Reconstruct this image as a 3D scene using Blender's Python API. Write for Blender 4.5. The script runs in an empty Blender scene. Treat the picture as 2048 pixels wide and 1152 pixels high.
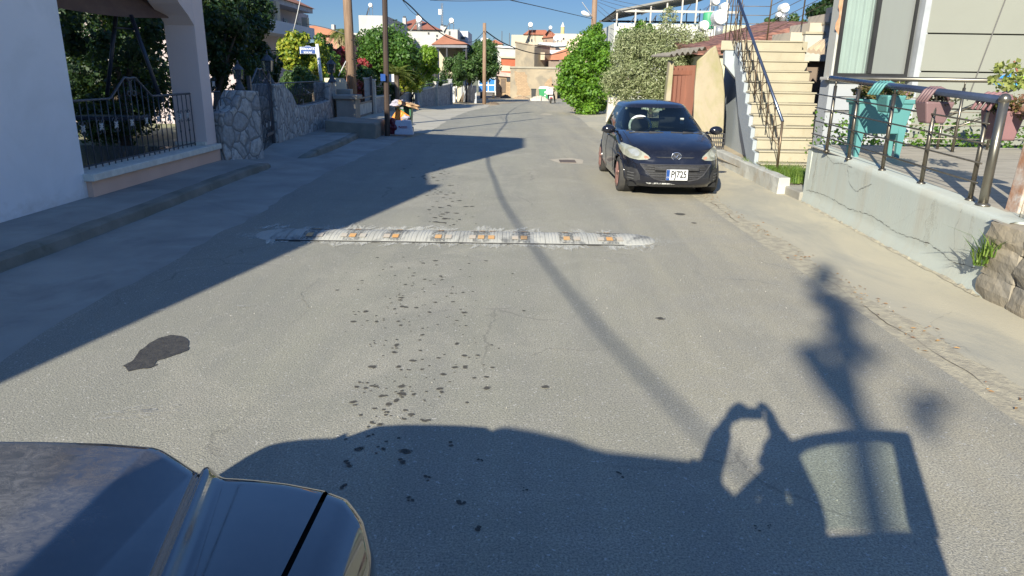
import bpy, bmesh, math, random
import numpy as np
from mathutils import Vector, Matrix, Euler
from mathutils.bvhtree import BVHTree
random.seed(7); RNG = np.random.default_rng(11)
R = math.radians
sc = bpy.context.scene
# ---------------------------------------------------------------- camera
CAMH = 1.9; PITCH = R(16.9); ROLL = R(0.86); FPX = 1420.0
cd = bpy.data.cameras.new('camera'); cam = bpy.data.objects.new('camera', cd)
sc.collection.objects.link(cam); sc.camera = cam
cd.sensor_width = 36.0; cd.lens = FPX / 2048 * 36.0; cd.clip_start = 0.05; cd.clip_end = 5000
cam.matrix_world = Matrix.Translation((0, 0, CAMH)) @ Matrix.Rotation(R(90) - PITCH, 4, 'X') @ Matrix.Rotation(ROLL, 4, 'Z')
# ---------------------------------------------------------------- sky, sun, exposure
SEL, SAZ = R(25.0), R(20.4)              # sun elevation; shadows fall this far right of straight ahead
w = bpy.data.worlds.new('World'); sc.world = w; w.use_nodes = True
nt = w.node_tree; nt.nodes.clear()
wo = nt.nodes.new('ShaderNodeOutputWorld'); bg = nt.nodes.new('ShaderNodeBackground')
sky = nt.nodes.new('ShaderNodeTexSky'); sky.sky_type = 'NISHITA'; sky.sun_disc = False
sky.sun_elevation = SEL; sky.sun_rotation = SAZ + math.pi
sky.altitude = 400; sky.air_density = 1.0; sky.dust_density = 0.0; sky.ozone_density = 3.0
# the low band of sea haze is a duller, deeper blue than the clear upper sky
tcw = nt.nodes.new('ShaderNodeTexCoord'); sxz = nt.nodes.new('ShaderNodeSeparateXYZ'); nt.links.new(tcw.outputs['Generated'], sxz.inputs[0])
rw = nt.nodes.new('ShaderNodeValToRGB'); nt.links.new(sxz.outputs[2], rw.inputs[0]); ew = rw.color_ramp.elements
ew[0].position = .02; ew[0].color = (.150, .198, .285, 1); ew[1].position = .45; ew[1].color = (.455, .575, .735, 1)
e_ = ew.new(.16); e_.color = (.152, .20, .286, 1)
mw = nt.nodes.new('ShaderNodeMix'); mw.data_type = 'RGBA'; mw.blend_type = 'MULTIPLY'; mw.inputs[0].default_value = 1
nt.links.new(sky.outputs[0], mw.inputs[6]); nt.links.new(rw.outputs[0], mw.inputs[7]); nt.links.new(mw.outputs[2], bg.inputs[0])
bg.inputs[1].default_value = 0.15
nt.links.new(bg.outputs[0], wo.inputs[0])
sl = bpy.data.lights.new('sun', 'SUN'); sl.energy = 4.9; sl.angle = R(0.5); sl.color = (1.0, 0.94, 0.79)
sun = bpy.data.objects.new('sun', sl); sc.collection.objects.link(sun)
SD = Vector((math.sin(SAZ) * math.cos(SEL), math.cos(SAZ) * math.cos(SEL), -math.sin(SEL)))
sun.rotation_euler = SD.to_track_quat('-Z', 'Y').to_euler(); sun.location = (-20, -40, 30)
sc.view_settings.view_transform = 'Standard'; sc.view_settings.look = 'None'
sc.view_settings.gamma = 1; sc.view_settings.exposure = 0.84
sc.cycles.max_bounces = 6; sc.cycles.transparent_max_bounces = 12
# ---------------------------------------------------------------- measuring helpers (survey of the place from the viewpoint)
def ray(px, py):
    u = px - 1024; v = py - 576; c, s = math.cos(ROLL), math.sin(ROLL)
    u2 = u * c + v * s; v2 = -u * s + v * c
    return (u2, FPX * math.cos(PITCH) - v2 * math.sin(PITCH), -(FPX * math.sin(PITCH) + v2 * math.cos(PITCH)))
def at(px, py, y):
    d = ray(px, py); t = y / d[1]; return (d[0] * t, y, CAMH + d[2] * t)
def gz(y): return 0.0 if y < 20 else -0.0166 * (y - 20)
def gnd(px, py, dz=0.0):
    d = ray(px, py); z = 0.0
    for _ in range(60):
        t = (z + dz - CAMH) / d[2]; z = .5 * z + .5 * gz(d[1] * t)
    return (d[0] * t, d[1] * t, z + dz)
# ---------------------------------------------------------------- mesh builder
def link(o): sc.collection.objects.link(o); return o
def rootloc(p):
    v = Vector((0, 0, 0))
    while p is not None: v += p.location; p = p.parent
    return v
def tag(o, label=None, cat=None, group=None, kind=None):
    if label: o['label'] = label
    if cat: o['category'] = cat
    if group: o['group'] = group
    if kind: o['kind'] = kind
    return o
def thing(name, label, cat, loc=(0, 0, 0), group=None):
    o = bpy.data.objects.new(name, None); o.empty_display_size = .1; o.location = loc; link(o)
    return tag(o, label, cat, group)
class MB:
    def __init__(s): s.v = []; s.f = []; s.m = []; s.mi = 0
    def add(s, vs, fs):
        n = len(s.v); s.v += [tuple(p) for p in vs]
        for f in fs: s.f.append(tuple(i + n for i in f)); s.m.append(s.mi)
        return s
    def box(s, c, d, rz=0, rx=0, ry=0):
        m = Euler((rx, ry, rz)).to_matrix(); c = Vector(c)
        vs = [c + m @ Vector((x * d[0] / 2, y * d[1] / 2, z * d[2] / 2)) for x in (-1, 1) for y in (-1, 1) for z in (-1, 1)]
        return s.add(vs, [(0, 1, 3, 2), (4, 6, 7, 5), (0, 4, 5, 1), (2, 3, 7, 6), (0, 2, 6, 4), (1, 5, 7, 3)])
    def bb(s, x0, x1, y0, y1, z0, z1):
        return s.box(((x0 + x1) / 2, (y0 + y1) / 2, (z0 + z1) / 2), (abs(x1 - x0), abs(y1 - y0), abs(z1 - z0)))
    def quad(s, *p): return s.add(p, [tuple(range(len(p)))])
    def prism(s, pts, vec):
        n = len(pts); vec = Vector(vec); a = [Vector(p) for p in pts]
        return s.add(a + [p + vec for p in a], [tuple(range(n))[::-1], tuple(range(n, 2 * n))] + [(i, (i + 1) % n, n + (i + 1) % n, n + i) for i in range(n)])
    def tube(s, pts, r, n=8, caps=True):
        pts = [Vector(p) for p in pts]; rr = r if isinstance(r, (list, tuple)) else [r] * len(pts)
        vs = []; up = None
        for i, p in enumerate(pts):
            d = (pts[min(i + 1, len(pts) - 1)] - pts[max(i - 1, 0)]); d = d.normalized() if d.length > 1e-9 else Vector((0, 0, 1))
            if up is None:
                up = Vector((0, 0, 1)) if abs(d.z) < .9 else Vector((1, 0, 0))
            a = d.cross(up).normalized(); b = a.cross(d).normalized(); up = b
            for k in range(n):
                t = 2 * math.pi * k / n; vs.append(p + (a * math.cos(t) + b * math.sin(t)) * rr[i])
        fs = []
        for i in range(len(pts) - 1):
            for k in range(n):
                k2 = (k + 1) % n; fs.append((i * n + k, i * n + k2, (i + 1) * n + k2, (i + 1) * n + k))
        if caps: fs += [tuple(range(n))[::-1], tuple(range((len(pts) - 1) * n, len(pts) * n))]
        return s.add(vs, fs)
    def lathe(s, prof, c, n=16, axis='z'):
        vs = []
        for r, h in prof:
            for k in range(n):
                t = 2 * math.pi * k / n; a, b = r * math.cos(t), r * math.sin(t)
                vs.append((c[0] + a, c[1] + b, c[2] + h) if axis == 'z' else ((c[0] + h, c[1] + a, c[2] + b) if axis == 'x' else (c[0] + a, c[1] + h, c[2] + b)))
        fs = []
        for i in range(len(prof) - 1):
            for k in range(n):
                k2 = (k + 1) % n; fs.append((i * n + k, i * n + k2, (i + 1) * n + k2, (i + 1) * n + k))
        fs += [tuple(range(n))[::-1], tuple(range((len(prof) - 1) * n, len(prof) * n))]
        return s.add(vs, fs)
    def sphere(s, c, r, n=10, m=7):
        r = r if isinstance(r, (tuple, list)) else (r, r, r)
        pr = []; vs = []
        for i in range(m + 1):
            ph = math.pi * i / m
            for k in range(n):
                t = 2 * math.pi * k / n
                vs.append((c[0] + r[0] * max(math.sin(ph), .02) * math.cos(t), c[1] + r[1] * max(math.sin(ph), .02) * math.sin(t), c[2] + r[2] * math.cos(ph)))
        fs = [(i * n + k, (i + 1) * n + k, (i + 1) * n + (k + 1) % n, i * n + (k + 1) % n) for i in range(m) for k in range(n)]
        return s.add(vs, fs)
    def sheet(s, grid):
        h = len(grid); wd = len(grid[0])
        return s.add([p for row in grid for p in row], [(i * wd + j, i * wd + j + 1, (i + 1) * wd + j + 1, (i + 1) * wd + j) for i in range(h - 1) for j in range(wd - 1)])
    def obj(s, name, mat, parent=None, smooth=False, bevel=0, fix=True, seg=1):
        me = bpy.data.meshes.new(name); o = rootloc(parent)
        me.from_pydata([(p[0] - o.x, p[1] - o.y, p[2] - o.z) for p in s.v], [], s.f)
        mats = mat if isinstance(mat, (list, tuple)) else [mat]
        for mm in mats: me.materials.append(mm)
        if len(mats) > 1: me.polygons.foreach_set('material_index', s.m)
        if fix:
            bm = bmesh.new(); bm.from_mesh(me); bmesh.ops.recalc_face_normals(bm, faces=bm.faces); bm.to_mesh(me); bm.free()
        if smooth: me.shade_smooth()
        me.update(); ob = bpy.data.objects.new(name, me); link(ob); ob.parent = parent
        if bevel:
            b = ob.modifiers.new('bevel', 'BEVEL'); b.width = bevel; b.segments = seg + 1; b.limit_method = 'ANGLE'; b.angle_limit = R(40)
        return ob
def dup(root, loc=None, rz=None, label=None, group=None):
    def cp(o, par):
        c = o.copy(); link(c); c.parent = par
        for ch in list(o.children): cp(ch, c)
        return c
    c = cp(root, None)
    if loc is not None: c.location = loc
    if rz is not None: c.rotation_euler = (0, 0, rz)
    if label: c['label'] = label
    if group: c['group'] = group
    return c
def text(name, s, loc, rot, size, mat, parent, ext=.002, align='CENTER', sx=1.0, bold=0.0):
    cu = bpy.data.curves.new(name, 'FONT'); cu.body = s; cu.size = size; cu.extrude = ext; cu.offset = bold
    cu.align_x = align; cu.align_y = 'CENTER'; cu.materials.append(mat)
    o = bpy.data.objects.new(name, cu); link(o); o.parent = parent
    me = bpy.data.meshes.new_from_object(o); bpy.data.objects.remove(o); me.name = name
    mt = Matrix.Translation(Vector(loc) - rootloc(parent)) @ Euler(rot).to_matrix().to_4x4() @ Matrix.Diagonal((sx, 1, 1, 1)); me.transform(mt)
    if not me.materials: me.materials.append(mat)
    o = link(bpy.data.objects.new(name, me)); o.parent = parent
    return o
# ---------------------------------------------------------------- materials
def newmat(name):
    m = bpy.data.materials.new(name); m.use_nodes = True; n = m.node_tree
    return m, n, n.nodes['Principled BSDF']
def N(n, t, **k):
    x = n.nodes.new(t)
    for a, b in k.items():
        if hasattr(x, a): setattr(x, a, b)
        else: x.inputs[a.replace('_', ' ')].default_value = b
    return x
def c4(c): return (c[0], c[1], c[2], 1)
def mixc(n, f, a, b, mode='MIX'):
    x = n.nodes.new('ShaderNodeMix'); x.data_type = 'RGBA'; x.blend_type = mode
    for i, val in ((0, f), (6, a), (7, b)):
        if isinstance(val, (int, float)): x.inputs[i].default_value = val
        elif isinstance(val, (tuple, list)): x.inputs[i].default_value = c4(val)
        else: n.links.new(val, x.inputs[i])
    return x.outputs[2]
def ramp(n, fac, p0, p1, c0=(0, 0, 0), c1=(1, 1, 1)):
    r = n.nodes.new('ShaderNodeValToRGB'); e = r.color_ramp.elements
    e[0].position = p0; e[1].position = p1; e[0].color = c4(c0); e[1].color = c4(c1)
    n.links.new(fac, r.inputs[0]); return r.outputs[0]
def coords(n, scale=(1, 1, 1), world=True):
    mp = n.nodes.new('ShaderNodeMapping'); mp.inputs['Scale'].default_value = scale
    if world:
        g = n.nodes.new('ShaderNodeNewGeometry'); n.links.new(g.outputs['Position'], mp.inputs[0])
    else:
        g = n.nodes.new('ShaderNodeTexCoord'); n.links.new(g.outputs['Object'], mp.inputs[0])
    return mp.outputs[0]
def noise(n, co, scale, detail=5, rough=.55, dist=0):
    x = N(n, 'ShaderNodeTexNoise', Scale=scale, Detail=detail, Roughness=rough, Distortion=dist)
    n.links.new(co, x.inputs['Vector']); return x.outputs['Fac']
def bumpn(n, bs, h, strength, dist=.01):
    b = N(n, 'ShaderNodeBump', Strength=strength, Distance=dist); n.links.new(h, b.inputs['Height']); n.links.new(b.outputs[0], bs.inputs['Normal']); return b
MC = {}
def M(name, c, c2=None, scale=3, rough=.85, bump=0, bscale=60, metal=0, coat=0, stretch=(1, 1, 1), stain=None, sscale=1.2, sth=(.55, .75), world=True, spec=None, p=(.35, .65)):
    """plain procedural surface: two-tone noise, optional stain tone, fine bump"""
    if name in MC: return MC[name]
    m, n, b = newmat(name)
    c2 = c2 or tuple(x * .82 for x in c)
    co = coords(n, stretch, world)
    col = mixc(n, ramp(n, noise(n, co, scale), p[0], p[1]), c, c2)
    if stain: col = mixc(n, ramp(n, noise(n, co, sscale, 8, .65, .6), sth[0], sth[1]), col, stain)
    n.links.new(col, b.inputs['Base Color'])
    b.inputs['Roughness'].default_value = rough; b.inputs['Metallic'].default_value = metal
    b.inputs['Coat Weight'].default_value = coat; b.inputs['Coat Roughness'].default_value = .05
    if spec is not None: b.inputs['Specular IOR Level'].default_value = spec
    if bump: bumpn(n, b, noise(n, co, bscale, 4, .6), bump, .01)
    MC[name] = m; return m
def glass(name, tint=(.02, .025, .03), alpha=.55, rough=.03):
    if name in MC: return MC[name]
    m = bpy.data.materials.new(name); m.use_nodes = True; n = m.node_tree; n.nodes.clear()
    o = N(n, 'ShaderNodeOutputMaterial'); g = N(n, 'ShaderNodeBsdfGlossy', Roughness=rough); t = N(n, 'ShaderNodeBsdfTransparent'); d = N(n, 'ShaderNodeBsdfDiffuse')
    d.inputs[0].default_value = c4(tint); t.inputs[0].default_value = c4((.75, .85, .8))
    mx = N(n, 'ShaderNodeMixShader'); mx.inputs[0].default_value = alpha
    n.links.new(t.outputs[0], mx.inputs[1]); n.links.new(d.outputs[0], mx.inputs[2])
    fr = N(n, 'ShaderNodeFresnel', IOR=1.5); m2 = N(n, 'ShaderNodeMixShader')
    n.links.new(fr.outputs[0], m2.inputs[0]); n.links.new(mx.outputs[0], m2.inputs[1]); n.links.new(g.outputs[0], m2.inputs[2]); n.links.new(m2.outputs[0], o.inputs[0])
    MC[name] = m; return m
def leafmat(name, cols, trans=.35):
    if name in MC: return MC[name]
    m = bpy.data.materials.new(name); m.use_nodes = True; n = m.node_tree; n.nodes.clear()
    o = N(n, 'ShaderNodeOutputMaterial'); g = N(n, 'ShaderNodeNewGeometry')
    r = n.nodes.new('ShaderNodeValToRGB'); e = r.color_ramp.elements
    while len(e) < len(cols): e.new(.5)
    for i, c in enumerate(cols): e[i].position = i / (len(cols) - 1); e[i].color = c4(c)
    nz = noise(n, coords(n), .9, 2); ad = N(n, 'ShaderNodeMath', operation='ADD'); ml = N(n, 'ShaderNodeMath', operation='MULTIPLY_ADD')
    n.links.new(nz, ml.inputs[0]); ml.inputs[1].default_value = .9; ml.inputs[2].default_value = -.45
    n.links.new(g.outputs['Random Per Island'], ad.inputs[0]); n.links.new(ml.outputs[0], ad.inputs[1]); n.links.new(ad.outputs[0], r.inputs[0])
    d = N(n, 'ShaderNodeBsdfPrincipled', Roughness=.5); t = N(n, 'ShaderNodeBsdfTranslucent'); mx = N(n, 'ShaderNodeMixShader'); mx.inputs[0].default_value = trans
    n.links.new(r.outputs[0], d.inputs['Base Color'])
    tc = mixc(n, .5, r.outputs[0], (.35, .5, .05)); n.links.new(tc, t.inputs[0])
    n.links.new(d.outputs[0], mx.inputs[1]); n.links.new(t.outputs[0], mx.inputs[2]); n.links.new(mx.outputs[0], o.inputs[0])
    MC[name] = m; return m
def stonemat(name, c1, c2, mortar, scale, bump=.8, gap=.05, stretch=(1, 1, 1)):
    if name in MC: return MC[name]
    m, n, b = newmat(name); co = coords(n, stretch)
    wr = n.nodes.new('ShaderNodeTexNoise'); wr.inputs['Scale'].default_value = scale * .9; n.links.new(co, wr.inputs['Vector'])
    ad = N(n, 'ShaderNodeMix'); ad.data_type = 'VECTOR'; ad.inputs[0].default_value = .12; n.links.new(co, ad.inputs[4]); n.links.new(wr.outputs['Color'], ad.inputs[5])
    v = N(n, 'ShaderNodeTexVoronoi', feature='DISTANCE_TO_EDGE', Scale=scale); v2 = N(n, 'ShaderNodeTexVoronoi', Scale=scale)
    n.links.new(ad.outputs[1], v.inputs['Vector']); n.links.new(ad.outputs[1], v2.inputs['Vector'])
    base = mixc(n, v2.outputs['Color'], c1, c2); base = mixc(n, ramp(n, noise(n, co, 14, 6, .7), .4, .75), base, tuple(x * .6 for x in c2))
    e = ramp(n, v.outputs['Distance'], gap * .4, gap)
    n.links.new(mixc(n, e, mortar, base), b.inputs['Base Color']); b.inputs['Roughness'].default_value = .9
    h = mixc(n, .25, ramp(n, v.outputs['Distance'], 0, gap * 3), noise(n, co, 18, 5, .7)); bumpn(n, b, h, bump, .04)
    MC[name] = m; return m
# ================================================================ surfaces
def asphalt():
    m, n, b = newmat('asphalt'); co = coords(n)
    big = noise(n, co, .35, 4); mid = noise(n, co, 2.2, 6, .65); fine = noise(n, co, 95, 3, .7); spk = noise(n, co, 55, 2, .5)
    sx = N(n, 'ShaderNodeSeparateXYZ'); n.links.new(co, sx.inputs[0])
    wx = N(n, 'ShaderNodeMath', operation='MULTIPLY_ADD'); n.links.new(mid, wx.inputs[0]); wx.inputs[1].default_value = 1.2; n.links.new(sx.outputs[0], wx.inputs[2])
    dusty = ramp(n, wx.outputs[0], .0, 1.0); mr = N(n, 'ShaderNodeMapRange'); n.links.new(wx.outputs[0], mr.inputs[0]); mr.inputs[1].default_value = .5; mr.inputs[2].default_value = 3.2
    col = mixc(n, ramp(n, big, .35, .65), (.455, .437, .335), (.375, .36, .28))
    col = mixc(n, mr.outputs[0], col, (.54, .48, .345))
    col = mixc(n, ramp(n, mid, .45, .8), col, (.46, .43, .35))
    lane = noise(n, coords(n, (1.3, .10, 1)), 1.4, 5, .6, .3); col = mixc(n, ramp(n, lane, .38, .62), col, mixc(n, .5, col, (.30, .295, .26)))
    pt = noise(n, co, .9, 7, .7, 1.0); col = mixc(n, ramp(n, pt, .50, .66), col, mixc(n, .5, col, (.56, .52, .41)))
    nx_ = N(n, 'ShaderNodeMapRange'); n.links.new(wx.outputs[0], nx_.inputs[0]); nx_.inputs[1].default_value = -3.2; nx_.inputs[2].default_value = -.4; nx_.inputs[3].default_value = .55; nx_.inputs[4].default_value = 0; col = mixc(n, nx_.outputs[0], col, (.31, .305, .27))
    col = mixc(n, ramp(n, fine, .30, .62), tuple(x for x in (.17, .165, .15)), col)
    col = mixc(n, ramp(n, spk, .66, .72), col, (.52, .50, .45))
    # hair cracks where the surface is tired
    v = N(n, 'ShaderNodeTexVoronoi', feature='DISTANCE_TO_EDGE', Scale=.75); dn = n.nodes.new('ShaderNodeTexNoise'); dn.inputs['Scale'].default_value = 2.5; dn.inputs['Detail'].default_value = 6
    n.links.new(co, dn.inputs['Vector']); ad = N(n, 'ShaderNodeMix'); ad.data_type = 'VECTOR'; ad.inputs[0].default_value = .3; n.links.new(co, ad.inputs[4]); n.links.new(dn.outputs['Color'], ad.inputs[5]); n.links.new(ad.outputs[1], v.inputs['Vector'])
    cr = ramp(n, v.outputs['Distance'], .002, .007, (1, 1, 1), (0, 0, 0)); msk = ramp(n, big, .5, .56)
    mm = N(n, 'ShaderNodeMath', operation='MULTIPLY'); n.links.new(cr, mm.inputs[0]); n.links.new(msk, mm.inputs[1]); m3 = N(n, 'ShaderNodeMath', operation='MULTIPLY'); n.links.new(mm.outputs[0], m3.inputs[0]); m3.inputs[1].default_value = .35
    col = mixc(n, m3.outputs[0], col, (.09, .085, .08))
    n.links.new(col, b.inputs['Base Color']); b.inputs['Roughness'].default_value = .88; b.inputs['Specular IOR Level'].default_value = .12
    bumpn(n, b, fine, .55, .012); return m
ASPH = asphalt()
CONC = M('apron_concrete', (.36, .35, .31), (.28, .275, .245), 1.3, .9, .35, 70, stain=(.18, .175, .16), sscale=.8, sth=(.5, .8))
CONCR = M('apron_concrete_tan', (.50, .45, .325), (.42, .385, .29), 1.1, .92, .35, 60, stain=(.34, .325, .265), sscale=1.0, sth=(.44, .66), stretch=(1, .45, 1))
KERB = M('kerb_concrete', (.25, .24, .20), (.17, .165, .13), 2.2, .93, .5, 40, stain=(.09, .10, .055), sscale=2.0)
DIRT = M('dirt', (.44, .37, .26), (.34, .285, .20), 1.0, .95, .5, 25, stain=(.25, .22, .15), sscale=.5)
GROUND = M('far_ground', (.30, .27, .19), (.16, .19, .08), .08, .95)
# ground: one sheet to the horizon, following the fall of the street
ys = [-60, -20, 0, 20, 40, 70, 110, 170, 300, 700, 1600, 3500]
b = MB(); b.sheet([[(x, y, (gz(y) if y < 300 else gz(300) - (y - 300) * .004) - .03) for x in (-3000, -600, -150, -40, 40, 150, 600, 3000)] for y in ys]); tag(b.obj('ground', GROUND, fix=False), kind='structure')
b = MB(); b.sheet([[(x, y, gz(y) - .012) for x in (-9.5, -6, -3, 0, 3, 6, 12)] for y in (10, 20, 40, 70, 110, 150)]); tag(b.obj('dirt_verge', DIRT, fix=False), kind='structure')
# asphalt carriageway with a slightly ragged edge; bends right far away
def rag(a, k=.05): return a + random.uniform(-k, k)
LE = [(-3.55, -30), (-3.5, -4), (-3.42, 1), (-3.41, 4.4), (-3.48, 5.7), (-3.46, 9.1), (-3.60, 13.2), (-3.4, 17.9), (-2.85, 24.5)] + [gnd(*p)[:2] for p in [(905, 235), (940, 222), (1000, 209), (1040, 204.5), (1090, 201), (1160, 199.5)]]
RE = [(3.05, -30), (3.0, -4), (2.97, 1), (2.96, 3.7), (3.0, 4.5), (3.02, 6.0), (3.06, 7.9), (3.13, 11.2), (2.95, 18.8), (3.0, 29)] + [gnd(*p)[:2] for p in [(1150, 228), (1142, 220), (1150, 212), (1200, 207), (1260, 206.5)]]
def along(pts, n):
    L = [0]
    for a, c in zip(pts, pts[1:]): L.append(L[-1] + math.hypot(c[0] - a[0], c[1] - a[1]))
    out = []
    for i in range(n):
        # finer near the viewer
        t = (i / (n - 1)) ** 1.0 * L[-1]
        for j in range(len(pts) - 1):
            if t <= L[j + 1] + 1e-6:
                q = (t - L[j]) / (L[j + 1] - L[j]); out.append((pts[j][0] + q * (pts[j + 1][0] - pts[j][0]), pts[j][1] + q * (pts[j + 1][1] - pts[j][1]))); break
    return out
la = along(LE, 520); ra = along(RE, 520)
g = []
for i, (l, r_) in enumerate(zip(la, ra)):
    l = (l[0] + .03 * math.sin(l[1] * 2.1) + .02 * math.sin(l[1] * 7.3) + random.uniform(-.022, .022), l[1]); r_ = (rag(r_[0], .022), r_[1])
    g.append([(l[0] + (r_[0] - l[0]) * k / 6, l[1] + (r_[1] - l[1]) * k / 6, gz(l[1] + (r_[1] - l[1]) * k / 6) + .010) for k in range(7)])
b = MB(); b.sheet(g); road = tag(b.obj('road', ASPH, fix=False), kind='structure')
# aprons
b = MB(); b.sheet([[(x, y, gz(y) + .001 + (-3.4 - x) * .022) for x in (-4.85, -4.2, -3.3)] for y in (-30, 0, 8, 14, 20, 26)])
tag(b.obj('gutter_left', CONC, fix=False), kind='structure')
LFT = M('driveway_concrete', (.47, .44, .36), (.41, .38, .31), .7, .92, .3, 50, stain=(.32, .29, .23), sscale=.6)
b = MB(); b.sheet([[(-9.0 + (x + 9.0) * 1.0, y, gz(y) - .004 + max(0, -5 - x) * .02) for x in (-9.0, -7.5, -6, -4.9, -4, -3, -2)] for y in (24.0, 30, 36, 44, 52, 60)]); tag(b.obj('pavement_left', LFT, fix=False), kind='structure')
b = MB(); b.sheet([[(x, y, gz(y) + .003 + max(0, x - 3.0) * .02) for x in (2.8, 3.4, 4.0, 4.7)] for y in (-30, 0, 8, 14, 20)] ); b.sheet([[(x, y, gz(y) + .003 + max(0, x - 3.0) * .02) for x in (2.8, 3.4, 4.0, 6.2)] for y in (20, 26, 33, 40, 45)])
tag(b.obj('pavement_right', CONCR, fix=False), kind='structure')
# broken seam strip along the right road edge (patched gravelly concrete)
GRV = M('gutter_gravel', (.44, .395, .285), (.34, .305, .23), 11, .95, .9, 45, p=(.42, .58))
b = MB(); gg = []
for i in range(420):
    y = -4 + i * .063; wv = .17 + .04 * math.sin(y * 1.7) + .03 * math.sin(y * 4.9) + .015 * math.sin(y * 13) + random.uniform(-.008, .008); gg.append([(2.9, y, .0095 + gz(y)), (3.06 + wv * .5, y, .014 + gz(y)), (3.06 + wv, y, .012 + gz(y))])
b.sheet(gg); gr_o = tag(b.obj('gutter_right', GRV, fix=False), kind='structure')
b = MB(); gg = []
for i in range(420):
    y = -4 + i * .063; x = 3.04 + .02 * math.sin(y * 3.1) + .012 * math.sin(y * 9) + random.uniform(-.006, .006); wv = .0006 + .007 * max(0, math.sin(y * 1.3 + 1) + .6 * math.sin(y * 6) - .2); gg.append([(x, y, .0175), (x + wv, y, .0178)])
b.sheet(gg); b.obj('edge_shadow_line', M('edge_shadow_brown', (.16, .135, .10)), gr_o, fix=False)  # thin dark strip paints the shadow of the raised asphalt edge
# left pavement with kerb (two runs, dropped between)
def kerbrun(pts, x_in, name, z=.135):
    b = MB(); k = MB()
    top = []; 
    for (x, y, h) in pts: top.append([(x_in, y, h + .03), (x - .16, y, h + .01)])
    b.sheet(top)
    o = tag(b.obj('pavement_walk', CONC, fix=False), kind='structure')
    gk = [[(x - .17, y, h + .012), (x - .03, y, h + .006), (x, y, h - .02), (x + .03, y, -.06)] for (x, y, h) in pts]
    gk = [[(a[0] + random.uniform(-.008, .008), a[1], a[2] + random.uniform(-.006, .006)) for a in row] for row in gk]
    k.sheet(gk); tag(k.obj('kerb', KERB, fix=False), kind='structure')
p1 = [(-4.80 + .02 * math.sin(y * .9), y, .15) for y in np.arange(-20, 13.2, .33)] + [(-4.78, 13.4, .15), (-4.76, 13.75, .14), (-4.80, 14.05, .11), (-4.88, 14.3, .07), (-5.0, 14.5, .04)]
kerbrun(p1, -5.95, 'a')
p2 = [(-4.60, 15.55, -.02), (-4.54, 15.8, .05), (-4.48, 16.05, .11), (-4.45, 16.35, .145)] + [(-4.42 - .012 * max(0, y - 18) ** 2.1, y, .15) for y in np.arange(17, 22.6, .35)]
kerbrun(p2, -6.05, 'b')
b = MB(); b.sheet([[(-6.2, y, .185), (-5.5, y, zi + .02), (-5.0, y, zi * .5), (-4.55, y, .012)] for y, zi in ((13.3, .15), (14.0, .14), (14.6, .12), (15.3, .115), (16.0, .13), (16.7, .15), (17.3, .16))]); tag(b.obj('dropped_walk', CONC, fix=False), kind='structure')
def dustmat(name, c, lo, hi, sx=14, sy=3):
    m, n, bs = newmat(name); co = coords(n, (1, 1, 1)); a = noise(n, coords(n, (sx, sy, 1)), 1.0, 8, .7, .4); a2 = noise(n, co, 60, 3, .7)
    al = mixc(n, .35, a, a2); al = ramp(n, al, lo, hi); bs.inputs['Base Color'].default_value = c4(c); bs.inputs['Roughness'].default_value = .95; n.links.new(al, bs.inputs['Alpha']); return m
# marks on the road ------------------------------------------------------
WET = dustmat('oil_mark', (.07, .065, .055), .30, .50, 30, 30) if True else M('oil_mark', (.085, .08, .07), (.13, .12, .10), 40, .55, .3, 90)
HALO = MB()
def blob(b, x, y, r, z, ax=1, n=11, halo=True):
    if halo: blob(HALO, x, y, r * 1.25, z - .0007, ax, n, False)
    ph = random.random() * 6; pts = []
    for k in range(n):
        t = 2 * math.pi * k / n; q = r * (1 + .22 * math.sin(2 * t + ph) + random.uniform(-.16, .16)); pts.append((x + q * math.cos(t) * ax, y + q * math.sin(t), z))
    b.quad(*pts)
b = MB(); z = .0135
cl = [(780, 600), (825, 570), (800, 700), (760, 650), (790, 760), (800, 820), (870, 590), (840, 640), (740, 560), (900, 560), (950, 690), (930, 720), (985, 560), (905, 610), (815, 540), (790, 790), (745, 800), (880, 780)]
for i in range(230):
    cx, cy = random.choice(cl); px = cx + random.gauss(0, 34); py = cy + random.gauss(0, 42)
    if py < 512: continue
    q = gnd(px, py); blob(b, q[0], q[1], random.choice([.007, .009, .012, .015, .022]) * random.uniform(.6, 1.05), z + i * 2e-6, random.uniform(.7, 1.2))
for px, py, r in [(825, 574, .045), (800, 588, .035), (782, 615, .04), (787, 697, .05), (800, 793, .06), (770, 690, .035), (745, 690, .035), (850, 840, .05), (780, 835, .05), (760, 905, .05), (800, 930, .055), (860, 960, .05), (700, 930, .05), (950, 1060, .04), (920, 1010, .05), (820, 1000, .05), (1045, 985, .03), (740, 870, .05), (690, 980, .05), (905, 890, .04), (960, 930, .03), (1085, 779, .02), (1240, 955, .03), (1510, 1063, .02), (1540, 1062, .028)]:
    for k in range(3):
        q = gnd(px + random.uniform(-9, 9), py + random.uniform(-7, 7)); blob(b, q[0], q[1], r * random.uniform(.12, .27), z + .0006 + k * 5e-5 + px * 1e-7)
for px, py in [(900 - 0.25 * (460 - py) + random.gauss(0, 26), py) for py in [random.uniform(325, 455) for _ in range(90)]]:
    q = gnd(px, py); blob(b, q[0], q[1], random.choice([.012, .02, .03]), z + .0012 + random.random() * 1e-4)
for px, py, r in [(1360, 430, .065), (1388, 448, .03), (1090, 778, .02), (1320, 640, .03)]:
    q = gnd(px, py); blob(b, q[0], q[1], r, z + .002)
tag(b.obj('drip_marks', WET, road, fix=False), 'dark oily drips scattered over the asphalt')
HALO.obj('drip_halo', dustmat('drip_soak', (.17, .16, .13), .20, .85, 25, 25), road, fix=False)
PUD = M('puddle_mark', (.050, .046, .040), (.085, .078, .065), 30, .42, .5, 70)
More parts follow.
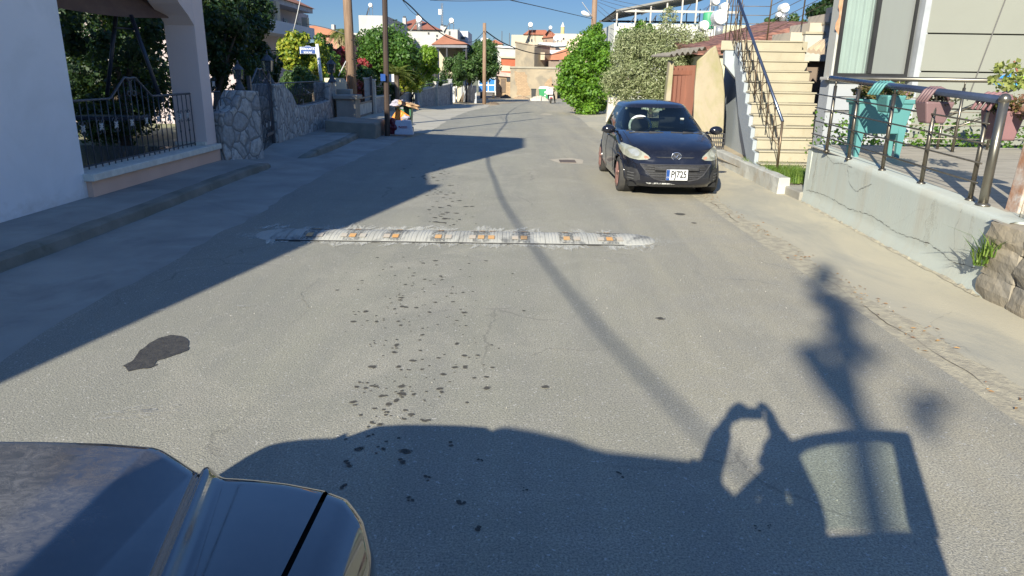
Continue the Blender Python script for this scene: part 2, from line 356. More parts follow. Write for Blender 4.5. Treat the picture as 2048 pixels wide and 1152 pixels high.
poly = [(247, 735), (270, 722), (280, 704), (300, 690), (318, 680), (340, 673), (362, 675), (376, 684), (380, 692), (376, 703), (360, 710), (335, 719), (312, 726), (310, 732), (316, 733), (300, 740), (275, 742), (258, 747), (252, 741)]
pp = []
for a, c in zip(poly, poly[1:] + poly[:1]):
    for t in (0, .33, .66): q = gnd(a[0] + (c[0] - a[0]) * t, a[1] + (c[1] - a[1]) * t); pp.append((q[0] + random.uniform(-.007, .007), q[1] + random.uniform(-.007, .007), .0136))
b = MB(); b.quad(*pp); tag(b.obj('wet_stain', PUD, road, fix=False), 'dark wet stain drying on the asphalt')
DUST = dustmat('chalk_dust', (.62, .605, .53), .40, .63); DUST2 = dustmat('chalk_dust_faint', (.52, .50, .45), .50, .72, 5, 22)
b = MB(); b2 = MB(); zz = .0165
for i in range(74):
    x0 = random.uniform(-3.05, 1.55); side = random.choice([-1, 1]); y0 = 7.93 if side < 0 else 8.60
    if x0 < -2.2 and random.random() < .5: continue
    L = random.uniform(.10, .36) if side < 0 else random.uniform(.12, .5); an = random.uniform(-.9, .9); wd = random.uniform(.05, .16); s_ = side
    dx, dy = math.sin(an) * L, math.cos(an) * L * s_; z1 = zz + i * 1.5e-5
    for q in range(7):
        a2 = an + random.uniform(-.45, .45); L2 = L * random.uniform(.35, 1.05); xs = x0 + random.uniform(-wd, wd); w2 = random.uniform(.012, .035); ex, ey = xs + math.sin(a2) * L2, y0 + math.cos(a2) * L2 * s_; z2 = z1 + q * 2e-6
        b.quad((xs - w2, y0 - s_ * .05, z2), (xs + w2, y0 - s_ * .05, z2), (xs * .4 + ex * .6 + w2, y0 * .4 + ey * .6, z2), (ex + random.uniform(-.01, .01), ey, z2), (xs * .5 + ex * .5 - w2 * .8, y0 * .5 + ey * .5, z2))
for q in range(9):
    y_ = 8.02 + q * .035; L = .25 + .35 * math.exp(-((q - 4) / 2.5) ** 2); b.quad((1.45, y_, zz + .002 + q * 1e-5), (1.45, y_ + .04, zz + .002 + q * 1e-5), (1.6 + L, y_ + .02 + (q - 4) * .03, zz + .002 + q * 1e-5)); b.quad((-2.95, y_, zz + .0022 + q * 1e-5), (-2.95, y_ + .04, zz + .0022 + q * 1e-5), (-2.95 - L, y_ + .02 + (q - 4) * .03, zz + .0022 + q * 1e-5))
for i in range(60):
    x0 = random.uniform(-2.6, 1.4); y0 = random.uniform(7.1, 7.9); L = random.uniform(.08, .35); an = random.uniform(-.5, .5); z1 = zz + .003 + i * 1e-5; wd = random.uniform(.015, .05)
    b2.quad((x0, y0, z1), (x0 + L * .5, y0 + wd + an * .1, z1), (x0 + L, y0 + an * .2, z1), (x0 + L * .5, y0 - wd * .4 + an * .1, z1))
for px, py, L in [(180, 850, .3), (475, 620, .15), (230, 940 - 90, .3), (300, 630, .12)]:
    q = gnd(px, py); b2.quad((q[0], q[1], zz + .004), (q[0] + L, q[1] + L * .5, zz + .004), (q[0] + L * .8, q[1] + L * .8, zz + .004), (q[0] - .05, q[1] + .1, zz + .004))
tag(b.obj('chalk_smear', DUST, road, fix=False), 'white powder fanned out beside the speed bump'); b2.obj('chalk_streak', DUST2, road, fix=False)
CRK = M('asphalt_crack', (.20, .185, .15), (.26, .24, .20), 30)
for pl in ([(1360, 500), (1400, 520), (1385, 545), (1430, 560), (1500, 562), (1560, 575)], [(1420, 492), (1470, 498), (1500, 520), (1580, 540), (1640, 560)], [(1640, 560), (1690, 610), (1760, 620)], [(1800, 780), (1880, 790), (1895, 810), (1840, 815), (1800, 795)], [(1560, 380), (1500, 420), (1530, 450), (1600, 470)], [(640, 560), (600, 590), (620, 620), (570, 660)], [(1050, 720), (1100, 700), (1180, 705), (1260, 690)], [(1900, 630), (1860, 650), (1890, 690), (1930, 700), (1990, 760)]):
    P_ = []
    for a, c in zip(pl, pl[1:]):
        for k in range(14): q = gnd(a[0] + (c[0] - a[0]) * k / 14, a[1] + (c[1] - a[1]) * k / 14); P_.append((q[0] + random.uniform(-.012, .012), q[1] + random.uniform(-.012, .012)))
    b = MB(); b.sheet([[(x, y - w_, .0142 + max(0, x - 3) * .022), (x + w_, y + w_, .0142 + max(0, x - 3) * .022)] for x, y in P_ for w_ in [random.uniform(.0006, .0028)]]); b.obj('hairline_crack', CRK, road, fix=False)
# concrete patch round a valve cover, second pale patch farther on
PATCH = M('patch_concrete', (.50, .44, .34), (.40, .35, .27), 8, .9, .4, 50)
for (pl, mat_, lab) in [([(1098, 320), (1140, 317), (1167, 321), (1165, 329), (1120, 328)], PATCH, 'pale concrete patch round a small cover'), ([(1078, 229), (1090, 227), (1106, 229), (1100, 231)], PATCH, 'pale far patch in the road')]:
    b = MB(); b.quad(*[(gnd(*p)[0], gnd(*p)[1], gnd(*p)[2] + .0145) for p in pl]); tag(b.obj('road_patch', mat_, road, fix=False), lab)
b = MB(); q = gnd(1135, 324); b.box((q[0], q[1], .018), (.36, .5, .008)); b.obj('valve_cover', M('rusty_iron', (.16, .12, .09), (.09, .07, .06), 20, .8), road)
# litter of dry leaves and twigs along the right edge
b = MB()
for i in range(420):
    y = random.uniform(2.6, 17); x = 3.12 + random.gauss(0, .07) + (.12 if random.random() < .4 else 0); cl_ = math.sin(y * 2.3) + math.sin(y * 5.1 + 1)
    if cl_ < -.2 and random.random() < .8: continue
    a = random.random() * 6.3; s_ = random.uniform(.010, .026); z = .018 + random.random() * .008; c_, d_ = math.cos(a) * s_, math.sin(a) * s_
    b.quad((x - c_, y - d_, z), (x - d_ * .35, y + c_ * .35, z + s_ * .3), (x + c_, y + d_, z), (x + d_ * .35, y - c_ * .35, z + s_ * .1))
tag(b.obj('dry_leaves', leafmat('dry_leaf', [(.30, .13, .05), (.42, .25, .10), (.22, .11, .05)], .1), fix=False), 'dry brown leaves and twigs along the right road edge', 'litter', kind='stuff')
b = MB()
for i in range(520):
    y = random.uniform(2.4, 22); x = random.uniform(-3.4, 4.2); s_ = random.uniform(.003, .008); b.add([(x, y, .012), (x + s_, y, .012), (x, y + s_, .012), (x, y, .014 + s_)], [(0, 1, 3), (1, 2, 3), (2, 0, 3)])
tag(b.obj('road_grit', M('pale_grit', (.55, .52, .46)), fix=False), 'pale grit and stone chips strewn on the road', 'grit', kind='stuff')

# ================================================================ speed bump
RUB = M('bump_rubber_dusty', (.48, .47, .415), (.40, .39, .345), 2.5, .9, .3, 60, stain=(.17, .17, .16), sscale=3.2, sth=(.54, .66), stretch=(1, .6, 1))
REF = M('orange_reflector', (.66, .33, .09), (.58, .37, .17), 9, .5); REFD = M('dusty_reflector', (.50, .41, .31), (.45, .42, .36), 6, .8)
BARE = dustmat('bare_rubber_scuffed', (.16, .16, .15), .44, .62, 22, 12)
bump = thing('speed_bump', 'low rubber speed bump with orange reflector squares under white dust', 'speed bump', (-.72, 8.25, .01))
def bh(v): return .055 * math.sin(math.pi * min(max(v, 0), 1)) ** .75 + .006
x0s = [-2.62 + .5 * i for i in range(8)]
W = .66; YC = 8.27
for i, x0 in enumerate(x0s):
    if i == 7: x1 = x0 + .44
    else: x1 = x0 + .496
    b = MB(); gr = []
    n = 50
    for a in range(n + 1):
        x = x0 + (x1 - x0) * a / n; rb = -.004 if (a % 4) in (1,) and 2 < a < n - 2 else 0
        gr.append([(x, YC - W / 2 + W * v / 16, bh(v / 16) + (rb if 1 < v < 15 else 0)) for v in range(17)])
    b.sheet(gr); b.add([r_ for r_ in gr[0]] + [(x0, YC, 0)], []); sg = b.obj('segment', RUB, bump, fix=False)
    b = MB(); b.sheet([[(x0 + .25 + (k / 6 - .5) * (.17 + .03 * math.sin(i * 2.1)), YC - W / 2 + W * v, bh(v) + .0035) for v in np.linspace(.06, .93, 12)] for k in range(7)]); b.obj('bare_rubber', BARE, sg, fix=False)
    for (dx, mt) in ((.25, REF), (.15, REFD), (.37, REFD)):
        if mt is REFD and ((i + (dx > .2)) % 3 == 0 and i != 4): continue
        if i == 4 and dx == .37: mt = REF
        xx = x0 + dx
        for v0, v1, dz in ((.17, .34, .008), (.68, .80, .008)):
            b = MB(); b.sheet([[(xx - .037, YC - W / 2 + W * v, bh(v) + dz) for v in np.linspace(v0, v1, 5)], [(xx + .037, YC - W / 2 + W * v, bh(v) + dz) for v in np.linspace(v0, v1, 5)]])
            b.obj('reflector', mt, sg, fix=False)
for s_, xe, L in ((-1, -2.625, .44), (1, 1.32, .38)):
    b = MB(); gr = []
    for a in range(17):
        t = a / 16; k = math.sqrt(max(0, 1 - t * t)); rb = -.003 if a % 2 else 0
        gr.append([(xe + s_ * L * t, YC + (v / 16 - .5) * W * k, .008 + (bh(v / 16) - .006) * max(k, .0) + rb * (1 < v < 15)) for v in range(17)])
    b.sheet(gr); b.obj('end_cap', RUB, bump, fix=False)
b = MB(); b.box((-.72, YC - W / 2 - .006, .016), (4.0, .016, .022)); b.obj('rubber_lip', M('black_rubber', (.025, .025, .025), (.05, .05, .048), 8, .8), bump)
# ================================================================ left side
WHITE = M('white_render', (.86, .86, .86), (.82, .83, .83), 1.0, .85, .12, 45, stain=(.74, .75, .74), sscale=.7, sth=(.48, .7))
PEACH = M('peach_render', (.80, .53, .39), (.74, .48, .35), 1.4, .88, .15, 50, stain=(.58, .41, .31), sscale=2.5, sth=(.6, .8))
PEACH2 = M('pale_peach_render', (.80, .66, .59), (.76, .62, .55), 1.0, .88, .1, 50)
SILL = M('marble_sill', (.78, .75, .64), (.62, .60, .52), 7, .6, .1, 60, stain=(.55, .51, .40), sscale=5)
IRON = M('wrought_iron', (.07, .072, .08), (.10, .10, .105), 12, .5, .2, 60, metal=.3)
IRONG = M('iron_flower', (.55, .55, .52), (.42, .42, .40), 12, .5)
STONE = stonemat('garden_stone', (.68, .65, .58), (.36, .35, .335), (.24, .235, .22), 4.6, 1.0, .06, (1, 1, .75))
STONEF = stonemat('garden_stone_fine', (.52, .52, .52), (.28, .285, .30), (.22, .22, .22), 4.4, .9, .06, (1, 1, .6))
CEM = M('cement_render', (.36, .34, .29), (.27, .255, .215), 1.8, .92, .4, 35, stain=(.16, .15, .12), sscale=1.6)
CEMD = M('cement_block', (.27, .25, .20), (.20, .19, .155), 2.4, .93, .4, 30, stain=(.34, .30, .22), sscale=1.8)
LX = -5.83
# white house: ground block, street gable and the taller stair tower whose shadow crosses the road
h = thing('house', 'tall white rendered house wall at the left edge of the photo', 'house', (LX, 2, 0))
b = MB(); b.prism([(LX, -16, -.1), (LX, 9.65, -.1), (LX, 9.65, 5.0), (LX, 5.0, 5.25), (LX, .5, 5.87), (LX, .1, 6.12), (LX, -.2, 6.12), (LX, -1.76, 4.64), (LX, -3.2, 3.56), (LX, -5.0, 3.2), (LX, -16, 3.2)], (-12, 0, 0)); b.obj('wall', WHITE, h)
b = MB(); b.prism([(LX - .01, 2.5, 5.0), (LX - .01, 5.62, 5.0), (-8.7, 6.75, 5.0), (-12, 8.0, 5.0), (-14, 2.5, 5.0)], (0, 0, 3.2)); b.obj('stair_tower', WHITE, h)
b = MB(); b.bb(LX - 2, LX + .005, 9.55, 9.655, -.05, .5); b.obj('wall_return', WHITE, h)
WF2 = WHITE.node_tree; bW = WF2.nodes['Principled BSDF']; s0 = bW.inputs['Base Color'].links[0].from_socket; coW = coords(WF2); szW = N(WF2, 'ShaderNodeSeparateXYZ'); WF2.links.new(coW, szW.inputs[0])
nW = N(WF2, 'ShaderNodeMath', operation='MULTIPLY_ADD'); WF2.links.new(noise(WF2, coords(WF2, (1, 1.2, 2)), 3.2, 8, .7, .5), nW.inputs[0]); nW.inputs[1].default_value = -.75; WF2.links.new(szW.outputs[2], nW.inputs[2])
mW = N(WF2, 'ShaderNodeMapRange'); WF2.links.new(nW.outputs[0], mW.inputs[0]); mW.inputs[1].default_value = -.32; mW.inputs[2].default_value = -.05; mW.inputs[3].default_value = .55; mW.inputs[4].default_value = 0
WF2.links.new(mixc(WF2, mW.outputs[0], s0, (.50, .48, .42)), bW.inputs['Base Color'])
# porch
PX = -5.75
pc = thing('porch', 'peach rendered porch with pale sill and thick square pillar beside the white wall', 'porch', (PX, 11.8, 0))
b = MB(); b.bb(PX, PX - .30, 9.656, 14.05, -.05, .395); b.obj('parapet', PEACH, pc)
b = MB(); b.bb(PX + .07, PX - .42, 9.60, 13.98, .398, .50); b.obj('sill', SILL, pc, bevel=.012)
b = MB()
pr = [(PX - .04, 13.55), (PX - .62, 13.55)]
ring = [(PX - .045, 13.6), (PX - .045, 14.04), (PX - .60, 14.04), (PX - .60, 13.6)]
b.prism([(x, y, .5) for x, y in ring], (0, 0, 3.6)); b.obj('pillar', PEACH2, pc, bevel=.01)
b = MB(); b.prism([(PX - .05, 13.605, 2.62), (PX - .05, 13.605, 3.6), (PX - .05, 12.6, 3.6), (PX - .05, 12.75, 3.25), (PX - .05, 13.1, 2.95), (PX - .05, 13.4, 2.78)], (-.52, 0, 0)); b.obj('arch', PEACH2, pc)
b = MB(); b.bb(PX, PX - 5, 9.7, 14.2, 3.6, 3.8); b.obj('roof', M('porch_soffit', (.35, .27, .22)), pc)
b = MB(); b.bb(PX - .05, PX - .62, 13.52, 14.046, .502, .56); b.obj('plinth', SILL, pc)
b = MB(); b.bb(PX - .31, PX - 5, 9.66, 14.2, .2, .40); b.obj('tiled_floor', M('porch_tile', (.22, .20, .19), (.16, .15, .145), 3, .12, spec=.8), pc)
b = MB(); b.bb(PX - 4.9, PX - 5.05, 9.66, 14.2, .4, 1.0); b.obj('rear_parapet', PEACH, pc)
b = MB(); b.bb(PX - 4.5, PX - 4.8, 13.8, 14.15, .4, 3.6); b.obj('rear_pillar', PEACH, pc)
# generic wrought iron panel ------------------------------------------------
def spiral(c, r0, r1, t0, t1, n, ax):
    out = []
    for i in range(n + 1):
        q = i / n; t = t0 + (t1 - t0) * q; r = r0 + (r1 - r0) * q; out.append((c[0] + ax[0] * r * math.cos(t), c[1] + ax[1] * r * math.cos(t), c[2] + r * math.sin(t)))
    return out
def flower(b, c, ax, s):
    for k in range(8):
        t = 2 * math.pi * k / 8; rr = s * (1 if k % 2 else .7); p = (c[0] + ax[0] * rr * math.cos(t), c[1] + ax[1] * rr * math.cos(t), c[2] + rr * math.sin(t))
        b.tube([c, ((c[0] + p[0]) / 2, (c[1] + p[1]) / 2, (c[2] + p[2]) / 2), p], [.006, .014, .003], 5)
def iron_fence(name, label, p0, p1, zb, zt, hump=None, nb=24, flowers=(), group=None, cat='railing', rail_r=.02):
    t = thing(name, label, cat, (p0[0], p0[1], zb), group)
    L = math.hypot(p1[0] - p0[0], p1[1] - p0[1]); ax = ((p1[0] - p0[0]) / L, (p1[1] - p0[1]) / L)
    P = lambda s_, z_: (p0[0] + ax[0] * s_, p0[1] + ax[1] * s_, z_)
    def top(s_):
        if not hump: return zt
        c_, wd, hh = hump; d = abs(s_ - c_) / wd
        return zt + (0 if d > 1 else hh * (1 - max(0, (d - .25) / .75)) if d > .25 else hh - .02 * (1 - d / .25))
    b = MB(); b.tube([P(s_, top(s_)) for s_ in np.linspace(0, L, 60)], rail_r, 6); b.tube([P(0, zb + .03), P(L, zb + .03)], .012, 5); b.obj('top_rail', IRON, t, smooth=True)
    for i in range(nb + 1):
        s_ = L * i / nb; b = MB(); b.tube([P(s_, zb - .02), P(s_, top(s_))], .009, 5)
        if i % 2: b.sphere(P(s_, zb + .28), (.016, .016, .03), 6, 5)
        b.obj('bar', IRON, t, smooth=True)
    if hump:
        b = MB(); c_ = hump[0]
        for sg in (-1, 1):
            b.tube([P(c_ + sg * .12, zt + hump[2])] + [P(c_ + sg * .02, zt + hump[2] - .06), P(c_ + sg * .02, zt + .1)] + spiral(P(c_ + sg * .075, zt + .07), .06, .02, math.pi if sg > 0 else 0, (math.pi + 5.5) if sg > 0 else -5.5, 12, ax), .010, 5)
        b.obj('scroll', IRON, t, smooth=True)
    for s_ in flowers:
        b = MB(); zc = zb + .54; flower(b, P(s_, zc), ax, .075); b.obj('flower', IRONG, t)
        b = MB()
        for sg in (-1, 1): b.tube(spiral(P(s_ + sg * .05, zc + .06), .05, .015, 0 if sg > 0 else math.pi, 4.6 if sg > 0 else math.pi - 4.6, 10, ax), .006, 4); b.tube(spiral(P(s_ + sg * .05, zc - .07), .04, .015, 0 if sg > 0 else math.pi, -4.6 if sg > 0 else math.pi + 4.6, 8, ax), .005, 4)
        b.obj('flower_scroll', IRON, t)
    return t
iron_fence('balustrade', 'dark wrought iron railing with flowers and humped scroll top above the porch sill', (-6.0, 9.72), (-5.98, 13.5), .52, 1.44, (1.75, .62, .30), 22, [.35, .8, 1.2, 1.65, 2.1, 2.5, 2.9, 3.3, 3.6])
iron_fence('balustrade', 'inner dark railing at the back of the porch seen through the front one', (-10.4, 9.8), (-10.4, 13.7), 1.0, 1.5, None, 16)
# garden swing inside the porch
sw = thing('garden_swing', 'garden swing with sagging brown canopy on dark steel legs inside the porch', 'garden swing', (-8.3, 12.2, .4))
STEEL = M('dark_steel_tube', (.04, .05, .07), (.05, .06, .08), 5, .35, metal=.4)
CANV = M('brown_canvas', (.20, .13, .095), (.16, .10, .08), 4, .9)
def swp(px, py, y): return at(px, py, y)
b = MB(); c0, c1, c2, c3 = at(105, 14, 11.2), at(338, 36, 13.4), at(300, -8, 13.5), at(90, -70, 11.3)
gr = [[tuple(np.array(c0) * (1 - u) * (1 - v) + np.array(c1) * u * (1 - v) + np.array(c3) * (1 - u) * v + np.array(c2) * u * v + np.array([0, 0, -.05 * math.sin(math.pi * u) * (1 - v)])) for u in np.linspace(0, 1, 9)] for v in np.linspace(0, 1, 5)]
b.sheet(gr); b.sheet([[(x[0] - .02, x[1] + .02, x[2] + .015) for x in r_] for r_ in gr]); b.obj('canopy', CANV, sw, fix=False)
b = MB(); b.tube([at(262, 30, 12.6), at(322, 200, 12.6)], .035, 8); b.obj('leg', STEEL, sw, smooth=True)
b = MB(); b.tube([at(232, 30, 13.0), at(214, 190, 13.0)], .035, 8); b.obj('leg', STEEL, sw, smooth=True)
b = MB(); b.tube([at(228, 55, 13.0), at(272, 58, 12.6)], .02, 6); b.obj('crossbar', STEEL, sw, smooth=True)
b = MB(); q = at(225, 235, 12.8); b.box(q, (1.1, .5, .07)); b.obj('seat', STEEL, sw, bevel=.02)
# stone walls, gate and lantern piers -------------------------------------
sw1 = thing('stone_wall', 'short stone garden wall with a raised shoulder between the porch pillar and the iron gate', 'stone wall', (-5.5, 14.3, 0))
b = MB(); F = [(-5.70, 14.06), (-5.25, 15.05)]
def wallprism(b, prof, p0, p1, th):
    """prof: list of (s 0..1, z) outline in the wall plane; extruded to the left (away from the road)"""
    L = math.hypot(p1[0] - p0[0], p1[1] - p0[1]); nx, ny = -(p1[1] - p0[1]) / L, (p1[0] - p0[0]) / L
    b.prism([(p0[0] + (p1[0] - p0[0]) * s_, p0[1] + (p1[1] - p0[1]) * s_, z_) for s_, z_ in prof], (nx * th, ny * th, 0))
wallprism(b, [(0, -.1), (1, -.1), (1, 1.46), (.55, 1.48), (.42, 1.30), (.30, 1.12), (0, 1.06)], (-5.66, 14.07), (-5.22, 15.0), .5); b.obj('masonry', STONE, sw1, bevel=.03)
iron_fence('garden_fence', 'short dark iron fence on the stone wall behind the porch pillar', (-5.95, 14.1), (-5.85, 14.55), 1.06, 1.45, None, 5, [.12, .3])
sw2 = thing('stone_wall', 'curving grey stone garden wall with gate pier left of the cement pillar', 'stone wall', (-5.8, 20, 0))
b = MB(); wallprism(b, [(0, -.1), (1, -.1), (1, 1.55), (.0, 1.55)], (-5.72, 17.5), (-5.72, 18.35), .55); b.obj('pier', STONE, sw2, bevel=.03)
b = MB(); wallprism(b, [(0, -.1), (1, -.1), (1, .97), (.75, .93), (.3, .93), (.2, 1.0), (.12, 1.3), (0, 1.5)], (-5.73, 18.36), (-5.86, 23.3), .4); b.obj('masonry', STONE, sw2, bevel=.02)
b = MB(); wallprism(b, [(0, -.1), (1, -.1), (1, 1.5), (0, 1.5)], (-5.88, 23.32), (-5.92, 24.3), .5); b.obj('end_pier', STONE, sw2, bevel=.03)
iron_fence('garden_fence', 'dark iron fence on the curving stone wall below the street sign', (-5.95, 18.7), (-6.05, 23.3), .93, 1.55, None, 30)
gt = iron_fence('garden_gate', 'tall dark wrought iron gate with arched scroll top between two stone piers', (-5.45, 15.15), (-5.80, 17.45), (.12), 1.62, (1.15, 1.0, .28), 14, [.3, .7, 1.5, 1.95], cat='gate')
b = MB(); b.box((-5.52, 15.6, .55), (.03, .9, .06), rz=.15); b.box((-5.70, 16.9, .45), (.03, .9, .06), rz=.15); b.obj('lock_rail', IRON, gt)
b = MB(); b.box((-5.45, 15.12, .9), (.07, .07, 1.7)); b.obj('gate_post', IRON, gt); b = MB(); b.box((-5.82, 17.46, .9), (.07, .07, 1.7)); b.obj('gate_post', IRON, gt)
LANT = glass('lantern_glass', (.10, .11, .11), .7)
def lantern(label, loc, s_=1.0):
    t = thing('pier_lantern', label, 'lantern', (0, 0, 0), 'lanterns on the garden wall piers')
    b = MB(); b.lathe([(.16 * s_, 0), (.13 * s_, .05), (.06 * s_, .16), (.035 * s_, .26), (.045 * s_, .30)], (0, 0, 0), 10); b.obj('base', IRON, t, smooth=True)
    b = MB(); z = .30 * s_
    b.add([(x * .085 * s_, y * .085 * s_, z) for x, y in ((-1, -1), (1, -1), (1, 1), (-1, 1))] + [(x * .11 * s_, y * .11 * s_, z + .26 * s_) for x, y in ((-1, -1), (1, -1), (1, 1), (-1, 1))], [(0, 1, 5, 4), (1, 2, 6, 5), (2, 3, 7, 6), (3, 0, 4, 7)]); b.obj('panes', LANT, t)
    b = MB()
    for x, y in ((-1, -1), (1, -1), (1, 1), (-1, 1)): b.tube([(x * .085 * s_, y * .085 * s_, z), (x * .11 * s_, y * .11 * s_, z + .26 * s_)], .012, 5)
    b.lathe([(.17 * s_, z + .26 * s_), (.15 * s_, z + .29 * s_), (.06 * s_, z + .38 * s_), (.02, z + .41 * s_), (.025, z + .45 * s_), (.005, z + .52 * s_)], (0, 0, 0), 8); b.obj('cap', IRON, t, smooth=False)
    t.location = loc; return t
lantern('dark lantern on the stone shoulder nearest the porch pillar', (-5.55, 14.85, 1.47), .72)
lantern('dark lantern on the gate pier in deep shade', (-5.98, 17.95, 1.55), .95)
q = at(663, 140, 23.8); lantern('sunlit grey lantern beside the white sign post', (q[0], 23.8, 1.5), 1.0)
# low cream wall behind, cement pillar, step block
cw = thing('garden_wall', 'low cream garden wall behind the sunlit lantern', 'garden wall', (-6.3, 25, 0)); b = MB(); CREAM = M('cream_render', (.60, .54, .40), (.52, .47, .36), 2, .9, .2, 40)
q0, q1 = at(648, 150, 25.5), at(690, 150, 25.5); b.prism([(q0[0], 25.5, -.2), (q1[0], 25.5, -.2), (q1[0], 25.5, 1.5), (q1[0] - .1, 25.5, 1.62), (q0[0], 25.5, 1.62)], (0, .25, 0)); b.obj('masonry', CREAM, cw)
cp_ = thing('cement_pillar', 'squat cement service pillar with flat cap at the end of the stone wall', 'pillar', (-5.55, 24, 0))
q0, q1 = at(672, 230, 23.7), at(712, 230, 23.7)
b = MB(); b.bb(q0[0] + .02, q1[0], 23.7, 24.4, -.2, .98); b.obj('shaft', CEM, cp_, bevel=.02)
b = MB(); b.bb(q0[0] - .06, q1[0] + .07, 23.62, 24.5, .983, 1.12); b.obj('cap', CEM, cp_, bevel=.03)
b = MB(); b.bb(q0[0] - .15, q1[0] - .32, 24.51, 24.9, -.2, 1.28); b.obj('back_slab', CEM, cp_, bevel=.02)
b = MB(); b.prism([(-5.45, 20.9, -.05), (-4.02, 20.9, -.05), (-4.0, 20.9, .40), (-4.05, 20.9, .44), (-4.7, 20.9, .45), (-5.45, 20.9, .50)], (-.1, 2.1, 0))
tag(b.obj('cement_block', CEMD, bevel=.03, seg=2), 'low stained cement block on the pavement in front of the service pillar', 'cement block')
# poles
WOOD = M('weathered_pole_wood', (.30, .20, .135), (.20, .13, .085), 5, .9, .6, 30, stretch=(6, 6, .35), stain=(.34, .25, .18), sscale=6)
POLEBLK = M('dark_painted_pole', (.045, .03, .024), (.065, .042, .03), 3, .5, .1, 40, stretch=(5, 5, .5))
GAL = M('galvanised_steel', (.45, .46, .47), (.36, .37, .38), 8, .4, metal=.7)
t = thing('utility_pole', 'thick weathered wooden utility pole behind the cement pillar', 'utility pole', (-5.6, 26, 0))
tb = at(706, 212, 26.0); tt = at(694, -10, 26.0); b = MB(); dirv = (Vector(tt) - Vector(tb)).normalized()
b.tube([Vector(tb) - dirv * .6, Vector(tb) + dirv * 8], [.17, .13], 14); b.obj('shaft', WOOD, t, smooth=True)
b = MB()
for k, (a, c) in enumerate([((704, 118), (715, 122)), ((704, 80), (700, 78)), ((706, 150), (712, 152))]): p = at(*a, 25.85); b.tube([(p[0] - .17, 25.9, p[2] + .02), (p[0] + .17, 25.82, p[2] - .02)], .012, 5)
b.obj('band', M('dark_wire', (.02, .02, .022)), t)
t = thing('utility_pole', 'slim dark metal pole rising beside the rubbish pile', 'utility pole', (-3.87, 22.2, 0))
tb = at(775, 271, 22.2); tt = at(769.5, 0, 22.2); dirv = (Vector(tt) - Vector(tb)).normalized(); b = MB()
b.tube([Vector(tb) - dirv * .3, Vector(tb) + dirv * 6.6], [.085, .075], 8); b.obj('shaft', POLEBLK, t, smooth=False)
BLUE = M('sign_blue', (.016, .07, .26), (.015, .06, .23), 3, .35); SWHITE = M('sign_white', (.78, .79, .80), (.74, .75, .77), 3, .4)
q = at(766, 155, 22.05); b = MB(); b.box((q[0], q[1], q[2]), (.16, .012, .2), rz=-.3); b.obj('blue_plate', BLUE, t)
q = at(783, 156, 22.35); b = MB(); b.box((q[0], q[1], q[2]), (.15, .012, .22), rz=.15); b.obj('white_plate', SWHITE, t)
# street sign
t = thing('street_sign', 'blue street name plate on a slightly bent white post in front of the bright shrub', 'street sign', (-5.52, 23.5, 0))
SY = 24.6; q0, q1 = at(642, 156, SY), at(634, 88, SY)
b = MB(); b.tube([(q0[0], SY, q0[2] - .8), q0, q1], [.055, .055, .05], 10); b.obj('post', SWHITE, t, smooth=True)
a0, a1 = at(600, 94, SY), at(633, 108, SY); cx = (a0[0] + a1[0]) / 2; cz = (a0[2] + a1[2]) / 2; hw = (a1[0] - a0[0]) / 2; hh = (a0[2] - a1[2]) / 2
def plate(k, dz=0): return [(cx - hw * k, cz - hh * k), (cx + hw * k, cz - hh * k), (cx + hw * k, cz + hh * k), (cx + hw * .45, cz + hh * k), (cx + hw * .25, cz + hh * (k + .35)), (cx - hw * .25, cz + hh * (k + .35)), (cx - hw * .45, cz + hh * k), (cx - hw * k, cz + hh * k)]
for k, mt, y, nm in ((1.06, BLUE, SY - .02, 'plate'), (.98, SWHITE, SY - .035, 'border'), (.90, BLUE, SY - .045, 'panel')):
    b = MB(); b.prism([(x, y, z) for x, z in plate(k)], (0, .012, 0)); o = b.obj(nm, mt, t)
text('lettering', 'SARDUNYA', (cx, SY - .052, cz + .045), (R(90), 0, 0), .086, SWHITE, t, bold=.0014); text('lettering', 'SOKAK', (cx, SY - .052, cz - .065), (R(90), 0, 0), .086, SWHITE, t, bold=.0014)
# rubbish pile at the black pole -------------------------------------------
PLG = M('green_plastic', (.07, .20, .10), (.05, .16, .08), 6, .5); PLO = M('orange_plastic', (.85, .33, .03), (.75, .26, .02), 5, .4)
PAP = M('card_tan', (.55, .36, .20), (.48, .31, .17), 5, .85); FILM = M('pale_film', (.46, .43, .48), (.36, .34, .40), 9, .3); MAR = M('maroon_bag', (.16, .02, .035), (.10, .015, .025), 9, .3); BAGW = M('white_bag', (.62, .63, .67), (.54, .55, .60), 10, .5, .3, 25)
def frust(b, c, w0, d0, w1, d1, h_): b.add([(c[0] + x * w0 / 2, c[1] + y * d0 / 2, c[2]) for x, y in ((-1, -1), (1, -1), (1, 1), (-1, 1))] + [(c[0] + x * w1 / 2, c[1] + y * d1 / 2, c[2] + h_) for x, y in ((-1, -1), (1, -1), (1, 1), (-1, 1))], [(0, 3, 2, 1), (4, 5, 6, 7), (0, 1, 5, 4), (1, 2, 6, 5), (2, 3, 7, 6), (3, 0, 4, 7)])
q = gnd(812, 255); yb = 23.6; bx = at(811, 240, yb)[0]
t = thing('wheelie_bin', 'overfull green bin behind the rubbish at the dark pole', 'bin', (bx, yb, gz(yb)))
b = MB(); frust(b, (bx, yb, gz(yb) + .05), .36, .42, .46, .54, .80); b.obj('body', PLG, t, bevel=.02)
b = MB(); b.bb(bx - .26, bx + .26, yb - .30, yb + .30, .78, .84)
for k in (-.12, 0, .12): b.bb(bx + k - .015, bx + k + .015, yb - .305, yb - .27, .70, .80)
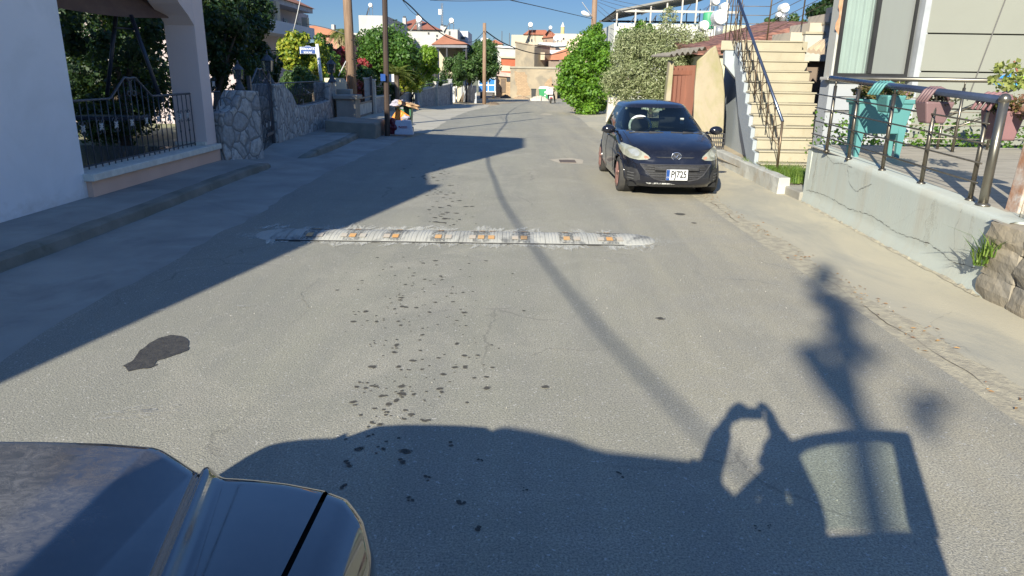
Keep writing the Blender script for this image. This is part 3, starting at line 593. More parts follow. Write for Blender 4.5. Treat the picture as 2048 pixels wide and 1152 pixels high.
b.obj('rim', M('dark_green_plastic', (.03, .09, .05)), t); b = MB(); b.lathe([(.09, -.04), (.09, .04)], (bx - .18, yb + .2, .06), 10, 'x'); b.lathe([(.09, -.04), (.09, .04)], (bx + .18, yb + .2, .06), 10, 'x'); b.obj('wheel', M('black_rubber', (.02, .02, .02)), t)
def crumple(name, label, cat, c, sz, mat, seed, am=.25, flat=False):
    rn = random.Random(seed); bm = bmesh.new(); bmesh.ops.create_icosphere(bm, subdivisions=3, radius=1)
    for v in bm.verts:
        n_ = v.co.copy(); k = 1 + am * (math.sin(n_.x * 4 + seed) * math.sin(n_.y * 5 + seed * 2) + .6 * math.sin(n_.z * 7 + seed)) + rn.uniform(-am, am) * .35
        v.co = Vector((n_.x * k * sz[0], n_.y * k * sz[1], n_.z * k * sz[2]))
        if v.co.z < -sz[2] * .8 and not flat: v.co.z = -sz[2] * .8
    me = bpy.data.meshes.new(name); bm.to_mesh(me); bm.free(); me.materials.append(mat); o = link(bpy.data.objects.new(name, me)); o.location = c; return tag(o, label, cat)
q = at(800, 212, 23.4); crumple('plastic_wrap', 'pale crumpled plastic film hanging out of the green bin', 'plastic wrap', (q[0] - .02, 23.4, q[2] + .06), (.24, .2, .12), FILM, 3, .35, True)
q = at(817, 209, 23.5); o = crumple('cardboard', 'torn brown cardboard lying across the top of the green bin', 'cardboard', (q[0], 23.45, q[2]), (.34, .3, .10), PAP, 5, .22, True); o.rotation_euler = (0, .28, .3)
t = thing('plastic_crate', 'orange plastic crate tilted against the green bin', 'crate', at(799, 240, 23.0)); c_ = t.location
b = MB(); m3 = Euler((R(-8), R(32), .0)).to_matrix()
def ob_(b, cc, d): 
    v0 = len(b.v); b.box((0, 0, 0), d); b.v[v0:] = [tuple(Vector(c_) + m3 @ (Vector(cc) + Vector(p))) for p in b.v[v0:]]
ob_(b, (0, .2, 0), (.42, .02, .56)); ob_(b, (-.21, 0, 0), (.02, .42, .56)); ob_(b, (.21, 0, 0), (.02, .42, .56)); ob_(b, (0, 0, -.28), (.42, .42, .02)); b.obj('shell', PLO, t)
b = MB(); ob_(b, (0, -.2, 0), (.42, .02, .54))
b.obj('front_panel', PLO, t); b = MB()
for k in (-.15, 0, .15): ob_(b, (k, -.215, 0), (.016, .015, .52))
ob_(b, (0, -.215, .26), (.44, .03, .04)); b.obj('rib', M('orange_dark', (.60, .20, .02)), t)
q = at(784, 252, 22.6); crumple('rubbish_bag', 'dark maroon rubbish bag at the foot of the pole', 'rubbish bag', (q[0] + .05, 22.45, .22), (.20, .20, .25), MAR, 8, .2)
q = at(810, 238, 22.7); crumple('carrier_bag', 'small blue-white carrier bag tucked behind the large white bag', 'carrier bag', (q[0] + .03, 22.62, .47), (.12, .10, .11), FILM, 12, .25)
q = gnd(813, 270); t = thing('shopping_bag', 'white shopping bag with small red print standing at the road edge', 'shopping bag', (q[0], 22.35, 0))
b = MB(); X0, X1 = q[0] - .28, q[0] + .26; b.add([(X0, 22.28, .01), (X1 + .04, 22.28, .01), (X1 + .04, 22.5, .01), (X0, 22.5, .01), (X0 + .03, 22.33, .43), (X1 - .03, 22.33, .45), (X1 - .03, 22.44, .45), (X0 + .03, 22.44, .43)], [(0, 1, 5, 4), (1, 2, 6, 5), (2, 3, 7, 6), (3, 0, 4, 7), (0, 3, 2, 1), (4, 5, 6, 7)]); b.obj('sack', BAGW, t, bevel=.02)
b = MB(); b.tube([(q[0] - .1, 22.38, .44), (q[0] - .07, 22.38, .52), (q[0] + .07, 22.38, .52), (q[0] + .1, 22.38, .44)], .014, 6); b.obj('handle', BAGW, t)
RED = M('print_red', (.45, .01, .02)); b = MB(); zc = .24
b.prism([(q[0] - .14, 22.292, zc + .04), (q[0] - .08, 22.296, zc), (q[0] - .12, 22.285, zc - .05), (q[0] - .10, 22.29, zc)], (0, -.006, 0))
b.prism([(q[0] - .16, 22.292, zc + .02), (q[0] - .09, 22.296, zc + .012), (q[0] - .13, 22.285, zc - .01)], (0, -.006, 0))
for k in range(9): b.box((q[0] - .06 + k * .021, 22.298, zc + .018), (.013, .006, .022))
for k in range(10): b.box((q[0] - .075 + k * .021, 22.292, zc - .022), (.014, .006, .02))
b.obj('red_print', RED, t)
# second garden: gate, piers, stone walls ----------------------------------
PIERW = M('whitewashed_pier', (.60, .57, .50), (.48, .46, .41), 3, .9, .3, 30, stain=(.3, .29, .26), sscale=2)
t = thing('driveway_gate', 'sliding driveway gate of pale slats in a dark frame behind the cement pillar', 'gate', (-7, 34, 0))
g0, g1 = gnd(711, 238), gnd(746, 229); ga, gb_ = Vector((g0[0], g0[1], g0[2])), Vector((g1[0], g1[1], g1[2]))
b = MB(); 
for z0, z1 in ((.05, .12), (.62, .70), (.86, .92)):
    a_, c_ = ga.lerp(gb_, .5) + Vector((0, 0, (z0 + z1) / 2)), (gb_ - ga); b.box(a_, (.05, c_.length, z1 - z0), rz=math.atan2(-c_.x, c_.y))
b.obj('frame', IRON, t)
for k in range(22):
    a_ = ga.lerp(gb_, (k + .5) / 22) + Vector((0, 0, .37)); b = MB(); b.box(a_, (.02, (gb_ - ga).length / 30, .5), rz=math.atan2(-(gb_ - ga).x, (gb_ - ga).y)); b.obj('slat', PIERW, t)
def pier(label, px0, px1, pyb, pyt, mat=None, name='gate_pier', cat='pier', grp='piers of the far garden wall', dk=None):
    a, c = gnd(px0, pyb), gnd(px1, pyb); y = (a[1] + c[1]) / 2 if dk is None else dk; x0, x1 = at(px0, pyb, y)[0], at(px1, pyb, y)[0]; zt = at(px0, pyt, y)[2]; wd = x1 - x0
    t = thing(name, label, cat, ((x0 + x1) / 2, y, gz(y)), grp)
    b = MB(); b.bb(x0, x1, y, y + wd, gz(y) - .2, zt - .08); b.obj('shaft', mat or PIERW, t); b = MB(); b.bb(x0 - .04, x1 + .04, y - .04, y + wd + .04, zt - .078, zt); b.obj('cap', mat or PIERW, t); return t
pier('tall pale pier right of the slatted gate', 731, 743, 229, 155); pier('shaded pale pier touching the dark gate post', 744, 752, 228, 158)
b = MB(); q = at(743, 190, 37.5); b.box((q[0], 37.5, .6), (.12, .12, 2.0)); tag(b.obj('gate_post', IRON), 'dark gate post between the two pale piers', 'gate post')
def swall(label, P0, P1, zt0, zt1, th=.4, mat=None):
    t = thing('stone_wall', label, 'stone wall', ((P0[0] + P1[0]) / 2, (P0[1] + P1[1]) / 2, 0))
    b = MB(); L = Vector((P1[0] - P0[0], P1[1] - P0[1], 0)); nn = Vector((-L.y, L.x, 0)).normalized() * th
    b.prism([(P0[0], P0[1], P0[2] - .2), (P1[0], P1[1], P1[2] - .2), (P1[0], P1[1], zt1), (P0[0], P0[1], zt0)], nn); b.obj('masonry', mat or STONEF, t, bevel=.02)
    b = MB(); b.prism([(P0[0] + .05, P0[1], zt0 + .004), (P1[0] + .05, P1[1], zt1 + .004), (P1[0] + .05, P1[1], zt1 + .07), (P0[0] + .05, P0[1], zt0 + .07)], nn * 1.15); b.obj('coping', PIERW, t); return t
A = gnd(752, 228); Bq = gnd(822, 214); swall('low fine stone wall between the pale piers and the small gate', A, Bq, at(752, 196, A[1])[2], at(822, 186, Bq[1])[2])
A2 = (at(841, 213, 50)[0], 50.0, gz(50)); B2 = (at(906, 207, 60)[0], 60.0, gz(60)); swall('high fine stone wall beyond the small gate', (A2[0], A2[1], A2[2]), (B2[0], B2[1], B2[2]), at(841, 182, 50)[2], at(906, 168, 60)[2])
pier('short white pier above the low stone wall', 784, 794, 218, 172, dk=46); pier('short white pier left of the small gate', 806, 822, 214, 172, dk=51); pier('pale pier right of the small gate', 835, 842, 213, 167, dk=50); pier('small pale pier above the high stone wall', 868, 876, 208, 163, dk=54); pier('grey pier at the corner of the high stone wall', 896, 904, 206, 158, dk=59, mat=STONEF)
t = thing('small_gate', 'narrow dark gate standing open between white piers', 'gate', at(828, 212, 51)); b = MB()
for px in (824, 827.5, 831, 834.5): p = at(px, 210, 51); b.box((p[0], 51, p[2] + .8), (.05, .05, 1.6))
b.obj('upright', IRON, t); b = MB()
for py in (172, 200): p, q2 = at(823, py, 51), at(836, py, 51); b.box(((p[0] + q2[0]) / 2, 51, p[2]), (q2[0] - p[0], .05, .06))
b.obj('rail', IRON, t)
for (lab, a, c, y0, y1, zt, zb) in [('black tube railing over the low stone wall left of the small gate', 752, 806, 40, 50, 173, 190), ('black tube railing over the high stone wall', 845, 868, 50.3, 54, 170, 180), ('thin dark railing above the far end of the high stone wall', 877, 896, 54.5, 58.5, 163, 172)]:
    t = thing('tube_railing', lab, 'railing', at(a, zb, y0)); b = MB(); p, q2 = at(a, zt, y0), at(c, zt - 3, y1); p2, q3 = at(a, zb, y0), at(c, zb - 5, y1)
    b.tube([p2, p, q2, q3], .035, 6); b.obj('top_tube', IRON, t); b = MB(); b.tube([Vector(p).lerp(Vector(p2), .5), Vector(q2).lerp(Vector(q3), .5)], .02, 5); b.obj('lower_tube', IRON, t)
# white far gate + blue-shaded wall (905-952)
WG = M('white_gate_paint', (.66, .68, .68), (.56, .58, .60), 5, .6)
t = thing('white_gate', 'white metal gate at the end of the stone walls', 'gate', at(910, 198, 66)); 
for px0, px1 in ((904, 909), (911.5, 914)):
    p, q2 = at(px0, 198, 66), at(px1, 164, 66); b = MB(); b.bb(p[0], q2[0], 66, 66.2, gz(66) - .1, q2[2]); b.obj('leaf', WG, t)
b = MB(); p, q2 = at(904, 166, 66), at(918, 163, 66); b.bb(p[0], q2[0], 65.95, 66.05, p[2], q2[2]); b.obj('rail', WG, t)
t = thing('sheet_wall', 'shaded blue-grey yard wall left of the far pole', 'wall', at(935, 200, 70)); b = MB(); p, q2 = at(917, 195, 72), at(953, 203, 64)
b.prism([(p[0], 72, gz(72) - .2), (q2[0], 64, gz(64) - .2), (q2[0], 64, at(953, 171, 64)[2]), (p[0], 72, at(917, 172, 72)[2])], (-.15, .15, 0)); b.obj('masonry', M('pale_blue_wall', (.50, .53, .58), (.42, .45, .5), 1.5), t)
t = thing('lean_plank', 'white plank leaning at the small gate', 'plank', at(838, 210, 49.5)); b = MB(); b.tube([at(836, 203, 49.8), at(840, 212, 49.3)], .06, 4); b.obj('board', WG, t)
# ================================================================ right side
TERR = M('terrace_render', (.50, .535, .475), (.475, .51, .455), 1.0, .85, .25, 30, stain=(.49, .49, .41), sscale=1.3, sth=(.45, .8), stretch=(1, 1.6, .45))
def crackmat():
    m = TERR.copy(); m.name = 'terrace_render_cracked'; n = m.node_tree; b = n.nodes['Principled BSDF']; co = coords(n, (1, .8, 1.4))
    src = b.inputs['Base Color'].links[0].from_socket
    dn = n.nodes.new('ShaderNodeTexNoise'); dn.inputs['Scale'].default_value = 3; dn.inputs['Detail'].default_value = 7; n.links.new(co, dn.inputs['Vector'])
    ad = N(n, 'ShaderNodeMix'); ad.data_type = 'VECTOR'; ad.inputs[0].default_value = .28; n.links.new(co, ad.inputs[4]); n.links.new(dn.outputs['Color'], ad.inputs[5])
    v = N(n, 'ShaderNodeTexVoronoi', feature='DISTANCE_TO_EDGE', Scale=.62); n.links.new(ad.outputs[1], v.inputs['Vector'])
    cr = ramp(n, v.outputs['Distance'], .001, .0045, (1, 1, 1), (0, 0, 0)); ml = N(n, 'ShaderNodeMath', operation='MULTIPLY'); n.links.new(cr, ml.inputs[0]); ml.inputs[1].default_value = .10
    # rusty run-down streaks and a greyer, rougher foot
    st = ramp(n, noise(n, coords(n, (1, 2.2, .22)), 1.6, 6, .6), .56, .72); s2 = N(n, 'ShaderNodeMath', operation='MULTIPLY'); n.links.new(st, s2.inputs[0]); s2.inputs[1].default_value = .4
    col = mixc(n, s2.outputs[0], src, (.42, .36, .26))
    gr = ramp(n, noise(n, coords(n, (1, 1.2, .5)), 3, 8, .7), .58, .70); s3 = N(n, 'ShaderNodeMath', operation='MULTIPLY'); n.links.new(gr, s3.inputs[0]); s3.inputs[1].default_value = .3
    col = mixc(n, s3.outputs[0], col, (.42, .43, .40))
    col = mixc(n, ml.outputs[0], col, (.13, .12, .10)); n.links.new(col, b.inputs['Base Color']); return m
TC = crackmat()
TILE = None
def tilemat():
    m, n, b = newmat('terrace_tiles'); co = coords(n)
    br = N(n, 'ShaderNodeTexBrick', Scale=1.0); br.offset = .5; br.inputs['Brick Width'].default_value = .9; br.inputs['Row Height'].default_value = .22; br.inputs['Mortar Size'].default_value = .008
    br.inputs['Color1'].default_value = c4((.37, .325, .26)); br.inputs['Color2'].default_value = c4((.27, .24, .195)); br.inputs['Mortar'].default_value = c4((.16, .15, .13)); n.links.new(co, br.inputs['Vector'])
    col = mixc(n, ramp(n, noise(n, coords(n, (1, 8, 1)), 2, 6, .6), .35, .7), br.outputs[0], (.42, .38, .31)); n.links.new(col, b.inputs['Base Color']); b.inputs['Roughness'].default_value = .65
    return m
TILE = tilemat()
RX = 4.4
def tz(y): return .72 + (min(max(y, 6.2), 11.1) - 6.2) * .035
te = thing('terrace', 'raised tiled terrace with cracked pale green rendered wall along the right pavement', 'terrace', (5, 9, 0))
b = MB(); gr = []
for i in range(40):
    y = 6.02 + (11.05 - 6.02) * i / 39; xb = 4.22 + (y - 6.25) * .06; z = tz(y); row = []
    for k in range(13):
        t_ = k / 12; x = xb + .03 * t_ + (.035 if t_ > .22 else 0) + random.uniform(-.0012, .0012); row.append((x - .003, y, -.08 + (z + .08) * t_))
    row += [(xb + .12, y, z + .012), (xb + .30, y, z + .008)]; gr.append(row)
b.sheet(gr)
e0 = gr[-1]; b.sheet([e0, [(p[0] + .05, p[1] + .08, p[2]) for p in e0], [(p[0] + 1.2, p[1] + .12, p[2]) for p in e0]])
b.obj('retaining_wall', TC, te, fix=False, smooth=True)
def wxp(y, z): xb = 4.22 + (y - 6.25) * .06; t_ = (z + .08) / (tz(y) + .08); return xb + .03 * t_ + (.035 if t_ > .22 else 0) - .009
def crack(pts, w0=.0022):
    out = []
    for (ya, za), (yb, zb_) in zip(pts, pts[1:]):
        n = max(3, int(math.hypot(yb - ya, zb_ - za) / .035))
        for k in range(n): q = k / n; out.append((ya + (yb - ya) * q + random.uniform(-.010, .010), za + (zb_ - za) * q + random.uniform(-.010, .010)))
    gr = [[(wxp(y, z), y, z - w) , (wxp(y, z), y, z + w)] for (y, z) in out for w in [w0 * random.uniform(.25, 1.2)]]
    b = MB(); b.sheet(gr); b.obj('crack', M('crack_dark', (.07, .06, .05)), te, fix=False)
crack([(11.0, .22), (10.2, .27), (9.3, .24), (8.6, .28), (7.9, .22), (7.2, .27), (6.7, .20), (6.3, .24)], .0028); crack([(10.5, .83), (10.1, .74), (9.8, .78), (9.4, .76)]); crack([(9.6, .74), (9.45, .55), (9.2, .48), (8.9, .60), (8.75, .66)], .003); crack([(6.75, .70), (6.8, .5), (6.7, .28)], .003); crack([(8.0, .62), (7.95, .45)], .002)
STK = dustmat('rust_run', (.47, .41, .30), .44, .95, 6, 9)
for (y_, z0, z1, w_) in ((7.25, .22, .72, .10), (10.75, .15, .84, .07), (10.35, .30, .84, .035), (9.0, .45, .78, .03), (6.55, .1, .68, .05)):
    b = MB(); b.sheet([[(wxp(y_ + k * w_ / 3, z) + .001, y_ + k * w_ / 3 * math.sin(math.pi * (.06 + .88 * (z - z0) / (z1 - z0))) ** .7 * (1 + .25 * math.sin(z * 31)) + .012 * math.sin(z * 9), z) for k in range(-3, 4)] for z in np.linspace(z0, z1, 24)]); b.obj('rust_streak', STK, te, fix=False)
b = MB(); gr2 = []
for i in range(60):
    y = 6.1 + i * .083; gr2.append([(4.22 + (y - 6.25) * .06 - .02 - random.random() * .03, y, .032), (4.24 + (y - 6.25) * .06, y, .035 + random.random() * .03)])
b.sheet(gr2); b.obj('crumbled_foot', GRV, te, fix=False)
b = MB(); b.sheet([[(x, y, tz(y) + (0 if x > 4.7 else .004)) for x in (4.5, 5.5, 7, 9, 12)] for y in (3.0, 6.2, 8, 10, 11.15)]); b.obj('tiled_floor', TILE, te, fix=False)
b = MB(); b.bb(4.32, 5.2, 5.98, 6.5, .30, .735); b.obj('end_block', TC, te, bevel=.03)
b = MB(); b.bb(4.55, 12, 11.0, 11.14, -.1, .84); b.obj('back_edge', TC, te)
# stainless railings
SS = M('brushed_steel', (.20, .18, .145), (.14, .125, .10), 6, .36, metal=.85, stretch=(4, 4, .5)); SSN = M('handrail_blue_steel', (.10, .13, .20), (.07, .09, .14), 3, .22, metal=.6)
SS2 = M('steel_handrail', (.23, .215, .18), (.17, .16, .13), 4, .33, metal=.8)
rl = thing('terrace_railing', 'front stainless steel railing of the terrace with a thick end post', 'railing', (4.5, 8.6, .8))
fy = [10.38, 9.66, 8.74, 7.86, 6.97]
b = MB(); q = at(1660, 157, 10.55); b.tube([(4.52, 10.62, 1.885), (4.50, 6.80, 1.72)], .038, 12); b.obj('handrail', SSN, rl, smooth=True)
for y in fy:
    b = MB(); z = tz(y); b.tube([(4.5, y, z - .02), (4.5, y, z + .90 + (y - 7) * .006)], .023, 10); b.lathe([(.045, 0), (.045, .02), (.03, .035)], (4.5, y, z), 12)
    b.tube([(4.5, y, z + .9), (4.5, y, 1.72 + (y - 6.8) * .043)], .012, 6); b.obj('post', SS, rl, smooth=True)
b = MB(); b.tube([(4.47, 6.72, tz(6.7) - .05), (4.47, 6.72, 1.72)], .042, 14); b.lathe([(.065, 0), (.065, .025), (.045, .04)], (4.47, 6.72, tz(6.7)), 14); b.sphere((4.47, 6.72, 1.73), .052, 12, 8); b.obj('end_post', SS2, rl, smooth=True)
for k in range(4):
    b = MB(); b.tube([(4.47, 10.9, tz(10.4) + .22 + k * .19), (4.47, 6.86, tz(6.9) + .20 + k * .185)], .0095, 6); b.obj('bar', SS, rl, smooth=True)
r2 = thing('terrace_railing', 'rear stainless steel railing of the terrace in front of the panelled house', 'railing', (6.5, 10.6, .85))
b = MB(); b.tube([(4.52, 10.62, 1.885), (11.5, 10.62, 1.885)], .033, 12); b.obj('handrail', SS2, r2, smooth=True)
for x in (5.50, 6.44, 7.6, 8.8, 10):
    b = MB(); b.tube([(x, 10.6, .84), (x, 10.6, 1.78)], .022, 10); b.tube([(x, 10.6, 1.78), (x, 10.6, 1.88)], .011, 6); b.lathe([(.04, 0), (.04, .02), (.025, .03)], (x, 10.6, .85), 10); b.obj('post', SS, r2, smooth=True)
for k in range(4):
    b = MB(); b.tube([(4.6, 10.6, 1.06 + k * .19), (11.4, 10.6, 1.06 + k * .19)], .008, 6); b.obj('bar', SS, r2, smooth=True)
r3 = thing('step_railing', 'short sloping steel handrail rising to the right behind the terrace railing', 'railing', (6.4, 10.9, .85))
b = MB(); p0, p1 = at(1886, 235, 10.9), at(2048, 170, 10.9); b.tube([p0, p1, (p1[0] + .6, 10.9, p1[2] + .35)], .024, 10); b.obj('handrail', SS2, r3, smooth=True)
b = MB(); p1 = at(2048, 205, 10.9); p2 = at(1890, 262, 10.9); b.tube([p2, p1], .02, 8); b.obj('lower_rail', SS2, r3, smooth=True)
b = MB(); b.tube([(p0[0], 10.9, .8), p0], .02, 8); b.obj('post', SS, r3, smooth=True); b = MB(); b.tube([(p0[0] + .75, 10.9, .8), (p0[0] + .75, 10.9, p0[2] + .32)], .02, 8); b.obj('post', SS, r3, smooth=True)
# planters -----------------------------------------------------------------
TURQ = M('turquoise_plastic', (.10, .28, .27), (.085, .25, .245), 3, .5); MAUVE = M('mauve_plastic', (.21, .13, .13), (.18, .11, .115), 3, .5); PINK = M('dusty_pink_plastic', (.28, .15, .155), (.24, .13, .135), 3, .5)
SUCC = leafmat('succulent', [(.11, .05, .09), (.14, .14, .035), (.20, .15, .06), (.09, .13, .03), (.26, .15, .17)], .2)
GRN = leafmat('fresh_green', [(.05, .13, .015), (.09, .20, .02), (.15, .27, .03)], .35)
def leafbunch(name, c, rad, n, mat, parent=None, size=(.02, .05), up=.3, hang=0, flat=.6, long=2.2):
    r = np.random.default_rng(sum(map(ord, name)) + n); b = MB()
    for i in range(n):
        d = r.normal(size=3); d /= np.linalg.norm(d); rr = r.random() ** .4; p = Vector((c[0] + d[0] * rad[0] * rr, c[1] + d[1] * rad[1] * rr, c[2] + d[2] * rad[2] * rr))
        dr = Vector((d[0] * flat + r.normal() * .4, d[1] * flat + r.normal() * .4, up + r.normal() * .5 - hang)).normalized(); s_ = r.uniform(*size)
        sd = dr.cross(Vector(r.normal(size=3))).normalized() * s_ / long
        b.add([p, p + dr * s_ * .5 + sd, p + dr * s_, p + dr * s_ * .5 - sd], [(0, 1, 2, 3)])
    return b.obj(name, mat, parent, fix=False)
pl = thing('planter', 'tall turquoise planter on four legs full of reddish succulents', 'planter', (5.0, 10.0, .82))
X0, X1, Y0, Y1, zt, zb = 4.62, 5.32, 9.82, 10.15, 1.62, 1.17
b = MB(); frust(b, (4.97, 9.98, zb), .62, .26, .74, .36, zt - zb); b.obj('tub', TURQ, pl, bevel=.015)
b = MB(); frust(b, (4.97, 9.98, zt - .05), .77, .39, .79, .41, .055); b.obj('rim', TURQ, pl, bevel=.01)
for x, y in ((4.69, 9.87), (5.25, 9.87), (4.69, 10.09), (5.25, 10.09)):
    b = MB(); b.add([(x + a * .05, y + c * .035, zb + .1) for a, c in ((-1, -1), (1, -1), (1, 1), (-1, 1))] + [(x + a * .025, y + c * .02, .82) for a, c in ((-1, -1), (1, -1), (1, 1), (-1, 1))], [(0, 1, 5, 4), (1, 2, 6, 5), (2, 3, 7, 6), (3, 0, 4, 7), (4, 5, 6, 7)]); b.obj('leg', TURQ, pl)
leafbunch('succulents', (4.97, 9.95, 1.71), (.38, .24, .14), 1500, SUCC, pl, (.03, .075), .1, .25, 1.0)
p2 = thing('rail_planter', 'turquoise rail planter hooked over the dark handrail', 'planter', (4.52, 9.2, 1.5), 'planters hooked over the front handrail')
def hookpot(t, cy, mat, x=4.52, w_=.42, dn=.30, tilt=0, plant=True, nl=350, pm=None, htop=1.80):
    b = MB(); (frust(b, (x + .02, cy, htop - .09 - dn), .20, w_ * .75, .32, w_, dn) if mat is MAUVE else frust(b, (x + .10, cy, htop - .10 - dn), .16, w_ * .78, .24, w_, dn))
    o = b.obj('tub', mat, t, bevel=.02)
    for k in range(4):
        yy = cy - w_ * .36 + k * w_ * .24; b = MB(); b.tube([(x - .13, yy, htop - .10), (x - .06, yy, htop + .02), (x, yy, htop + .055), (x + .06, yy, htop + .03), (x + .12, yy, htop - .08)], .017, 6); b.obj('hook', mat, t, smooth=True)
    if plant: leafbunch('foliage', (x + .10, cy, htop - .07), (.13, w_ * .5, .09), nl, pm or SUCC, t, (.02, .05), .2, .1, 1)
hookpot(p2, 9.05, TURQ, dn=.21, w_=.32, htop=1.80)
p3 = thing('rail_planter', 'mauve two-sided pot straddling the dark handrail with a little plant', 'planter', (4.5, 8.0, 1.5), 'planters hooked over the front handrail')
hookpot(p3, 7.95, MAUVE, dn=.23, w_=.24, htop=1.755, nl=160, pm=leafmat('dark_herb', [(.04, .07, .03), (.09, .10, .05), (.14, .10, .07)], .2))
p4 = thing('rail_planter', 'dusty pink planter near the end post trailing brown and green stems', 'planter', (4.5, 6.95, 1.5), 'planters hooked over the front handrail')
hookpot(p4, 7.05, PINK, x=4.60, w_=.34, dn=.28, htop=1.72, nl=600, )
leafbunch('trailing_stems', (4.78, 6.95, 1.66), (.16, .2, .12), 700, leafmat('trailing', [(.16, .06, .04), (.22, .12, .06), (.12, .13, .03)], .2), p4, (.015, .035), 0, .3, 1)
b = leafbunch('green_stems', (4.85, 7.3, 1.92), (.14, .2, .16), 160, leafmat('kalanchoe', [(.22, .26, .06), (.34, .36, .12), (.16, .22, .04)], .3), p4, (.03, .06), .3, 0, 1, 1.5)
# blue and yellow-green mop hung behind
t = thing('mop', 'blue and lime mop heads standing behind the rear railing at the right edge', 'mop', (7.6, 11, 1.7)); 
for nm, (px, py), mt in (('blue_head', (2020, 156), M('mop_blue', (.05, .32, .75), (.04, .25, .6), 20)), ('lime_head', (2046, 162), M('mop_lime', (.42, .70, .04), (.35, .6, .04), 20))):
    q = at(px, py, 10.9); b = MB(); r_ = random.Random(3)
    for k in range(60): a = r_.uniform(-1, 1); b.tube([(q[0] + a * .02, q[1] + r_.uniform(-.03, .03), q[2] + .06), (q[0] + a * .10, q[1] + r_.uniform(-.08, .08), q[2] + .01), (q[0] + a * .17, q[1] + r_.uniform(-.08, .08), q[2] - .10)], .012, 5)
    b.obj(nm, mt, t)
b = MB(); b.tube([at(2038, 155, 10.95), at(2028, 122, 10.95)], .014, 6); b.obj('stick', M('stick_brown', (.3, .12, .07)), t)
# gate pillar + grey gate at right edge, rough stone wall
RST = stonemat('field_stone', (.42, .36, .26), (.26, .245, .215), (.14, .125, .10), 2.6, 1.0, .045)
t = thing('rough_stone_wall', 'rough field stone wall at the right edge of the photo', 'stone wall', (4.4, 5.6, 0))
b = MB(); gr = []
ST = random.Random(5)
base = [(4.21, 6.22), (4.24, 5.8), (4.19, 5.3), (4.12, 4.8), (4.10, 4.0), (4.1, 2.5), (4.1, -3)]
stones = MB()
cx_ = MB()
def rock(b, c, d, seed):
    rn = random.Random(seed); bm = bmesh.new(); bmesh.ops.create_cube(bm, size=1); bmesh.ops.subdivide_edges(bm, edges=bm.edges, cuts=4, use_grid_fill=True)
    for v in bm.verts:
        n_ = v.co.copy(); l = max(abs(n_.x), abs(n_.y), abs(n_.z)) * 2; rd = n_.normalized() * .62; p = n_.lerp(rd, .38); k = 1 + .07 * math.sin(n_.x * 7 + seed) * math.sin(n_.z * 6 + seed * 1.7) + rn.uniform(-.025, .025); v.co = Vector((p.x * d[0] * k, p.y * d[1] * k, p.z * d[2] * k)) + Vector(c)
    b.add([v.co for v in bm.verts], [tuple(v.index for v in f.verts) for f in bm.faces]) if not bm.verts.index_update() else None; bm.free()
def wx_(y): return 4.215 if y > 5.5 else 4.215 - (5.5 - y) * .05
row_z = [(-.06, .30), (.24, .27), (.50, .20)]
y = 6.2; sd = 1
for (z0, hh_) in row_z:
    y = 6.2
    while y > 2.2:
        L = ST.uniform(.28, .55); sd += 1
        rock(stones, (wx_(y) + .16, y - L / 2, z0 + hh_ / 2), (.34, L * 1.04, hh_ * 1.08), sd); y -= L
stones.obj('stones', M('field_stone_face', (.38, .31, .205), (.27, .24, .19), 1.6, .92, .9, 22, stain=(.20, .19, .17), sscale=2.2), t, smooth=False)
b = MB(); b.bb(4.30, 4.9, 2.2, 6.22, -.1, .64); b.obj('mortar_core', M('dark_mortar', (.17, .15, .12)), t)
b = MB(); b.sheet([[(4.24 - (0 if y > 5.5 else (5.5 - y) * .05), y, .70 + random.uniform(-.02, .02)), (4.6, y, .73), (5.2, y, .72)] for y in (6.24, 5.7, 5.2, 4.6, 4, 3)]); b.obj('cement_cap', CEM, t, fix=False)
t = thing('gate_pillar', 'slim peeling rust-stained pillar at the right edge beyond the end post', 'pillar', (4.7, 6.4, .7))
RUSTY = M('peeling_paint', (.52, .46, .40), (.38, .20, .12), 7, .8, .5, 30, stain=(.62, .60, .56), sscale=9)
q = at(2012, 395, 6.25); x0 = 4.62; b = MB(); b.add([(4.60, 6.42, .70), (4.72, 6.42, .70), (4.74, 6.60, .70), (4.60, 6.60, .70), (4.66, 6.42, 1.62), (4.74, 6.42, 1.62), (4.76, 6.60, 1.62), (4.66, 6.60, 1.62)], [(0, 1, 5, 4), (1, 2, 6, 5), (2, 3, 7, 6), (3, 0, 4, 7), (4, 5, 6, 7)]); b.obj('shaft', RUSTY, t, bevel=.01)
b = MB(); b.bb(4.62, 4.95, 6.3, 6.7, 1.623, 1.69); b.obj('cap', RUSTY, t, bevel=.01)
t = thing('yard_gate', 'blue-grey steel gate edge at the extreme right of the photo', 'gate', (4.8, 6.2, .7)); BG = M('blue_grey_steel', (.16, .19, .23), (.12, .145, .18), 4, .5)
b = MB(); b.bb(4.76, 4.84, 5.6, 6.36, 1.50, 1.58); b.bb(4.76, 4.84, 5.6, 6.36, .98, 1.12); b.bb(4.76, 4.82, 6.30, 6.36, .75, 1.58); b.bb(4.77, 4.81, 6.12, 6.17, .98, 1.5); b.bb(4.74, 4.86, 6.2, 6.3, .80, .93); b.obj('frame', BG, t)
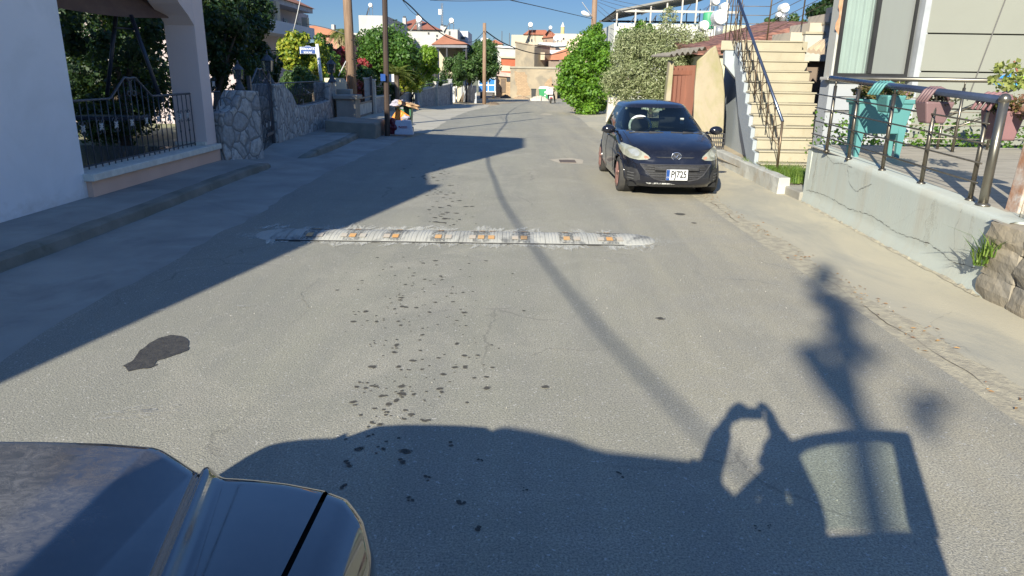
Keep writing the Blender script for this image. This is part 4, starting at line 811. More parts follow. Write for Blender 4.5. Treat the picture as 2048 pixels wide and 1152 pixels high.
# weeds ---------------------------------------------------------------------
def tuft(name, label, pts, n, hgt, mat, wd=.006, lean=.5, cat='grass tuft', parent=None, kind=None, spread=.05):
    b = MB(); r = random.Random(len(label))
    for i in range(n):
        c = r.choice(pts); a = r.uniform(0, 6.28); rr = spread * r.random() ** .5 * (c[3] if len(c) > 3 else 1); x, y, z = c[0] + rr * math.cos(a), c[1] + rr * math.sin(a), c[2]
        h_ = hgt * r.uniform(.5, 1.1); a2 = r.uniform(0, 6.28); ln = lean * r.random() * h_; dx, dy = math.cos(a2), math.sin(a2); ww = wd * r.uniform(.6, 1.2)
        sx_, sy_ = -dy * ww, dx * ww
        p0 = (x, y, z); p1 = (x + dx * ln * .3, y + dy * ln * .3, z + h_ * .55); p2_ = (x + dx * ln, y + dy * ln, z + h_ * (.95 - .25 * r.random()))
        b.add([(p0[0] - sx_, p0[1] - sy_, p0[2]), (p0[0] + sx_, p0[1] + sy_, p0[2]), (p1[0] + sx_ * .8, p1[1] + sy_ * .8, p1[2]), (p1[0] - sx_ * .8, p1[1] - sy_ * .8, p1[2]), p2_], [(0, 1, 2, 3), (3, 2, 4)])
    o = b.obj(name, mat, parent, fix=False)
    if label and not parent: tag(o, label, cat, kind=kind)
    return o
GRS = leafmat('grass_blade', [(.07, .15, .02), (.12, .22, .03), (.20, .28, .05), (.06, .12, .02)], .3)
tuft('grass_tuft', 'broad-bladed green grass tuft growing out of the rough stone wall', [(4.19, 6.12, .34), (4.17, 6.05, .42), (4.20, 6.18, .30)], 90, .26, GRS, .007, 1.5, spread=.06)
tuft('dry_weed', 'wiry dry weed at the foot of the peeling pillar', [(4.55, 6.15, .72), (4.5, 5.95, .72), (4.62, 6.0, .72)], 130, .22, leafmat('dry_weed', [(.16, .10, .07), (.12, .12, .05), (.2, .15, .1)], .2), .003, 1.3, 'weed', spread=.1)
# curb planter ---------------------------------------------------------------
CW = M('curb_whitewash', (.50, .50, .45), (.40, .40, .36), 2.4, .88, .4, 25, stain=(.40, .35, .27), sscale=2.6, sth=(.52, .7))
t = thing('curb_wall', 'low whitewashed curb wall beside the dark car and the grass', 'curb wall', (4.55, 14, 0))
b = MB(); gr = []
for i in range(40):
    y = 11.75 + 9.2 * i / 39; x = 4.36 + (y - 11.75) * .035; z = .30 + (.0 if y < 15 else 0) - max(0, y - 17) * .02; q = random.uniform(-.01, .01)
    gr.append([(x + q, y, -.1), (x + .01 + q, y, z * .5), (x + .02, y, z - .015 + q * .6), (x + .05, y, z), (x + .20, y, z + q * .5), (x + .22, y, -.1)])
b.sheet(gr); b.add([p for p in gr[0]], [(0, 1, 2, 3, 4, 5)]); b.obj('masonry', CW, t, fix=False)
b = MB(); b.bb(4.50, 9.0, 11.13, 12.2, -.1, .165); tag(b.obj('step_slab', CEM, bevel=.02), kind='structure')
b = MB(); b.sheet([[(4.45, y, .17), (5.2, y, .22), (9.0, y, .24)] for y in (11.9, 12.5, 14, 16, 19, 24)]); tag(b.obj('yard_ground', DIRT, fix=False), kind='structure')
pts = []
for i in range(60):
    y = random.uniform(11.9, 14.4); pts.append((random.uniform(4.62, 5.15 + (y - 11.9) * .05), y, .19, 1))
tuft('grass_patch', 'lush bright grass patch at the foot of the stairs behind the low curb wall', pts, 6500, .22, GRS, .004, .8, 'grass', kind='stuff', spread=.13)
# house with panels -----------------------------------------------------------
PAN = M('house_panel', (.26, .265, .225), (.245, .25, .212), .8, .6, .05, 30); HWALL = M('house_side_white', (.46, .46, .42), (.42, .42, .38), 1.5, .85, .2, 30, stain=(.42, .33, .25), sscale=3, sth=(.6, .75)); GROOVE = M('panel_groove', (.14, .135, .13))
hs_ = thing('house', 'light grey panelled house with a dark sliding window above the terrace', 'house', (8, 13.5, 0)); HY = 13.0
xw0 = at(1683, 80, HY)[0] - .02; xw1 = at(1830, 80, HY)[0]; zs = 1.90
xp = at(1846, 80, HY)[0]
b = MB(); b.bb(xp - .02, 16, HY + .03, HY + .35, .0, 6); b.obj('backing_wall', GROOVE, hs_)
z = .15; k = 0
while z < 5.6:
    z1 = z + .625; xo = xp
    for x0, x1 in ((xp, xp + 3.3), (xp + 3.32, xp + 8)):
        b = MB(); b.bb(x0, x1, HY - .08, HY + .05, z, z1 - .022); b.obj('panel', PAN, hs_, bevel=.006)
    z = z1
b = MB(); b.bb(xp - .10, xp + .02, HY - .075, HY + .3, .1, 5.6); b.obj('panel_return', M('panel_return_grey', (.42, .44, .46)), hs_)
b = MB(); xl = at(1667, 150, HY)[0]; b.bb(xl, xp - .10, HY + .12, HY + .5, -.1, zs - .05); b.obj('wall_below_window', M('pale_grey_render', (.37, .385, .40), (.33, .345, .36), 1.2), hs_)
for zz_ in (.72, 1.3): b = MB(); b.bb(xl - .01, xp - .10, HY + .105, HY + .14, zz_, zz_ + .02); b.obj('groove', GROOVE, hs_)
b = MB(); b.bb(xl - .10, xp - .05, HY - .02, HY + .32, zs - .05, zs); b.obj('window_sill', M('pale_sill', (.52, .50, .46), (.44, .42, .38), 4, .7), hs_, bevel=.008)
b = MB(); b.bb(xl - .005, xw0, HY + .10, HY + .4, zs, 6); b.obj('window_reveal', HWALL, hs_)
b = MB()
rr = random.Random(2); pv = [(xw0 - .04 - rr.random() * .04, zs + .8 + i * .09) for i in range(30)]
b.prism([(xw0 - .005, HY + .097, zs + .7)] + [(x, HY + .097, z_) for x, z_ in pv] + [(xw0 - .005, HY + .097, pv[-1][1])], (0, -.003, 0)); b.obj('peeled_patch', M('rust_peel', (.42, .20, .10), (.5, .3, .18), 12), hs_)
wn = MB(); wn.bb(xw0, xw0 + .06, HY + .06, HY + .14, zs, 6); wn.bb(xw1 - .05, xw1, HY + .06, HY + .14, zs, 6); wn.bb(xw0 + .06, xw1 - .05, HY + .06, HY + .14, zs + .002, zs + .07); xm = at(1752, 80, HY)[0]; wn.bb(xm - .04, xm + .03, HY + .045, HY + .13, zs + .07, 6)
WF = M('dark_window_frame', (.012, .012, .012), (.02, .02, .02), 4, .5); wo_ = wn.obj('window', WF, hs_)
GL = glass('window_pane', (.35, .38, .38), .25, .02); b = MB(); b.quad((xw0 + .05, HY + .1, zs), (xm, HY + .1, zs), (xm, HY + .1, 6), (xw0 + .05, HY + .1, 6)); b.obj('pane', GL, wo_, fix=False)
MESHM = glass('insect_screen', (.24, .25, .235), .75, .5); b = MB(); b.quad((xm, HY + .09, zs), (xw1 - .04, HY + .09, zs), (xw1 - .04, HY + .09, 6), (xm, HY + .09, 6)); b.obj('insect_screen', MESHM, wo_, fix=False)
b = MB(); gr = [[(xw0 + .05 + i * .012, HY + .30 + .03 * math.sin(i * .55) + .01 * math.sin(i * 1.7), z_) for i in range(int((xw1 - xw0) / .012))] for z_ in (zs, 6)]; b.sheet(gr); b.obj('curtain', M('net_curtain', (.55, .58, .58), (.5, .53, .53), 3), wo_, fix=False, smooth=True)
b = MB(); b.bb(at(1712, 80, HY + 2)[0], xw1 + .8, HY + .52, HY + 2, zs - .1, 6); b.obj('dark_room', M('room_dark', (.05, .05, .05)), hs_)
# body of the house behind and beyond
b = MB(); b.bb(at(1712, 80, HY + 8)[0], 18, HY + 2.01, HY + 8, .0, 6); b.obj('rear_block', HWALL, hs_)
# diagonal service cable on panels
b = MB(); c_a, c_b = at(2018, -20, HY - .1), at(1935, 200, HY - .1); b.tube([c_a, c_b], .010, 5); b.obj('service_cable', GROOVE, hs_)
# weeds below the house
for lab, (xa, xb), n_ in (('leafy weeds between the turquoise planter legs and the house', (5.0, 7.0), 1500), ('leafy green weeds under the sloping handrail', (6.9, 9.2), 1500)):
    b = MB(); r = np.random.default_rng(n_ + int(xa))
    for i in range(n_):
        p = Vector((r.uniform(xa, xb), r.uniform(11.3, 12.6), .15 + r.random() ** .7 * (.95 + .25 * math.sin(r.uniform(0, 6))))); d = Vector(r.normal(size=3)); d.z = abs(d.z) * .6; d.normalize(); s_ = r.uniform(.035, .085); sd_ = d.cross(Vector(r.normal(size=3))).normalized() * s_ * .4
        b.add([p, p + d * s_ * .5 + sd_, p + d * s_, p + d * s_ * .5 - sd_], [(0, 1, 2, 3)])
    tag(b.obj('weeds', GRN, fix=False), lab, 'weeds', kind='stuff')
# stairs ----------------------------------------------------------------------
STEP = M('step_cream', (.41, .37, .27), (.355, .32, .235), 2.2, .88, .25, 40, stain=(.33, .28, .19), sscale=4, sth=(.58, .78)); STRG = M('stair_grey_render', (.37, .405, .425), (.33, .365, .385), 1.0, .85, .1, 40); STC = M('stair_tan', (.50, .44, .35), (.45, .39, .31), 1.2, .9, .2, 30)
st = thing('staircase', 'cream outdoor staircase climbing beside the panelled house', 'staircase', (5.3, 15, .3))
NS = 12; Y0s, Z0s = 13.3, .14; RI, GO = .208, .27
def sxl(y): return 4.50 + (y - 13.3) * .10
for i in range(NS):
    y0 = Y0s + i * GO; z1 = Z0s + (i + 1) * RI; x0 = sxl(y0); b = MB(); b.bb(x0 + .10, x0 + 1.42, y0, y0 + GO + .02, z1 - RI + .001, z1 - .032); b.bb(x0 + .08, x0 + 1.44, y0 - .03, y0 + GO - .03, z1 - .03, z1); b.obj('step', STEP, st, bevel=.008)
YT = Y0s + NS * GO; ZT = Z0s + NS * RI; ZT0 = ZT
b = MB(); xx = sxl(15.0) - .02
prof = [(Y0s - .02, Z0s - .12)]
for i in range(NS):
    y0 = Y0s + i * GO; z1 = Z0s + (i + 1) * RI; prof += [(y0 + .02, z1 - RI - .02), (y0 + .02, z1 - .05)]
prof += [(YT + 1.3, ZT - .05), (YT + 1.3, ZT - .30), (YT + .15, ZT - .30), (YT - .1, ZT - .55), (Y0s + 2.2, Z0s + 1.0), (Y0s + .5, Z0s - .12)]
sh = .10
b.prism([(4.50 + (y - 13.3) * sh + .02, y, z_) for y, z_ in prof], (.10, 0, 0)); b.obj('stringer', STRG, st)
b = MB(); b.prism([(4.50 + (y - 13.3) * sh + .32, y, z_) for y, z_ in ((Y0s + .4, .0), (YT + 2.7, .0), (YT + 2.7, ZT - .32), (YT + .1, ZT - .34), (YT - .1, ZT - .6), (Y0s + .4, Z0s + .1))], (.15, 0, 0)); b.obj('spine_wall', STRG, st)
b = MB(); b.prism([(sxl(YT) - .30, YT - .01, ZT - .20), (sxl(YT) + 1.6, YT - .01, ZT - .20), (sxl(YT) + 1.6, YT + 2.7, ZT - .20), (sxl(YT) + .45, YT + 2.7, ZT - .20)], (0, 0, .198)); b.obj('landing', STEP, st, bevel=.01)
b = MB(); b.prism([(4.92, YT - .02, ZT - .21), (4.62, YT - .02, ZT - .21), (4.64, YT - .02, ZT - .5), (4.92, YT - .02, ZT - .8)], (0, .15, 0)); b.obj('bracket', STRG, st)
# upper flight going right, seen from its side
ux0 = at(1578, 80, 17.0)[0]; uz0 = ZT
b2 = MB(); b3 = MB(); n2 = 9; prof = []; pt = []
for i in range(n2):
    x0 = ux0 + i * .40; z1 = uz0 + (i + 1) * .205; b = MB(); b.bb(x0 - .05, x0 + .40, YT + .25, YT + 1.45, z1 - .205, z1); b.obj('upper_step', STC, st); pt += [(x0, z1 - .205), (x0, z1)]
pt2 = pt + [(ux0 + n2 * .40, uz0 + n2 * .205), (ux0 + n2 * .40, uz0 + n2 * .205 - .6), (ux0 + .5, uz0 - .42), (ux0, uz0 - .42)]
b = MB(); b.prism([(x, YT + .24, z_) for x, z_ in [(x + .22, z_ - .03) for x, z_ in pt] + [(ux0 + n2 * .4 + .2, uz0 + n2 * .205 - .5), (ux0 + .75, uz0 - .40), (ux0 + .22, uz0 - .40)]], (0, -.14, 0)); b.obj('upper_stringer', HWALL, st)
for i in range(n2):
    x0 = ux0 + i * .40 + .22; z1 = uz0 + (i + 1) * .205; b = MB(); b.bb(x0 - .02, x0 + .42, YT + .06, YT + .26, z1 - .04, z1 + .01); b.obj('upper_nosing', STEP, st)
# awning under the upper flight and the dark recess
t = thing('awning', 'small cream scalloped awning under the upper stair flight', 'awning', at(1640, 100, 15.3)); AW = M('awning_cloth', (.60, .47, .32), (.52, .40, .27), 3, .9)
a0, a1, a2, a3 = at(1615, 98, 14.9), at(1652, 102, 14.3), at(1664, 74, 14.9), at(1640, 80, 15.4)
b = MB(); n = 12; lo = [Vector(a0).lerp(Vector(a1), i / n) + Vector((0, 0, .03 * math.sin(i * 1.9))) for i in range(n + 1)]; hi = [Vector(a3).lerp(Vector(a2), i / n) for i in range(n + 1)]; b.sheet([lo, hi]); b.sheet([[p + Vector((0, 0, -.07 - .02 * math.sin(i * 1.9))) for i, p in enumerate(lo)], lo]); b.obj('cloth', AW, t, fix=False)
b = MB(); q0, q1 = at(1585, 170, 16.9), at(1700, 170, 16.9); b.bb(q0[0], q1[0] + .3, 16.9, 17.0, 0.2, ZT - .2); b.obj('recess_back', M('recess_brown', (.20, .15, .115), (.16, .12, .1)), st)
# handrail of the stairs with lattice
SB = M('bronze_tube', (.13, .095, .06), (.18, .13, .085), 5, .4, metal=.6)
hr = thing('stair_railing', 'bronze stair railing with diagonal lattice and dark blue handrail', 'railing', (5.1, 13.3, .3))
xr = 5.22
def rp(s_): return (xr + s_ * .05 - .02 * 0, 12.95 + s_ * NS * GO, Z0s + .12 + s_ * NS * RI)
pb, ptp = at(1556, 322, 12.9), at(1565, 243, 12.9); top = at(1470, -20, 16.3)
b = MB(); b.tube([pb[:2] + (.18,), ptp], .022, 10); b.obj('newel', SB, hr, smooth=True)
b = MB(); b.tube([ptp, top], .028, 10); b.obj('handrail', SSN, hr, smooth=True)
low0, low1 = Vector(pb) + Vector((0, 0, .18)), Vector(top) - Vector((0, 0, .82))
P0, P1 = Vector(ptp), Vector(top)
for k in range(1, 9):
    s_ = k / 8.6; b = MB(); a_ = P0.lerp(P1, s_); c_ = low0.lerp(low1, s_); b.tube([c_ - Vector((0, 0, .12)), a_], .011, 6); b.obj('baluster', SB, hr, smooth=True)
for j in range(2):
    for k in range(7):
        s_ = k / 7; b = MB(); A_ = P0.lerp(P1, s_) - Vector((0, 0, .04)); B_ = low0.lerp(low1, min(1, s_ + .16)); C_ = low0.lerp(low1, s_); D_ = P0.lerp(P1, min(1, s_ + .16)) - Vector((0, 0, .04))
        b.tube([A_, B_] if j else [C_, D_], .007, 5); b.obj('lattice_bar', SB, hr, smooth=True)
b = MB(); b.tube([low0, low1], .009, 6); b.obj('bottom_rail', SB, hr, smooth=True)
# landing railing / cage
t = thing('landing_railing', 'bronze post and bar railing round the stair landing against the sky', 'railing', (5, 17.5, ZT))
for px in (1452, 1460, 1472, 1478, 1536, 1602, 1655):
    y = 16.9; p = at(px, 60, y); zb_ = ZT if px < 1560 else ZT + (px - 1560) * .009; b = MB(); b.tube([(p[0], y, zb_ - .02), (p[0] + .02, y, 4.3)], .012 if px < 1500 else .016, 6); b.obj('post', SB, t, smooth=True)
for py in (12, 30, 47, 62):
    a_, c_ = at(1453, py, 16.95), at(1540, py + 1, 16.95); d_ = at(1652, py - 55, 16.95); b = MB(); b.tube([a_, c_, d_], .007, 5); b.obj('bar', SB, t, smooth=True)
for (p_, q_) in (((1480, 0), (1500, 60)), ((1478, 40), (1490, 84)), ((1488, 8), (1478, 60))): b = MB(); b.tube([at(*p_, 16.5), at(*q_, 16.4)], .008, 5); b.obj('brace', SB, t)
# black wire crate by stairs
t = thing('wire_crate', 'black wire crate between the car mirror and the stair wall', 'crate', at(1430, 285, 16.0)); b = MB(); p, q_ = at(1418, 292, 16.2), at(1450, 268, 16.2)
for i in range(9): x = p[0] + (q_[0] - p[0]) * i / 8; b.tube([(x, 16.2, .25), (x, 16.2, q_[2])], .008, 4); b.tube([(x, 16.5, .25), (x, 16.5, q_[2])], .008, 4)
for i in range(5): z_ = .25 + (q_[2] - .25) * i / 4; b.tube([(p[0], 16.2, z_), (q_[0], 16.2, z_), (q_[0], 16.5, z_), (p[0], 16.5, z_), (p[0], 16.2, z_)], .009, 4)
b.obj('wires', IRON, t)
# shed with rusty door ---------------------------------------------------------
SHW = M('shed_plaster', (.43, .365, .255), (.34, .29, .205), 1.1, .9, .5, 20, stain=(.29, .27, .14), sscale=1.1, sth=(.50, .66), stretch=(1, 1, .6)); DOOR = M('rust_door', (.19, .065, .034), (.15, .052, .03), 2, .6, .15, 30, stretch=(4, 4, .3), stain=(.26, .09, .05), sscale=3)
sh_ = thing('shed', 'leaning plastered shed with rust-red plank door and corrugated roof behind the car', 'shed', (4.9, 19, 0)); SY_ = 17.3
xj0, xd0, xd1, xe = at(1340, 180, SY_)[0], at(1346, 180, SY_)[0], at(1386, 180, SY_)[0], at(1450, 200, SY_)[0]
b = MB(); b.prism([(xj0 - .08, SY_ + .25, 0), (xd0, SY_ + .2, 0), (xd0 + .02, SY_ + .2, 2.2), (xj0, SY_ + .25, 2.22)], (0, .25, 0)); b.obj('jamb', SHW, sh_, bevel=.02)
pts = [(at(px, py, SY_)[0], SY_, at(px, py, SY_)[2]) for px, py in ((1387, 240), (1389, 180), (1394, 122), (1410, 108), (1420, 98), (1432, 90), (1440, 118), (1446, 140), (1450, 190), (1448, 250))]
pts = [(pts[0][0] - .05, SY_, -.1)] + pts + [(pts[-1][0], SY_, -.1)]
b = MB(); b.prism(pts, (.05, .3, 0)); b.obj('front_wall', SHW, sh_, bevel=.03)
b = MB(); b.prism([(xd0 - .02, SY_ + .28, .05), (xd1 + .06, SY_ + .22, .05), (xd1 + .10, SY_ + .22, 2.12), (xd0, SY_ + .28, 2.10)], (0, .04, 0)); dr_ = b.obj('door', DOOR, sh_)
for k in range(5): b = MB(); x = xd0 + (xd1 - xd0) * (k + .5) / 5; b.box((x, SY_ + .255, 1.05), (.012, .02, 2.0)); b.obj('plank_seam', M('seam_dark', (.12, .035, .02)), dr_)
b = MB(); b.box(((xd0 + xd1) / 2, SY_ + .24, 1.95), (xd1 - xd0, .03, .10)); b.obj('cross_rail', DOOR, dr_)
b = MB(); gr = []
for i in range(57):
    s_ = i / 56; a_ = Vector(at(1338, 112, SY_ - .05)).lerp(Vector(at(1412, 98, SY_ - .05)), s_); zc = a_.z + .035 * math.sin(i * .75) + .03 * math.sin(s_ * 9) * s_; gr.append([(a_.x, SY_ - .15, zc), (a_.x + .05, SY_ + 2.5, zc + .05), (a_.x + .05, SY_ + 2.5, zc + .035), (a_.x, SY_ - .15, zc - .015)])
b.sheet(gr); b.obj('corrugated_roof', M('asbestos_sheet', (.36, .32, .25), (.26, .23, .18), 4, .95, .4, 30), sh_, fix=False)
b = MB(); b.bb(xd0 + .75, xe - .15, SY_ + .6, SY_ + 2.6, 0, 2.1); b.obj('rear_body', M('shed_dark', (.12, .1, .085)), sh_)
# red tile roof behind the stairs
TILER = M('red_tile_roof', (.30, .14, .10), (.13, .06, .045), 3.2, .85, .8, 12, stretch=(1.2, 1, 5), p=(.44, .56))
t = thing('tiled_roof_house', 'low house with red tiled roof showing behind the stair landing', 'house', (9, 26, 0)); YR = 24.0
p = [at(1392, 100, YR), at(1470, 84, YR), at(1600, 84, YR), at(1620, 100, YR)]
b = MB(); b.prism([at(1395, 96, YR), at(1500, 77, YR + .5), at(1608, 47, YR + 1), at(1660, 45, YR + 1), at(1660, 110, YR), at(1395, 110, YR)], (0, 4, .3)); b.obj('roof', TILER, t)
b = MB(); q0, q1 = at(1400, 110, YR + .3), at(1700, 110, YR + .3); b.bb(q0[0] + .3, q1[0], YR + .2, YR + 4, 0, q0[2]); b.obj('wall', M('pale_yellow_wall', (.58, .56, .38), (.52, .5, .35), 1), t)
# pale yellow parapet
t = thing('parapet_wall', 'pale yellow parapet wall beyond the landing railing', 'wall', at(1480, 60, 30)); b = MB(); q0, q1 = at(1440, 50, 30), at(1512, 50, 30); b.bb(q0[0], q1[0], 30, 30.3, 0, q0[2]); b.obj('masonry', M('pale_yellow_wall', (.58, .56, .38), (.52, .5, .35), 1), t)
# low wall left of the car (behind it) and planter stump
t = thing('low_wall', 'short whitewashed wall stub with a yellow top between the bush and the car', 'wall', gnd(1225, 232)); yy = 33.0; q0, q1 = at(1212, 233, yy), at(1236, 233, yy)
b = MB(); b.prism([(q0[0], yy, -.35), (q1[0] + .4, yy, -.35), (q1[0] + .4, yy, at(1236, 196, yy)[2]), (q0[0] + .1, yy, at(1214, 195, yy)[2])], (0, .4, 0)); b.obj('masonry', M('stub_wall', (.56, .52, .46), (.48, .44, .38), 3, .9, .4, 20, stain=(.55, .4, .2), sscale=3), t, bevel=.03)
# ================================================================ parked hatchback
def paint(name, c, dust=(.10, .095, .09), rough=.12, dl=.5, dh=.8, sc_=5):
    m, n, b = newmat(name); co = coords(n, (1, 1, 1), False); a = noise(n, co, sc_, 8, .7, .5); f = noise(n, co, 90, 3, .7)
    k = ramp(n, mixc(n, .35, a, f), dl, dh); s_ = N(n, 'ShaderNodeMath', operation='MULTIPLY'); n.links.new(k, s_.inputs[0]); s_.inputs[1].default_value = .55
    n.links.new(mixc(n, s_.outputs[0], c, dust), b.inputs['Base Color']); r = N(n, 'ShaderNodeMath', operation='MULTIPLY_ADD'); n.links.new(k, r.inputs[0]); r.inputs[1].default_value = .30; r.inputs[2].default_value = rough; n.links.new(r.outputs[0], b.inputs['Roughness'])
    b.inputs['Coat Weight'].default_value = .6; b.inputs['Coat Roughness'].default_value = .06; return m
NAVY = paint('navy_black_paint', (.010, .011, .017), (.06, .06, .065), .16, .5, .85)
BPL = M('black_plastic', (.022, .022, .024), (.04, .04, .042), 14, .55, .2, 80); BLK = M('wheel_well_black', (.008, .008, .008), (.01, .01, .01))
CX, CY = 2.56, 11.22
def li(t, pts):
    for (a, va), (c, vc) in zip(pts, pts[1:]):
        if t <= c: q = (t - a) / (c - a) if c > a else 0; return va + (vc - va) * q
    return pts[-1][1]
def sm(t, pts):
    xs = [p[0] for p in pts]; i = 0
    if t <= xs[0]: return pts[0][1]
    if t >= xs[-1]: return pts[-1][1]
    while t > xs[i + 1]: i += 1
    q = (t - xs[i]) / (xs[i + 1] - xs[i]); q = q * q * (3 - 2 * q); return pts[i][1] + (pts[i + 1][1] - pts[i][1]) * q
def sup(th, a, bf, br, yc, nf=4.0, nr=4.5):
    """plan outline: th=0 front centre (y small), goes round; returns x,y"""
    c, s_ = math.cos(th), math.sin(th); n = nf if c > 0 else nr; bb_ = bf if c > 0 else br
    x = a * math.copysign(abs(s_) ** (2 / n), s_); y = yc - bb_ * math.copysign(abs(c) ** (2 / n), c); return x, y
NT = 96
hood = [(0, .665), (.06, .70), (.18, .755), (.45, .83), (.8, .90), (1.1, .955), (1.3, .985), (2.4, .985), (3.4, 1.0), (3.85, .98)]
def lower(th, t):
    # t 0..1 side height, t>1 goes over the top to the middle
    tt = min(t, 1)
    fy = sm(tt, [(0, .09), (.14, .01), (.34, 0), (.62, .03), (.85, .09), (1, .16)]); ry = sm(tt, [(0, .12), (.25, 0), (.6, .02), (1, .10)])
    a = sm(tt, [(0, .79), (.2, .835), (.55, .8475), (.85, .825), (1, .765)])
    k = 1 - max(0, t - 1)
    x, y = sup(th, a, 1.95 - fy, 1.95 - ry, 1.95)
    zt = li(y, hood); zb = .185
    z = zb + tt * (zt - .035 - zb) if t <= 1 else zt - .035
    if t > 1:
        x *= k; y = 1.95 + (y - 1.95) * (.25 + .75 * k); zt = li(y, hood); u = 1 - k; z = zt - .035 * (1 - min(1, u * 5)) ** 2 + .035 * math.sin(min(u, 1) * math.pi / 2)
    return (CX + x, CY + y, z)
def gh(th, t):
    tt = min(t, 1); f = sm(tt, [(0, 0), (1, 1)]) * .25 + tt * .75
    yf = .98 + f * .92; yr = 3.72 - tt * .30; a = .775 - .205 * (tt ** 1.15); yc = (yf + yr) / 2
    x, y = sup(th, a, yc - yf, yr - yc, yc, 4.2, 4.6); z = .93 + tt * .43
    if t > 1:
        k = 1 - (t - 1); x *= k; y = yc + (y - yc) * k; z = 1.36 + .095 * math.sin((1 - k) * math.pi / 2) ** .55
    return (CX + x, CY + y, z)
car = thing('parked_car', 'dusty navy black hatchback with pinkish wheel rims parked on the right', 'car', (CX, CY + 1.95, 0))
ths = [2 * math.pi * k / NT for k in range(NT)]
ts = [i / 16 for i in range(17)] + [1.06, 1.15, 1.3, 1.5, 1.7, 1.85, 1.95, 1.999]
WH = [(.79, .80), (3.28, .80)]
v = [lower(th, t) for t in ts for th in ths]; faces = []
def inwheel(p): return any((p[1] - CY - wy) ** 2 + (p[2] - .29) ** 2 < .315 ** 2 for wy, _ in WH) and abs(p[0] - CX) > .66 and p[2] < .62
for i in range(len(ts) - 1):
    for k in range(NT):
        k2 = (k + 1) % NT; f = (i * NT + k, i * NT + k2, (i + 1) * NT + k2, (i + 1) * NT + k); c = [sum(v[q][a] for q in f) / 4 for a in range(3)]
        if inwheel(c): continue
        faces.append(f)
b = MB(); b.add(v, faces)
# greenhouse
tg = [i / 14 for i in range(15)] + [1.05, 1.12, 1.22, 1.4, 1.6, 1.8, 1.999]
def zone(th, t):
    d = math.degrees(th) % 360; dd = d if d <= 180 else d - 360; ad = abs(dd)
    if .03 < t < .95:
        p = gh(th, t); y = p[1] - CY; x = abs(p[0] - CX); fx = x / (.775 - .205 * min(t, 1) ** 1.15)
        yfr = .98 + t * .92
        if fx < .93 and y < yfr + .45: return 'ws'
        if fx >= .93 and y > yfr + .22 and y < 3.45 - .5 * t and .14 < t < .93:
            if 2.18 < y < 2.27: return None
            return 'side'
        if fx < .85 and y > 3.0 and .25 < t < .9: return 'rear'
    return None
v = [gh(th, t) for t in tg for th in ths]; fg = []; gl = {'ws': [], 'side': [], 'rear': []}
for i in range(len(tg) - 1):
    for k in range(NT):
        k2 = (k + 1) % NT; f = (i * NT + k, i * NT + k2, (i + 1) * NT + k2, (i + 1) * NT + k); zn = zone((ths[k] + math.pi / NT), (tg[i] + tg[i + 1]) / 2)
        (gl[zn] if zn else fg).append(f)
b.add(v, fg); body = b.obj('body', NAVY, car, smooth=True)
bvv = [Vector(p) for p in b.v]; BV = BVHTree.FromPolygons(bvv, b.f)
WGL = glass('windscreen_glass', (.012, .02, .024), .22, .02); SGL = glass('side_glass', (.01, .015, .015), .75, .03)
for nm, mt, kk in (('windscreen', WGL, 'ws'), ('side_windows', SGL, 'side'), ('rear_window', WGL, 'rear')):
    g = MB(); g.add(v, gl[kk]); me_o = g.obj(nm, mt, car, smooth=True)
# interior
inn = MB(); inn.bb(CX - .68, CX + .68, CY + 1.25, CY + 3.3, .45, .93); inn.obj('cabin_tub', M('cabin_dark', (.02, .021, .024)), car)
b = MB(); b.bb(CX - .66, CX + .66, CY + 1.15, CY + 1.55, .88, .985); b.obj('dashboard', BPL, car, bevel=.03)
for x in (-.34, .34):
    b = MB(); b.box((CX + x, CY + 2.25, 1.02), (.46, .14, .52), rx=-.15); b.box((CX + x, CY + 2.32, 1.30), (.24, .10, .16)); b.obj('seat', M('seat_fabric', (.03, .03, .034)), car, bevel=.04)
b = MB(); n = 28; c0 = Vector((CX - .36, CY + 1.50, 1.03)); tl = R(25)
b.tube([c0 + Vector((.185 * math.cos(2 * math.pi * k / n), -.185 * math.sin(2 * math.pi * k / n) * math.sin(tl) * -1, .185 * math.sin(2 * math.pi * k / n) * math.cos(tl))) for k in range(n + 1)], .022, 8); b.obj('steering_wheel', M('fleece_white', (.75, .78, .76), (.5, .55, .52), 30, .9), car, smooth=True)
b = MB(); b.lathe([(.15, 0), (.14, .02), (.02, .03)], (CX - .36, CY + 1.50, 1.03), 16, 'y'); b.obj('steering_hub', BPL, car)
b = MB(); b.box((CX + .36, CY + 1.5, 1.13), (.06, .03, .10)); b.box((CX + .02, CY + 1.85, 1.30), (.10, .02, .03)); b.obj('mirror_and_tag', M('tag_pale', (.5, .55, .5)), car)
# frit / windscreen surround via strips along the border: wipers and cowl
b = MB(); b.bb(CX - .62, CX + .62, CY + 1.02, CY + 1.20, .945, .965); b.obj('cowl', BPL, car, bevel=.01)
def wpt(x, t, off=.012):
    th = math.asin(max(-1, min(1, math.copysign(abs(x / (.775 - .205 * t ** 1.15)) ** (4.2 / 2), x)))); p = Vector(gh(th, t)); return p + Vector((0, -off, off * .6))
for (xa, ta, xb, tb) in ((-.05, .04, -.52, .06), (.48, .04, .08, .07)):
    b = MB(); b.tube([wpt(xa + (xb - xa) * k / 8, ta + (tb - ta) * k / 8, .02) for k in range(9)], .009, 5); b.tube([wpt(xa, ta, .02), wpt((xa + xb) / 2, (ta + tb) / 2 + .015, .03)], .012, 5); b.obj('wiper', BPL, car)
def proj(x, z, off=.006):
    hit = BV.ray_cast(Vector((CX + x, CY - 2, z)), Vector((0, 1, 0)))
    if hit[0] is None: return Vector((CX + x, CY + .5, z))
    return hit[0] + Vector((0, -off, 0)) + hit[1] * (0 if hit[1].y < 0 else 0)
